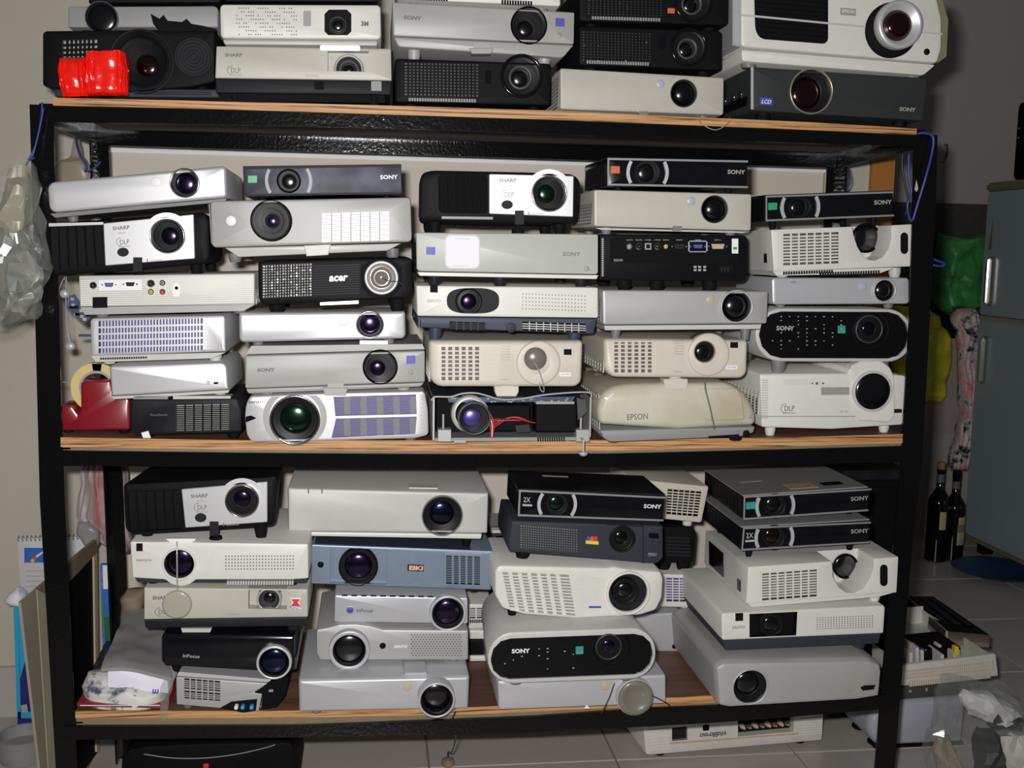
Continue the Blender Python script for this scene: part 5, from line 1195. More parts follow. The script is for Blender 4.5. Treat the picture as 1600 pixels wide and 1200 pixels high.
p.case([(487, 851), (770, 861), (767, 922), (486, 912)], r=1.5, mt='blue', bev=.002)
p.lens(560, 883, 31, 'blackgloss', .06, .012, .7, 'purple', hole=False, y0=.0115, ribs=True)
for (a, b, n_) in ((490, 514, 20), (607, 695, 20), (752, 766, 20)):
    yc = lerp([(487, 0), (770, 10)], (a + b) / 2); p.ribs(a, 855 + yc, b, 911 + yc, n_, 'blue', t=.0012, frac=.3, sl=.035)
p.disc(501, 882, 5, 'hole', t=.0022); p.rect(637, 882, 662, 892, 'hole', 'nameplate', t=.002); p.text('EIKI', 650, 887, 22, 'eikiorange', 7.5, y0=-.002, bold=.05, name='logo'); p.blk('top_strip', .002, p.W - .002, .002, .25, p.H - .002, p.H + .0015, 'navy'); p.feet(mt='dark', r=.01); A = p
p = P('tall warm white projector with big lens right below the middle board', [(449, 762), (764, 771), (762, 836), (450, 833)], Y7 + .10, A, .26, group=GB)
p.lens(691, 805, 33, 'greyfoot', .06, .006, .6, 'blue', .6)
p.case([(449, 762), (764, 770), (762, 834), (450, 831)], r=3, mt='lightgrey', bev=.005, nose=[(0, .005), (.0015, .002), (.006, 0)]); p.case([(453, 832), (754, 836), (752, 844), (456, 839)], r=2, mt='white', y0=.006, depth=.24, name='lower_case')
p.blk('top_niche', p.uv(664, 1)[0], p.uv(712, 1)[0], .012, .045, p.H - .001, p.H + .0012, 'white', b=.0005)
for x in (482, 503): p.plate([(x - 1, 764), (x + 1, 764), (x + 1, 771), (x - 1, 771)], 'inkgrey', 'seam', t=.0006)
p.feet(mt='rubber', r=.008, z=-.006)
# third stack
Y8 = zy('low', 900, 1110, .002)
p = P('silver projector with dull capped lens beneath the stadium-fronted one', [(777, 1064), (1041, 1054), (1041, 1100), (779, 1110)], Y8, S, .26, group=GB)
p.case(r=4, mt='silver', bev=.005); c = p.uv(990, 1085); R = p.m(28)
bm = bmesh.new(); bm_lathe(bm, c, [(R, 0), (R, -.016), (R * .9, -.018), (R * .7, -.0185), (R * .68, -.0178), (0, -.0178)], 36); addobj('lens_cap', bm, 'capdim', p.root)
bm = bmesh.new(); bm_lathe(bm, c, [(R * 1.04, 0), (R * 1.04, -.014), (R, -.015), (R, 0)], 36); addobj('lens_ring', bm, 'silver', p.root)
p.disc(946, 1072, 7, 'dottan'); p.plate([(912, 1107), (917, 1101), (922, 1107)], 'labelwhite', 'warning_mark'); Mi = p.M.inverted()
bm = bmesh.new(); bm_tube(bm, [Mi @ q for q in curve([at(960, 1068, Y8 - .005), at(952, 1090, Y8 - .02), at(939, 1117, Y8 - .025)], 6)], .001); addobj('cap_cord', bm, 'cableblack', p.root)
bm = bmesh.new(); bm_tube(bm, [Mi @ q for q in curve([at(1008, 1083, Y8 - .014), at(1030, 1092, Y8 - .02), at(1046, 1101, Y8 - .018)], 6)], .001); addobj('cap_cord', bm, 'cableblack', p.root)
p.feet(mt='greyfoot', r=.008); A = p
p = oval('stadium-fronted black projector with bright nameplate, lowest board', [(762, 989), (1025, 980), (1025, 1060), (762, 1070)], Y8 - .03, A, GB, 'purple', (814, 1018), (906, 1017), (956, 1012, 28, -6, -3), .08, (767, 994, 1020, 1058), body='lightgrey', logomat='inkwhite')
A = p
p = P('off-white projector with slanted cell grille and round lens bay', [(774, 884), (1036, 890), (1030, 952), (778, 956)], Y8 + .03, A, .19, group=GB)
p.hole([(785, 894), (889, 898), (899, 962), (797, 954)], .006, 'holegrey', 'white'); p.lens(981, 927, 33, 'white', .07, .008, .66, 'plain', .5, off=(-6, -6), barrel='barrelgrey', hole=False) if False else None
p.chole(981, 926, 31, .02, 'dark', 'barrelgrey')
p.case([(772, 890), (780, 882), (950, 886), (960, 884), (981, 888), (1005, 890), (1034, 892), (1038, 905), (1036, 935), (1026, 955), (1000, 963), (900, 968), (820, 962), (784, 952), (772, 930)], r=6, mt='white', bev=.006, nose=[(0, .007), (.002, .003), (.009, 0)])
Q = [p.uv(*k) for k in ((785, 894), (889, 898), (899, 962), (797, 954))]; bm = bmesh.new()
def BB(a, b): return (Q[0] * (1 - a) + Q[1] * a) * (1 - b) + (Q[3] * (1 - a) + Q[2] * a) * b
for i in range(1, 7): bm_loops(bm, [[(k[0], yy, k[1]) for k in (BB(i / 7 - .06, 0), BB(i / 7 + .0, 0), BB(i / 7 + .0, 1), BB(i / 7 - .06, 1))] for yy in (-.0002, .005)])
for i in range(1, 13): bm_loops(bm, [[(k[0], yy, k[1]) for k in (BB(0, i / 13 - .02), BB(1, i / 13 - .02), BB(1, i / 13 + .014), BB(0, i / 13 + .014))] for yy in (-.0006, .005)])
bmesh.ops.recalc_face_normals(bm, faces=bm.faces); addobj('vent_grille', bm, 'white', p.root, smooth=0)
p.ribs(892, 902, 944, 930, 6, 'white', t=.0008, frac=.4); c = p.uv(981, 926); R = p.m(33); bm = bmesh.new(); bm_lathe(bm, c, [(R * 1.06, .006), (R * 1.06, -.004), (R, -.006), (R * .93, -.004), (R * .93, .004)], 44); addobj('lens_ring', bm, 'white', p.root)
p.lens(975, 921, 21, 'barrel', .14, .014, .6, 'plain', hole=False, y0=.014); p.plate([(920, 947), (939, 947), (939, 950), (920, 950)], 'labelblue', 'remote_sensor', t=.0006); p.feet(mt='rubber', r=.008); A = p
p = P('dark grey projector with a small bird badge beside a square lens bay', [(800, 816), (1036, 827), (1034, 880), (797, 862)], Y8 + .05, A, .175, group=GB)
p.vent(813, 824, 903, 860, 24, 10, 'darkgrey', 'holegrey', bx=.45, by=.45); p.lens(972, 842, 21, 'barrel', .14, .004, .5, 'green', .5)
p.case([(800, 814), (1036, 822), (1036, 872), (1026, 881), (795, 862), (795, 845)], r=2.5, mt='darkgrey', bev=.003)
p.plate([(947, 819), (1005, 822), (1005, 823.2), (947, 820.2)], 'dark', 'seam'); p.plate([(1004, 822), (1005.4, 822), (1005.4, 879), (1004, 879)], 'dark', 'seam')
for dx, m_ in ((-6, 'labelblue'), (0, 'labelorange'), (6, 'labelred')): p.plate([(925 + dx - 4, 848), (925 + dx - 3, 841), (925 + dx, 837), (925 + dx + 3, 840), (925 + dx + 2, 844), (925 + dx + 4, 848)], m_, 'badge', t=.0007 + .0002 * (dx > 0) + .0004 * (dx < 0))
p.rect(915, 845, 935, 850, 'yellow', 'badge', t=.0014)
p.text('PJ501', 1019, 867, 14, 'inkdim', 6, bold=0, italic=.25); p.rect(1014, 833, 1029, 841, 'blackgloss', 'remote_sensor', r=2); p.blk('side_cover', -.0015, 0, .01, p.d - .02, .004, p.H - .003, 'blackmat'); p.feet(mt='rubber', r=.012, fy=(.03, None)); A = p
p = sony_mini('flat black projector lying on the dark grey bird-badge one', [(811, 765), (1039, 776), (1036, 814), (809, 806)], Y8 + .06, A, GB, 'green', None, '2X', lx=.265, lens_r=19, logo='inkwhite', top_mat='blackdust', lr=20, d=.165)
p.blk('peeling_label', .06, .11, .12, .128, p.H + .0016, p.H + .0024, 'labelgrey')
# fourth stack
Y9 = zy('low', 1250, 1098, .004)
p = P('large dusty silver projector with round corner lens, fourth stack foot', [(1117, 1040), (1380, 1035), (1377, 1092), (1122, 1105)], Y9, S, .30, group=GB)
p.lens(1172, 1073, 28, 'silver', .07, .003, .66, 'plain', .6)
p.case([(1117, 1042), (1130, 1034), (1360, 1030), (1378, 1037), (1380, 1050), (1376, 1090), (1340, 1096), (1140, 1108), (1122, 1104)], r=6, mt='silverdust', bev=.008, nose=[(0, .010), (.002, .005), (.008, .0015), (.018, 0)])
p.plate([(1344, 1074), (1350, 1071), (1368, 1070), (1365, 1077), (1348, 1079)], 'hole', 'remote_sensor', t=.0008); p.text('DLP', 1327, 1079, 11, 'inkfaint', 4, bold=0); p.feet(mt='rubber', r=.01); A = p
p = P('white over slate projector with square dark lens window, fourth stack', [(1127, 958), (1384, 947), (1376, 1008), (1132, 1018)], Y9 + .04, A, .28, group=GB)
p.hole([(1171, 957), (1246, 954), (1244, 994), (1171, 996)], .014, 'black', 'blackgloss', r=2)
p.case([(1127, 958), (1384, 946), (1381, 990), (1128, 1001)], r=[5, 5, 3, 4], mt='white', bev=.004, name='upper_case'); p.case([(1129, 1001), (1380, 991), (1375, 1008), (1136, 1019)], r=2, mt='darkgrey', y0=.006, depth=.26, name='lower_case')
p.lens(1203, 974, 19, 'barrel', .1, .006, .6, 'plain', hole=False, y0=.012); p.rect(1149, 958, 1161, 970, 'hole', 'remote_sensor'); p.text('SANYO', 1154, 980, 20, 'inkfaint', 5, bold=.03, italic=.1)
p.dots(1277, 964, 1363, 981, 21, 6, 1.0, 'inkgrey'); p.sidevent(.06, .11, .45, .8, 1, 1, 'labelwhite', 'labelwhite'); p.feet(mt='darkgrey', r=.012, z=0); A = p
p = hitachi('white projector with scooped lens bay on the fourth stack, lowest board', [(1169, 886), (1404, 870), (1401, 926), (1166, 944)], Y9 + .045, A, GB, (1191, 893, 1276, 935), [(1300, 877), (1302, 903), (1311, 918), (1322, 926), (1335, 927), (1350, 919), (1360, 903), (1365, 888), (1366, 873)], (1320, 884, 20), (1381, 899), d=.26, rec=.07)
p.blk('side_window', -.001, 0, .13, .22, p.H * .15, p.H * .85, 'blackgloss'); p.plate([(1168, 943), (1401, 926), (1372, 934), (1176, 950)], 'white', 'lower_lip', t=-.004, depth=.22); p.feet(mt='white', z=-.004); A = p
p = sony_mini('lower of two flat black projectors just under the middle board', [(1161, 824), (1360, 815), (1358, 848), (1158, 860)], Y9 + .08, A, GB, 'red', None, '2X', lx=.25, lens_r=19, logo='labelgrey', top_mat='midgrey', lr=20, d=.24); A = p
p = sony_mini('upper of two flat black projectors, beige sticker on its lid', [(1162, 775), (1361, 763), (1356, 798), (1161, 812)], Y9 + .10, A, GB, 'plain', 'labelteal', '', lx=.25, lens_r=19, logo='labelgrey', top_mat='midgrey', lr=20, d=.24)
p.blk('sticker', .10, .155, .02, .06, p.H + .0016, p.H + .0022, 'dottan'); p.blk('sticker_print', .135, .143, .03, .036, p.H + .0022, p.H + .0026, 'labelred'); p.blk('paper_label', .03, .075, .10, .115, p.H + .0016, p.H + .0022, 'labelgrey'); p.blk('button_pad', .17, .21, .03, .055, p.H + .0016, p.H + .0022, 'hole')
# column standing behind, between third and fourth stacks
YB = .222
class Flat:
    def __init__(s, z): s.z = z
    def ztop(s, X): return s.z
p = P('grey projector at the foot of the rear column', [(995, 960), (1066, 957), (1062, 1018), (995, 1018)], YB, SH['low'], .2, group=GB)
p.case([(990, 960), (1066, 957), (1062, 1018), (990, 1018)], r=3, mt='silver', bev=.003); p.disc(1054, 1010, 4, 'hole', 'remote_sensor'); p.feet(mt='rubber', r=.012, spots=[(.01, .03), (p.W * .85, .02), (p.W * .85, .13)]); R0 = p
p = P('white projector with barred grille low in the rear column', [(1030, 899), (1085, 900), (1084, 948), (1030, 947)], YB, R0, .2, group=GB)
p.vent(1041, 903, 1082, 940, 4, 9, 'white', 'holepurple', bx=.14, by=.4); p.case([(990, 896), (1088, 898), (1086, 950), (990, 947)], r=3, mt='white', bev=.003); p.feet(mt='white', r=.009, spots=[(0, .03), (p.W * .85, .03)]); R1 = p
p = P('matt black projector in the middle of the rear column', [(1030, 827), (1086, 829), (1084, 882), (1030, 880)], YB + .01, R1, .2, group=GB)
p.case([(990, 821), (1084, 824), (1088, 832), (1084, 880), (990, 878)], r=5, mt='black', bev=.004); p.ribs(1040, 838, 1078, 870, 6, 'dark', frac=.3, name='vent_slats'); p.feet(mt='rubber', r=.013, spots=[(-.03, .03), (p.W * .25, .03), (p.W * .82, .03)]); R2 = p
p = P('white projector with barred grille topping the rear column', [(1015, 753), (1106, 762), (1094, 816), (1030, 811)], YB, R2, .2, group=GB)
p.vent(1041, 765, 1094, 806, 6, 9, 'beige', 'hole', bx=.14, by=.4, quad=[(1043, 764), (1096, 768), (1090, 807), (1041, 803)]); p.case([(985, 748), (1108, 760), (1096, 817), (985, 806)], r=3, mt='beige', bev=.003, name='case'); p.feet(mt='white', r=.009, spots=[(0, .03), (p.W * .8, .03)])
# small rear column between second and third stacks
p = P('white and black projector standing low behind the second stack', [(733, 985), (775, 985), (775, 1033), (733, 1034)], .212, SH['low'], .2, group=GB)
p.case([(733, 985), (775, 985), (775, 999), (733, 999)], r=2, mt='white', name='upper_case'); p.case([(733, 1000), (775, 1000), (775, 1024), (733, 1025)], r=1, mt='black', name='middle_band', y0=.002, depth=.19); p.case([(733, 1025), (775, 1025), (775, 1033), (733, 1034)], r=1, mt='white', name='lower_case'); p.feet(mt='rubber', spots=[(.01, .03), (.04, .03), (.03, .14)]); R3 = p
p = P('small white slotted projector stacked behind the silver slim one', [(732, 946), (768, 946), (768, 982), (732, 983)], .212, R3, .18, group=GB)
p.vent(734, 950, 754, 966, 2, 6, 'white', 'hole', bx=.2, by=.5); p.case([(732, 944), (775, 944), (775, 981), (732, 983)], r=2, mt='white'); p.ribs(734, 968, 754, 973, 7, 'hole', vertical=True, name='lower_slots'); p.feet(mt='rubber', spots=[(.01, .03), (.035, .03), (.03, .14)]); R4 = p
p = P('half-hidden pcb-strewn projector carcass behind the tall white one', [(768, 800), (800, 800), (800, 842), (768, 842)], .24, R4, .15, group=GB)
p.case([(768, 833), (815, 834), (815, 905), (768, 905)], r=2, mt='dark'); p.plate([(769, 833), (812, 833), (812, 828), (769, 828)], 'lightgrey', 'pan', t=.0, depth=.14); p.blk('connector_row', .0, .03, .01, .03, .006, .02, 'labelgrey'); p.blk('orange_relay', .008, .022, .0, .02, .0, .006, 'labelorange'); p.blk('circuit_board', .002, .03, .03, .15, .008, .01, 'pcb'); 
gz = (p.M @ p.uv(735, 905).to_3d()).z if False else None
uvb = p.uv(785, 905)[1]; p.feet(mt='rubber', spots=[(.01, .03), (.03, .12)], z=uvb)
# ================================================================== OTHER THINGS
def blob(name, label, cat, rows, Y, thick, mt, amp=.006, freq=18.0, n=40, seed=0.0, pleat=0.0, group=None, parent=None, sq=2.6, sub=5, flat=False):
    """soft bag or cloth: rings between a left and a right edge, thickness in depth, crumpled by noise"""
    R = []
    for i in range(len(rows) - 1):
        for k in range(sub):
            t = k / sub; t2 = t * t * (3 - 2 * t); R.append([a + (b - a) * (t if j == 0 else t2) for j, (a, b) in enumerate(zip(rows[i], rows[i + 1]))])
    R.append(list(rows[-1])); base = at((rows[-1][1] + rows[-1][2]) / 2, rows[-1][0], Y)
    root = parent; bm = bmesh.new(); loops = []
    for i, r in enumerate(R):
        y, xl, xr = r[:3]; th = thick * (r[3] if len(r) > 3 else 1)
        a, b = at(xl, y, Y), at(xr, y, Y); c = (a + b) / 2; h = (b - a) / 2; L = []
        e = min(1, .35 + min(i, len(R) - 1 - i) * .3)
        for k in range(n):
            t = 2 * math.pi * k / n; ca, sa = math.cos(t), math.sin(t)
            x = math.copysign(abs(ca) ** (2 / sq), ca); yy = math.copysign(abs(sa) ** (2 / sq), sa)
            q = c + h * x + Vector((0, yy * th / 2 * e, 0))
            nv = noise.noise_vector(q * freq + Vector((seed, seed * 2, 0)))
            q = q + nv * amp + Vector((0, -math.sin(k * 2.4 + seed + 2 * noise.noise(q * 9)) * pleat * e, 0))
            L.append(q - base)
        loops.append(L)
    bm_loops(bm, loops); bmesh.ops.recalc_face_normals(bm, faces=bm.faces)
    if flat: bmesh.ops.triangulate(bm, faces=bm.faces[:])
    o = addobj(name, bm, mt, None, smooth=0 if flat else 50); o.location = base
    if label: tag(o, label, cat, group)
    return o
def wire(name, label, pts, r, mt, parent=None, cat='wire', group=None, k=6):
    bm = bmesh.new(); pts = curve(pts, k); b = pts[0]
    bm_tube(bm, [p - (b if parent is None else Vector()) for p in pts], r)
    o = addobj(name, bm, mt, parent)
    if parent is None: o.location = b; tag(o, label, cat, group)
    return o
def wbox(name, x0, x1, y0, y1, z0, z1, mt, parent=None, b=0, M=None):
    bm = bmesh.new(); bm_box(bm, x0, x1, y0, y1, z0, z1); bmesh.ops.recalc_face_normals(bm, faces=bm.faces)
    if b: bmesh.ops.bevel(bm, geom=bm.edges[:], offset=b, segments=2, affect='EDGES')
    return addobj(name, bm, mt, parent)
def slab(name, pts, th, mt, parent=None):
    pts = [Vector(p) for p in pts]; nn = (pts[1] - pts[0]).cross(pts[2] - pts[0]).normalized() * th
    bm = bmesh.new(); bm_loops(bm, [pts, [p + nn for p in pts]]); bmesh.ops.recalc_face_normals(bm, faces=bm.faces)
    return addobj(name, bm, mt, parent)
def lathe_z(name, c, prof, mt, parent, n=28):
    bm = bmesh.new(); prev = None
    bm_loops(bm, [[(c[0] + max(r, 1e-4) * math.cos(2 * math.pi * i / n), c[1] + max(r, 1e-4) * math.sin(2 * math.pi * i / n), z) for i in range(n)] for r, z in prof])
    bmesh.ops.recalc_face_normals(bm, faces=bm.faces); return addobj(name, bm, mt, parent)
# ---- red bundle on the top board
zt = SH['top'].ztop(at(140, 150, -.0).x)
rb = empty('red_bundle', at(146, 154, .02)); tag(rb, 'bright red shiny taped bundle standing on the top board', 'bundle')
for rows, th, sd in (([(91, 94, 138), (110, 93, 139), (130, 95, 139), (150.5, 100, 139)], .03, 1.0), ([(80, 146, 186), (84, 137, 199), (110, 136, 201), (135, 136, 201), (150.5, 137, 201)], .035, 4.0)):
    o = blob('taped_block', None, None, rows, .012, th, 'redtape', amp=.0025, freq=60, pleat=.0018, seed=sd, sq=5, n=64); o.parent = rb; o.location = o.location - rb.location
o = None
# ---- red tape dispenser
td = P('dark red tape dispenser with yellow roll beside the left post', [(93, 633), (203, 620), (203, 673), (93, 673)], zy('mid', 150, 673, .005), SH['mid'], .06, group=None, name='tape_dispenser', cat='tape dispenser')
td.case([(93, 632), (112, 634), (121, 648), (126, 640), (125, 600), (130, 594), (172, 594), (176, 612), (183, 621), (199, 621), (203, 628), (203, 672), (93, 673)], r=5, mt='redplastic', bev=.004, name='body')
c = td.uv(147, 608); 
for nm, prof, m_ in (('tape_roll', [(td.m(41), .018), (td.m(41), .042), (td.m(28), .042), (td.m(28), .018), (td.m(41), .018)], 'tape'), ('tape_core', [(td.m(28), .017), (td.m(28), .043), (td.m(24), .043), (td.m(24), .017), (td.m(28), .017)], 'labelgrey'), ('hub', [(0, .016), (td.m(8), .016), (td.m(8), .044), (0, .044)], 'dark')):
    bm = bmesh.new(); bm_lathe(bm, c, prof, 44); bmesh.ops.recalc_face_normals(bm, faces=bm.faces); addobj(nm, bm, m_, td.root)
td.plate([(139, 570), (155, 570), (151, 600), (145, 600)], 'dark', 'hub_arm', t=-.018, depth=.04)
td.feet(mt='rubber', r=.008, fx=(.1, .9), fy=(.01, .05))
# ---- earbuds hanging beside the left post
eb = empty('earbuds', at(105, 430, .10)); tag(eb, 'pair of grey wired earbuds dangling beside the left post', 'earbuds')
w0 = eb.location.copy()
def ebw(pts, r, m_='cablegrey', nm='cable'):
    bm = bmesh.new(); bm_tube(bm, curve([at(x, y, .10) - w0 for x, y in pts], 6), r); return addobj(nm, bm, m_, eb)
ebw([(112, 428), (104, 432), (103, 470), (104, 505), (106, 522)], .0009); ebw([(104, 430), (97, 440), (93, 456), (100, 464)], .0009); ebw([(100, 436), (107, 446), (106, 480)], .0006); ebw([(92, 596), (100, 597), (108, 598)], .0009)
for x, y, dx, dy in ((110, 541, -3, -18), (101, 459, 0, -3)):
    c = at(x, y, .10) - w0; bm = bmesh.new(); bmesh.ops.create_uvsphere(bm, u_segments=16, v_segments=10, radius=.0085)
    for v in bm.verts: v.co = Vector((v.co.x, v.co.y * .75, v.co.z * .9)) + c
    addobj('earpiece', bm, 'silver', eb)
    if dy < -5: bm = bmesh.new(); bm_tube(bm, [c + Vector((0, 0, .002)), c + Vector((-.003, 0, .022))], .0033); addobj('stem', bm, 'silver', eb)
wire('cable', 'thin tan wire looping down behind the silver tilted projector', [at(158, 255, .41), at(172, 285, .42), at(180, 300, .43), at(176, 330, .44)], .0008, 'cablegrey')
# ---- small circuit board
pc = empty('circuit_board', at(125, 500, .14)); tag(pc, 'small dark blue circuit board wedged beside the ribbed projector', 'circuit board')
A = [at(97, 474, .12), at(116, 459, .12), at(142, 497, .12), at(131, 507, .12)]; slab('board', [p - pc.location for p in A], .0016, 'pcb', pc)
rnd = random.Random(3)
for k in range(9):
    a, b = rnd.random() * .8 + .1, rnd.random() * .7 + .15; q = (A[0] * (1 - b) + A[1] * b) * (1 - a) + (A[3] * (1 - b) + A[2] * b) * a - pc.location
    wbox('component', q.x - .003, q.x + .003, q.y - .006, q.y - .0005, q.z - .0025, q.z + .0025, ['labelgrey', 'hole', 'dottan'][k % 3], pc)
wbox('component', pc.location.x * 0 + (A[1] - pc.location).x, (A[1] - pc.location).x + .03, 0, .01, -.03, -.026, 'pcb', pc)
# ---- hanging blue wires
G = 'blue wires tied to the rack'
wire('wire', 'blue wire tied round the top of the left front post', [at(66, 160, -.008), at(64, 185, -.010), at(56, 225, -.014), at(38, 264, -.02)], .0016, 'cableblue', group=G)
wire('wire', 'shorter blue wire twisted beside the one on the left front post', [at(68, 168, -.012), at(62, 200, -.014), at(52, 240, -.018), at(46, 250, -.014), at(54, 246, -.01)], .0016, 'cableblue', group=G)
wire('wire', 'blue wire dropping from the top board near the left rear post', [at(119, 192, .30), at(118, 215, .32), at(124, 240, .34), at(134, 258, .35), at(133, 268, .35)], .0022, 'cableblue', group=G)
wire('wire', 'blue wire end sticking up behind the silver tilted projector', [at(158, 252, .36), at(148, 262, .36), at(137, 268, .36)], .0018, 'cableblue', group=G)
wire('wire', 'thin brown wire beside the left rear post', [at(139, 205, .36), at(143, 230, .37), at(141, 262, .37)], .0008, 'cableblack', group=G)
wire('wire', 'blue wire looped over the corner of the right front post', [at(1432, 209, -.008), at(1446, 208, -.012), at(1458, 215, -.014), at(1456, 240, -.014), at(1447, 275, -.016), at(1438, 305, -.012), at(1432, 325, -.008), at(1426, 345, -.006)], .0024, 'cableblue', group=G)
wire('wire', 'long blue wire hanging inside the right front post', [at(1420, 240, -.008), at(1420, 275, -.010), at(1424, 300, -.010), at(1418, 320, -.010), at(1420, 338, -.008), at(1425, 346, -.006)], .0022, 'cableblue', group=G)
wire('wire', 'blue wire dangling behind the right rear post', [at(1325, 262, .37), at(1328, 280, .38), at(1326, 290, .38), at(1320, 300, .38)], .0020, 'cableblue', group=G)
wire('wire', 'dark loose wire hanging between the right posts', [at(1410, 238, .1), at(1410, 265, .1), at(1417, 300, .1), at(1420, 318, .1), at(1414, 336, .1)], .002, 'cableblack', group=G)
wire('wire', 'red and blue wire ends poking out past the right post', [at(1458, 405, .02), at(1466, 408, .02), at(1476, 412, .02), at(1470, 416, .02), at(1458, 414, .02)], .0022, 'cableblue', group=G)
wr = empty('wire_stub', at(1475, 240, FY - .02)); tag(wr, 'short red-tipped blue wire sticking out of the far wall', 'wire')
for pts, m_ in (([(1480, 226), (1480, 238), (1478, 246)], 'cableblue'), ([(1478, 246), (1475, 252), (1470, 254)], 'red')):
    bm = bmesh.new(); bm_tube(bm, curve([at(x, y, FY - .02) - wr.location for x, y in pts], 5), .0035); addobj('wire_end', bm, m_, wr)
bm = bmesh.new(); q = at(1480, 226, FY - .02) - wr.location; bm_tube(bm, [q, q + Vector((0, .03, 0))], .003); addobj('wire_end', bm, 'cableblue', wr)
wt = at(1432, 290, -.0045); bm = bmesh.new(); A = [at(1432, 281, -.0045), at(1435, 295, -.0045), at(1432, 300, -.0045), at(1429, 296, -.0045)]
slab('bare_metal_chip', A, .0006, 'dottan', rk)
# ---- clear bag with foil on the left post, brown bag behind
cb = blob('plastic_bag', 'clear crumpled plastic bag with foil hanging on the left front post', 'bag', [(256, 20, 42, .4), (275, 2, 52, .6), (310, -12, 58), (350, -20, 64), (390, -24, 71), (430, -24, 76), (465, -20, 70), (490, -12, 52), (508, -4, 20, .5)], -.07, .07, 'bagclear', amp=.022, freq=30, seed=3, n=36, sub=3, flat=True)
fo2 = blob('foil', None, None, [(362, -12, 30, .5), (385, -16, 52), (420, -18, 58), (455, -16, 56), (485, -10, 34), (500, -4, 14, .5)], -.07, .05, 'foil', amp=.022, freq=40, seed=8, n=26, sub=3, flat=True)
fo2.parent = cb; fo2.location = fo2.location - cb.location
o = blob('dust_bag', None, None, [(262, 8, 44, .5), (300, 0, 50), (340, -6, 40), (372, -10, 20, .5)], -.06, .03, 'bagbrown', amp=.018, freq=30, seed=12, n=24, sub=3, flat=True); o.parent = cb; o.location = o.location - cb.location; o.name = 'inner_bag'
blob('plastic_bag', 'brownish plastic bag behind the left rear post', 'bag', [(212, 112, 120, .3), (240, 106, 124, .4), (254, 90, 132, .8), (264, 86, 140), (280, 84, 145), (310, 86, 140), (345, 90, 130, .5)], .43, .05, 'bagbrown', amp=.01, freq=18, seed=5)
# ---- pink bag behind the lower shelf
blob('plastic_bag', 'striped pink and white plastic bag hanging behind the lower left stack', 'bag', [(715, 134, 196, .4), (740, 128, 200), (775, 122, 201), (805, 120, 203), (835, 150, 205), (855, 172, 204, .6), (864, 184, 200, .4)], .47, .06, 'pinkbag', amp=.008, freq=22, seed=2, pleat=.004, n=60)
blob('plastic_bag', 'small greyish clear bag under the pink striped one', 'bag', [(816, 122, 142, .4), (832, 120, 156), (846, 130, 156), (857, 144, 152, .4)], .44, .03, 'baggrey', amp=.005, freq=30, seed=6)
# ---- big panel leaning left of the rack
zq = at(31, 941, .06).z; A = at(31, 941, .06); Bq = flr(149, 853, zq)
pa = proj(Vector((A.x, A.y, .002))); pb = proj(Vector((Bq.x, Bq.y, .002)))
pn = P('large beige framed panel with black face standing left of the rack', [(31, 941), (149, 853), pb, pa], (A.y, Bq.y), None, .06, name='framed_panel', cat='panel')
def ext(p0, p1, yb): return (p0[0] + (p1[0] - p0[0]) * (yb - p0[1]) / (p1[1] - p0[1]), yb)
yA, yB = pa[1] - 2, pb[1] - 2
l0, l1, l2, l3 = ((31, 941), (60, 1192)), ((55, 921), (73, 1200)), ((76, 905), (90, 1200)), ((149, 860), (152, 1080))
def yb_(t): return yA + (yB - yA) * t
e0, e1, e2, e3 = ext(*l0, yb_(0)), ext(*l1, yb_(.25)), ext(*l2, yb_(.42)), ext(*l3, yb_(1))
pn.plate([l0[0], l1[0], e1, e0], 'beigeboard', 'side_board', t=.002, depth=.003)
pn.plate([l1[0], l2[0], e2, e1], 'beigeedge', 'edge_strip', t=.003, depth=.003)
pn.plate([(74, 935), (146, 870), e3, e2], 'blackmat', 'black_face', t=-.001, depth=.003)
pn.plate([(55, 921), (147, 843), (149, 862), (102, 912), (76, 932)], 'brownboard', 'top_bar', t=.005, depth=.003)
pn.plate([(145, 868), (150, 864), e3, (e3[0] - 4, e3[1])], 'dottan', 'rear_edge', t=.003, depth=.003)
pn.plate([(36, 944), (144, 862), e3, (e0[0] + 6, e0[1])], 'brownboard', 'backing', t=-.003, depth=.008)
# ---- poster board and black board behind
def stand(name, label, cat, x0, x1, ytop, Y, d, m_, parts=()):
    a, b = at(x0, ytop, Y), at(x1, ytop, Y); r = empty(name, Vector((a.x, Y, 0))); tag(r, label, cat)
    wbox('board', 0, b.x - a.x, 0, d, .001, a.z, m_, r, .001); return r, a, b
r_, a, b = stand('poster_board', 'narrow blue and green poster board standing behind the left stacks', 'poster', 156, 171, 882, .50, .012, 'poster')
for nm_, za_, zb_, m_ in (('white_print', 848, 920, 'labelwhite'), ('blue_print', 922, 962, 'picblue'), ('green_print', 964, 1040, 'pcbgreen')):
    wbox(nm_, .006, b.x - a.x - .001, -.001, 0, at(165, zb_, .5).z, min(a.z - .002, at(165, za_, .5).z), m_, r_)
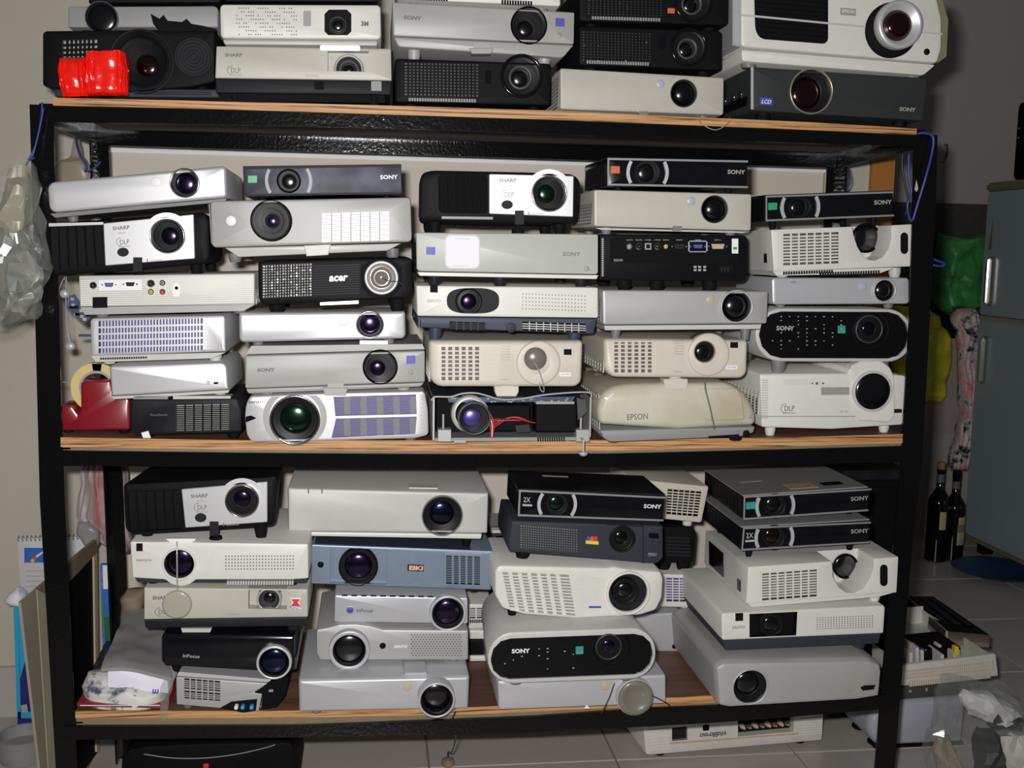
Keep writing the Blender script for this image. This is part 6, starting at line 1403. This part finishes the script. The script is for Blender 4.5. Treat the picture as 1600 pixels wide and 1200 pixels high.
# ---- calendar on the wall
cl = P('wall calendar with spiral top and blue picture, left of the rack', [(27, 842), (150, 838), (152, 935), (33, 935)], WY - .004, None, .003, name='calendar', cat='calendar')
cl.case(r=1, mt='pagewhite', bev=.0004, name='page'); cl.rect(38, 856, 80, 879, 'picblue', 'picture', t=.0006)
cl.plate([(47, 874), (54, 869), (68, 860), (70, 862), (58, 871), (54, 878), (48, 879)], 'labelorange', 'picture_detail', t=.001); cl.plate([(56, 869), (70, 859), (71, 861), (58, 871)], 'labelwhite', 'picture_detail', t=.0012)
cl.disc(51, 876, 3, 'yellow', 'picture_detail', t=.0013)
for k in range(4): cl.text('iiiiiiiiiiiiii', 56, 892 + k * 8, 30, 'inkfaint', 2, bold=0, name='fine_print')
for k in range(18):
    x = 30 + k * 6.6; c = cl.uv(x, 841 - (x - 30) * .03); bm = bmesh.new(); n = 10
    bm_tube(bm, [(c[0], -.004 + .006 * math.cos(t), c[1] + .006 * math.sin(t)) for t in [2 * math.pi * i / n for i in range(n + 1)]], .0008, 5); addobj('spiral', bm, 'inkgrey', cl.root)
# ---- cyan box with a bag on it
cx = P('tall cyan and deep blue box on the floor by the wall', [(22, 946), (66, 946), (74, 1122), (27, 1122)], .56, None, .06, name='cardboard_box', cat='box')
q = cx.M @ Vector((0, 0, 0)); cx.blk('box', 0, cx.W, 0, .06, -q.z + .001, cx.H, 'deepblue', .002)
cx.plate([(21, 946), (28, 946), (33, 1122), (27, 1122)], 'cyan', 'cyan_side', t=.001); cx.plate([(28, 1112), (62, 1112), (64, 1122), (28, 1122)], 'cyan', 'cyan_side', t=.001); cx.plate([(28, 946), (30, 946), (40, 1030), (32, 1060)], 'cyan', 'cyan_side', t=.001); cx.plate([(33, 1102), (42, 1100), (44, 1112), (34, 1113)], 'inkdim', 'mark', t=.0012)
blob('plastic_bag', 'crumpled whitish bag on top of the cyan box', 'bag', [(918, 24, 34, .4), (926, 16, 40), (936, 12, 42), (944, 18, 40, .6)], .56, .05, 'paper', amp=.008, freq=35, seed=4)
lid_c = flr(38, 1185)
r_ = empty('round_stool', Vector((lid_c.x, lid_c.y, 0))); tag(r_, 'low round grey-brown tub on the floor left of the panel', 'tub'); lathe_z('tub', (0, 0), [(.045, .001), (.052, .02), (.052, .05), (.054, .055), (.048, .055), (.046, .03)], 'midgrey', r_); r_.name = 'tub'
# ---- paper bundle and red folder on the lowest board
fz = SH['low'].ztop(at(190, 1105, 0).x)
fd = P('thin red folder under the wrapped paper bundle', [(120, 1098), (262, 1104), (262, 1107), (120, 1104)], .0, SH['low'], .22, name='folder', cat='folder'); fd.case(r=1, mt='redplastic', bev=.0006, name='cover'); fd.plate(rp(125, 1101.5, 250, 1103), 'pagewhite', 'pages', t=.0002) ; fd.feet(mt='redplastic', r=.006)
fd.root.name = 'folder'
bn = P('paper bundle wrapped in printed plastic, grey cover on top', [(150, 1052), (262, 1058), (264, 1099), (150, 1094)], .015, fd, .26, name='paper_bundle', cat='paper bundle')
bn.case([(168, 1040), (262, 1056), (263, 1084), (168, 1074)], r=2, mt='paper', bev=.0015, name='paper_ream', y0=.0, depth=.24)
o = blob('printed_wrap', None, None, [(1050, 134, 172, .4), (1064, 128, 235, .7), (1074, 130, 262), (1088, 136, 264), (1097, 142, 262, .9)], .05, .10, 'printbag', amp=.006, freq=26, seed=9, n=60)
o.parent = bn.root; o.matrix_parent_inverse = bn.M.inverted()
Mi = bn.M.inverted(); zz = at(168, 1036, .012).z
corner = [at(160, 1040, .010), at(266, 1056, .010)]
def onz(px, py, z): return flr(px, py, z)
bm = bmesh.new(); nx_, ny_ = 18, 22; G_ = []
L0, L1 = at(158, 1040, .008), at(268, 1055, .008)
rL, rR = onz(200, 952, L0.z + .005), onz(262, 958, L0.z + .012)
for j in range(ny_ + 1):
    row = []
    for i in range(nx_ + 1):
        a, b = i / nx_, j / ny_; q = (L0 * (1 - a) + L1 * a) * (1 - b) + (rL * (1 - a) + rR * a) * b
        q = q + Vector((0, 0, .006 * noise.noise(q * 22) + .004 * math.sin(a * math.pi) + .001)); 
        if j == 0: q.z -= .004
        row.append(bm.verts.new(Mi @ q))
    G_.append(row)
for j in range(ny_):
    for i in range(nx_): bm.faces.new((G_[j][i], G_[j][i + 1], G_[j + 1][i + 1], G_[j + 1][i]))
ex_ = bmesh.ops.extrude_face_region(bm, geom=bm.faces[:]); 
for v in [g for g in ex_['geom'] if isinstance(g, bmesh.types.BMVert)]: v.co.z -= .006
bmesh.ops.recalc_face_normals(bm, faces=bm.faces); addobj('grey_cover', bm, 'baggrey', bn.root)
o = blob('hanging_strap', None, None, [(1060, 256, 270, .6), (1075, 250, 270), (1095, 250, 264), (1112, 250, 262), (1126, 252, 260, .5)], -.008, .006, 'bagclear', amp=.002, freq=40, seed=3); o.parent = bn.root; o.matrix_parent_inverse = bn.M.inverted(); MATS['bagclear']
for x, y, s_ in ((205, 1085, 'LUMI'), (245, 1076, 'LU'), (158, 1080, 'M')): bn.text(s_, x, y, 14 * len(s_) / 3, 'labelblue', 7, y0=-.012, bold=.06)
bn.feet(mt='paper', r=.01, fx=(.2, .8), fy=(.03, .2))
blob('cloth_bag', 'crumpled grey-brown bag behind the paper bundle', 'bag', [(921, 198, 226, .6), (935, 190, 226), (955, 187, 224), (975, 190, 214), (1000, 192, 210, .7), (1034, 192, 212, .6)], .30, .05, 'brownboard', amp=.006, freq=30, seed=7)
# ---- black device on the floor, cord
dv = P('flat glossy black device with curved grey line on the floor under the rack', [(192, 1165), (460, 1160), (463, 1262), (184, 1268)], .12, None, .25, name='black_device', cat='device')
q = dv.M @ Vector((0, 0, 0)); dv.case([(186, 1262), (190, 1185), (200, 1172), (230, 1166), (340, 1161), (452, 1160), (459, 1166), (462, 1262)], r=5, mt='blackmat', bev=.006, depth=.25)
L = [dv.uv(x, y) for x, y in ((225, 1178), (270, 1184), (320, 1184), (370, 1178), (415, 1168), (430, 1163))]; bm = bmesh.new(); bm_tube(bm, curve([(k[0], -.001, k[1]) for k in L], 5), .001); addobj('trim_line', bm, 'midgrey', dv.root); dv.rect(318, 1193, 326, 1200, 'red', 'indicator'); dv.blk('base', .01, dv.W - .01, .01, .24, -q.z + .001, .004, 'blackmat')
a = at(712, 1112, -.012); g = flr(700, 1196)
wire('cable', 'thin black cord hanging from the lowest board down to the floor', [a, at(704, 1130, -.014), at(712, 1150, .05), at(706, 1175, .2), Vector((g.x, g.y, .03)), Vector((g.x, g.y, .018))], .0014, 'cableblack', cat='cord')
r_ = empty('plug', Vector((g.x, g.y, 0))); tag(r_, 'small brown plug lying on the floor under the rack', 'plug'); lathe_z('plug_body', (0, 0), [(.012, .001), (.014, .004), (.012, .014), (.005, .018)], 'brownboard', r_)
# ---- upside-down projector on the floor
BLq, BRq = flr(1009, 1181, .012), flr(1285, 1157, .012)
vk = P('white projector lying upside down on the floor under the rack', [(1003, 1112), (1289, 1092), (1285, 1157), (1009, 1181)], (BLq.y, BRq.y), Flat(0.0), .26, group=None)
vk.hole([(1153, 1112), (1241, 1106), (1240, 1143), (1153, 1151)], .02, 'hole', 'beige'); vk.hole([(1050, 1137), (1074, 1135), (1074, 1156), (1050, 1158)], .008, 'dark', 'labelgrey')
vk.case(r=[3, 3, 4, 6], mt='whiteplastic', bev=.004)
vk.ribs(1012, 1128, 1046, 1172, 9, 'white', t=.002, frac=.3); vk.ribs(1250, 1112, 1284, 1148, 9, 'white', t=.002, frac=.3); vk.plate([(1046, 1160), (1248, 1145), (1248, 1147), (1046, 1163)], 'dottan', 'seam', t=.0006)
vk.plate([(1098, 1133), (1108, 1132), (1108, 1141), (1098, 1142)], 'hole', 'remote_sensor', r=2); vk.text('vidikron', 1114, 1148, 42, 'inkgrey', 8, bold=.03, italic=.25, flip=True)
for k in range(8):
    c = vk.uv(1163 + k * 10, 1138 - k * .8); bm = bmesh.new(); bm_lathe(bm, c, [(0, -.002), (.003, -.002), (.003, .004), (.0055, .006), (.0055, .019)], 14); addobj('socket', bm, 'chrome' if k % 2 else 'dottan', vk.root)
vk.feet(mt='rubber', r=.014, fy=(.03, .22))
# ---- black cabinet behind the right end
a = at(1316, 735, .47); b = at(1424, 735, .47); r_ = empty('cabinet', Vector((a.x, .47, 0))); tag(r_, 'tall matt black cabinet behind the right end of the rack', 'cabinet')
wbox('body', 0, b.x - a.x, 0, .15, .001, a.z, 'blackdust', r_, .003); wbox('door', .01, b.x - a.x - .01, -.012, 0, .02, a.z - .02, 'blackmat', r_, .002); wbox('door_knob', .03, .04, -.022, -.012, a.z * .55, a.z * .6, 'dark', r_, .002)
r_.location.y = .46
# ---- fridge
A = flr(1505, 835, .06); Bd = (flr(1600, 880, .06) - A); Bd.z = 0; Bd.normalize(); Bf = A + Bd * .58
zt_f = at(1541, 299, A.y).z
fr = P('pale blue-grey two-door refrigerator with chrome handles', [proj(Vector((A.x, A.y, zt_f))), proj(Vector((Bf.x, Bf.y, zt_f))), proj(Bf), proj(A)], (A.y, Bf.y), None, .42, name='refrigerator', cat='refrigerator')
def fz_(py): return fr.uv(1545, py)[1]
zs_ = fz_(497); Hf = fr.H
fr.blk('body', .004, fr.W - .004, .03, .42, .0, Hf, 'fridge', .006); fr.blk('lower_door', 0, fr.W, .0, .028, .006, zs_ - .008, 'fridge', .006); fr.blk('upper_door', 0, fr.W, .0, .028, zs_ + .008, Hf - .002, 'fridge', .006)
fr.blk('door_trim', .004, fr.W - .004, -.004, .02, zs_ - .007, zs_ + .006, 'beigeboard', .001); fr.blk('top_cap', -.006, fr.W, -.006, .42, Hf, Hf + .03, 'olive', .008); fr.blk('base_trim', -.002, fr.W, -.003, .02, -.006, .006, 'olive', .001)
for (x, y0_, y1_) in ((1549, 401, 478), (1539, 525, 600)):
    u = fr.uv(x, (y0_ + y1_) / 2)[0]; z0_, z1_ = fr.uv(x, y1_)[1], fr.uv(x, y0_)[1]
    fr.blk('handle_recess', u - .018, u + .012, -.004, .0, z0_, z1_, 'olive', .002); fr.blk('handle', u - .011, u + .006, -.022, -.004, z0_ + .006, z1_ - .006, 'chrome', .005)
u = fr.uv(1549, 365)
slab('scratch', [(u[0] - .012, -.0005, u[1] - .06), (u[0] + .012, -.0005, u[1] - .055), (u[0] + .008, -.0005, u[1] + .06)], .0008, 'brownboard', fr.root)
for u, y in ((.03, .04), (.5, .04), (.03, .36), (.5, .36)): fr.blk('leg', u, u + .04, y, y + .04, -.058, 0, 'rubber')
a = fr.uv(1583, 285); zb = Hf + .03; M_ = fr.M
r_ = empty('black_case', M_ @ Matrix.Translation((a[0], .0, zb))); tag(r_, 'black rounded box standing on the refrigerator', 'box'); hb = fr.uv(1590, 162)[1] - zb
bm = bmesh.new(); bm_loops(bm, [[(p[0], y, p[1]) for p in rounded([(0, 0.001), (.2, 0.001), (.2, hb), (0, hb)], .02)] for y in (0, .2)]); bmesh.ops.recalc_face_normals(bm, faces=bm.faces); addobj('case', bm, 'black', r_)
for k in range(2):
    bm = bmesh.new(); bm_lathe(bm, (.012, hb * (.55 + .12 * k)), [(0, -.002), (.003, -.002), (.003, .001)], 10); addobj('indicator', bm, 'labelgrey', r_)
# ---- bags and cloth on the far wall
blob('plastic_bag', 'green crumpled plastic bag beside the refrigerator', 'bag', [(367, 1466, 1482, .4), (376, 1464, 1530, .8), (400, 1462, 1535), (440, 1461, 1535), (470, 1460, 1533), (483, 1466, 1528, .5)], FY - .10, .14, 'green', amp=.03, freq=16, seed=3, n=34, sub=4, flat=True)
blob('plastic_bag', 'yellow and green glossy bag beyond the right post', 'bag', [(478, 1396, 1448, .4), (500, 1398, 1466), (530, 1398, 1484), (570, 1397, 1480), (610, 1396, 1474), (628, 1400, 1470, .5)], FY - .10, .12, 'yellowbag', amp=.02, freq=14, seed=5, n=34, sub=3, flat=True)
blob('dark_bag', 'dark red-black bag above the yellow one', 'bag', [(486, 1448, 1470, .5), (495, 1444, 1486), (515, 1450, 1494), (528, 1470, 1496, .5)], FY - .06, .08, 'blackmat', amp=.01, freq=12, seed=5)
blob('floral_cloth', 'floral pink, grey and black cloth hanging beside the refrigerator', 'cloth', [(483, 1494, 1524, .5), (500, 1488, 1530), (530, 1497, 1530), (580, 1500, 1526), (640, 1502, 1522), (680, 1494, 1520), (715, 1484, 1516), (734, 1484, 1512, .6)], FY - .14, .08, 'floral', amp=.012, freq=12, seed=8, pleat=.004)
# ---- bottles
for (px, pyb, pyt, lab, cork) in ((1461, 877, 722, 'dark wine bottle with tan cork top nearer the post', True), (1486, 875, 735, 'dark wine bottle with banded yellow label nearer the refrigerator', False)):
    f_ = flr(px, pyb - 1); r_ = empty('wine_bottle', Vector((f_.x, f_.y, 0))); tag(r_, lab, 'bottle', None)
    h = at(px, pyt, f_.y).z; R = .038
    lathe_z('glass', (0, 0), [(R * .8, .001), (R, .006), (R, h * .58), (R * .93, h * .63), (R * .6, h * .69), (R * .36, h * .74), (R * .34, h * .9), (R * .38, h * .905), (R * .38, h * .93)], 'bottle', r_)
    lathe_z('cork' if cork else 'capsule', (0, 0), [(R * .36, h * .93), (R * .38, h * .935), (R * .38, h), (R * .3, h)], 'cork' if cork else 'black', r_)
    lathe_z('neck_band', (0, 0), [(R * .36, h * .80), (R * .37, h * .80), (R * .37, h * .88), (R * .36, h * .88)], 'inkgrey', r_)
    def lbl(z0, z1, a0, a1, m_):
        bm = bmesh.new(); L = []
        for k in range(13):
            t = math.radians(a0 + (a1 - a0) * k / 12); L.append([(rr * math.cos(t), rr * math.sin(t), z) for rr, z in ((R + .0002, z0), (R + .0008, z0), (R + .0008, z1), (R + .0002, z1))])
        bm_loops(bm, L); bmesh.ops.recalc_face_normals(bm, faces=bm.faces); addobj('bottle_label', bm, m_, r_)
    if cork: lbl(h * .34, h * .52, 250, 285, 'paperyellow')
    else: lbl(h * .42, h * .5, 265, 340, 'paperyellow'); lbl(h * .33, h * .42, 262, 340, 'olive'); lbl(h * .26, h * .33, 262, 340, 'paperyellow'); lbl(h * .19, h * .26, 262, 340, 'labelgrey')
# ---- basin under the fridge
f_ = flr(1560, 897); r_ = empty('basin', Vector((f_.x, f_.y, 0))); tag(r_, 'dark blue shallow basin on the floor below the refrigerator', 'basin')
lathe_z('bowl', (0, 0), [(.10, .001), (.15, .018), (.155, .02), (.145, .02), (.09, .004)], 'basin', r_)
# ---- junk on the floor at the right
f0 = flr(1362, 1172)
tk = P('silver-grey rounded appliance lying on the floor behind the right post', [(1370, 1100), (1512, 1092), (1506, 1160), (1362, 1168)], f0.y, Flat(0.0), .15, name='appliance', cat='appliance')
tk.case([(1372, 1104), (1380, 1096), (1512, 1090), (1506, 1162), (1372, 1168), (1359, 1150), (1358, 1125)], r=8, mt='greytank', bev=.01, nose=[(0, .012), (.003, .006), (.012, .001), (.02, 0)])
tk.plate([(1368, 1168), (1508, 1161), (1508, 1168), (1369, 1176)], 'hole', 'base_strip', t=-.006, depth=.02); tk.feet(mt='rubber', r=.015)
db = P('flat brown-black box between the grey appliance and the white chassis', [(1405, 1073), (1512, 1066), (1510, 1085), (1405, 1094)], f0.y + .01, tk, .3, name='junk_box', cat='box'); db.case(r=2, mt='darkpanel', bev=.003); db.feet(mt='rubber', r=.01); db.rect(1420, 1078, 1424, 1082, 'labelgrey', 'mark'); db.rect(1446, 1075, 1449, 1080, 'labelgrey', 'mark')
ch = P('open white plastic projector chassis with slotted front beside the right post', [(1408, 1040), (1556, 1022), (1560, 1056), (1410, 1072)], f0.y + .005, db, .34, name='projector_chassis', cat='chassis')
ch.vent(1417, 1040, 1552, 1054, 40, 3, 'whiteplastic', 'dottan', bx=.4, by=.3, hole=False); ch.vent(1420, 1058, 1548, 1066, 36, 1, 'whiteplastic', 'dottan', bx=.4, hole=False)
ch.case(r=2, mt='whiteplastic', bev=.002, depth=.012, name='front_grille'); ch.blk('floor_pan', 0, ch.W, .01, .34, 0, .004, 'whiteplastic'); ch.blk('side_wall', 0, .004, .01, .34, 0, ch.H * .9, 'whiteplastic'); ch.blk('side_wall', ch.W - .004, ch.W, .01, .34, 0, ch.H * .8, 'whiteplastic'); ch.blk('rear_wall', 0, ch.W, .336, .34, 0, ch.H, 'whiteplastic')
rnd = random.Random(8)
for k in range(9):
    u = .012 + k * .018; hgt = ch.H * (1.0 + .5 * rnd.random()); ch.blk('screw_post', u, u + .007, .02 + .05 * rnd.random(), .03 + .05 * rnd.random() + .04, .004, hgt, 'whiteplastic', .001)
ch.blk('dark_module', ch.W * .3, ch.W * .75, .06, .16, .004, ch.H * 1.1, 'black', .002); ch.blk('yellow_part', ch.W * .62, ch.W * .66, .03, .045, ch.H * .9, ch.H * 1.35, 'yellow', .001); ch.blk('blue_part', ch.W * .28, ch.W * .34, .05, .06, ch.H * 1.0, ch.H * 1.25, 'cableblue'); ch.feet(mt='whiteplastic', r=.01)
# black tray leaning over the chassis
tr = empty('black_tray', at(1480, 1000, .6)); tag(tr, 'long black slotted tray lying across the open white chassis', 'tray'); o0 = tr.location.copy()
Q = [at(1416, 932, .85), at(1458, 932, .85), at(1546, 992, .44), at(1478, 986, .44)]
nn = (Q[1] - Q[0]).cross(Q[2] - Q[0]).normalized(); nn = nn if nn.z > 0 else -nn
slab('tray', [q - o0 for q in Q], -.02 if (Q[1] - Q[0]).cross(Q[2] - Q[0]).z > 0 else .02, 'blackmat', tr)
for a0, a1 in ((.15, .28), (.40, .6), (.72, .85)):
    L = [(Q[0] * (1 - a) + Q[1] * a) * (1 - b) + (Q[3] * (1 - a) + Q[2] * a) * b - o0 + nn * .001 for a, b in ((a0, .06), (a1, .06), (a1, .8), (a0, .8))]
    slab('slot_rib', L, .003 if (L[1] - L[0]).cross(L[2] - L[0]).z > 0 else -.003, 'dark', tr)
f = [Q[3] - o0, Q[2] - o0, Q[2] - o0 - nn * .03, Q[3] - o0 - nn * .03]; slab('front_band', f, .004, 'brownboard', tr)
f = [Q[0] - o0, Q[3] - o0, Q[3] - o0 - nn * .035, Q[0] - o0 - nn * .035]; slab('side_rail', f, .005, 'beigeboard', tr)
# plastic bag with parts
pb_ = blob('plastic_bag', 'clear bag of black and white plastic scraps on the floor at the right', 'bag', [(1062, 1500, 1530, .4), (1080, 1494, 1570, .8), (1110, 1478, 1615), (1150, 1462, 1630), (1190, 1455, 1640), (1225, 1455, 1640), (1250, 1465, 1630, .7)], f0.y - .12, .18, 'bagclear', amp=.028, freq=20, seed=11, n=36, sub=3, flat=True)
for rows, m_, sd, nm in (([(1080, 1508, 1530, .4), (1095, 1504, 1565), (1115, 1520, 1590), (1132, 1545, 1592, .5)], 'pagewhite', 2, 'white_shell'), ([(1112, 1535, 1560, .4), (1120, 1535, 1597), (1138, 1545, 1600, .6)], 'blackgloss', 4, 'black_part'), ([(1140, 1528, 1550, .5), (1160, 1520, 1565), (1200, 1520, 1572), (1235, 1525, 1570, .5)], 'blackmat', 6, 'black_part'), ([(1150, 1565, 1600, .4), (1175, 1560, 1620), (1205, 1568, 1620, .5)], 'whiteplastic', 7, 'white_shell'), ([(1150, 1460, 1480, .5), (1190, 1462, 1500), (1230, 1470, 1510, .5)], 'bagbrown', 9, 'scrap')):
    o = blob(nm, None, None, rows, f0.y - .12, .05, m_, amp=.016, freq=34, seed=sd, n=22, sub=2, flat=True); o.parent = pb_; o.location = o.location - pb_.location
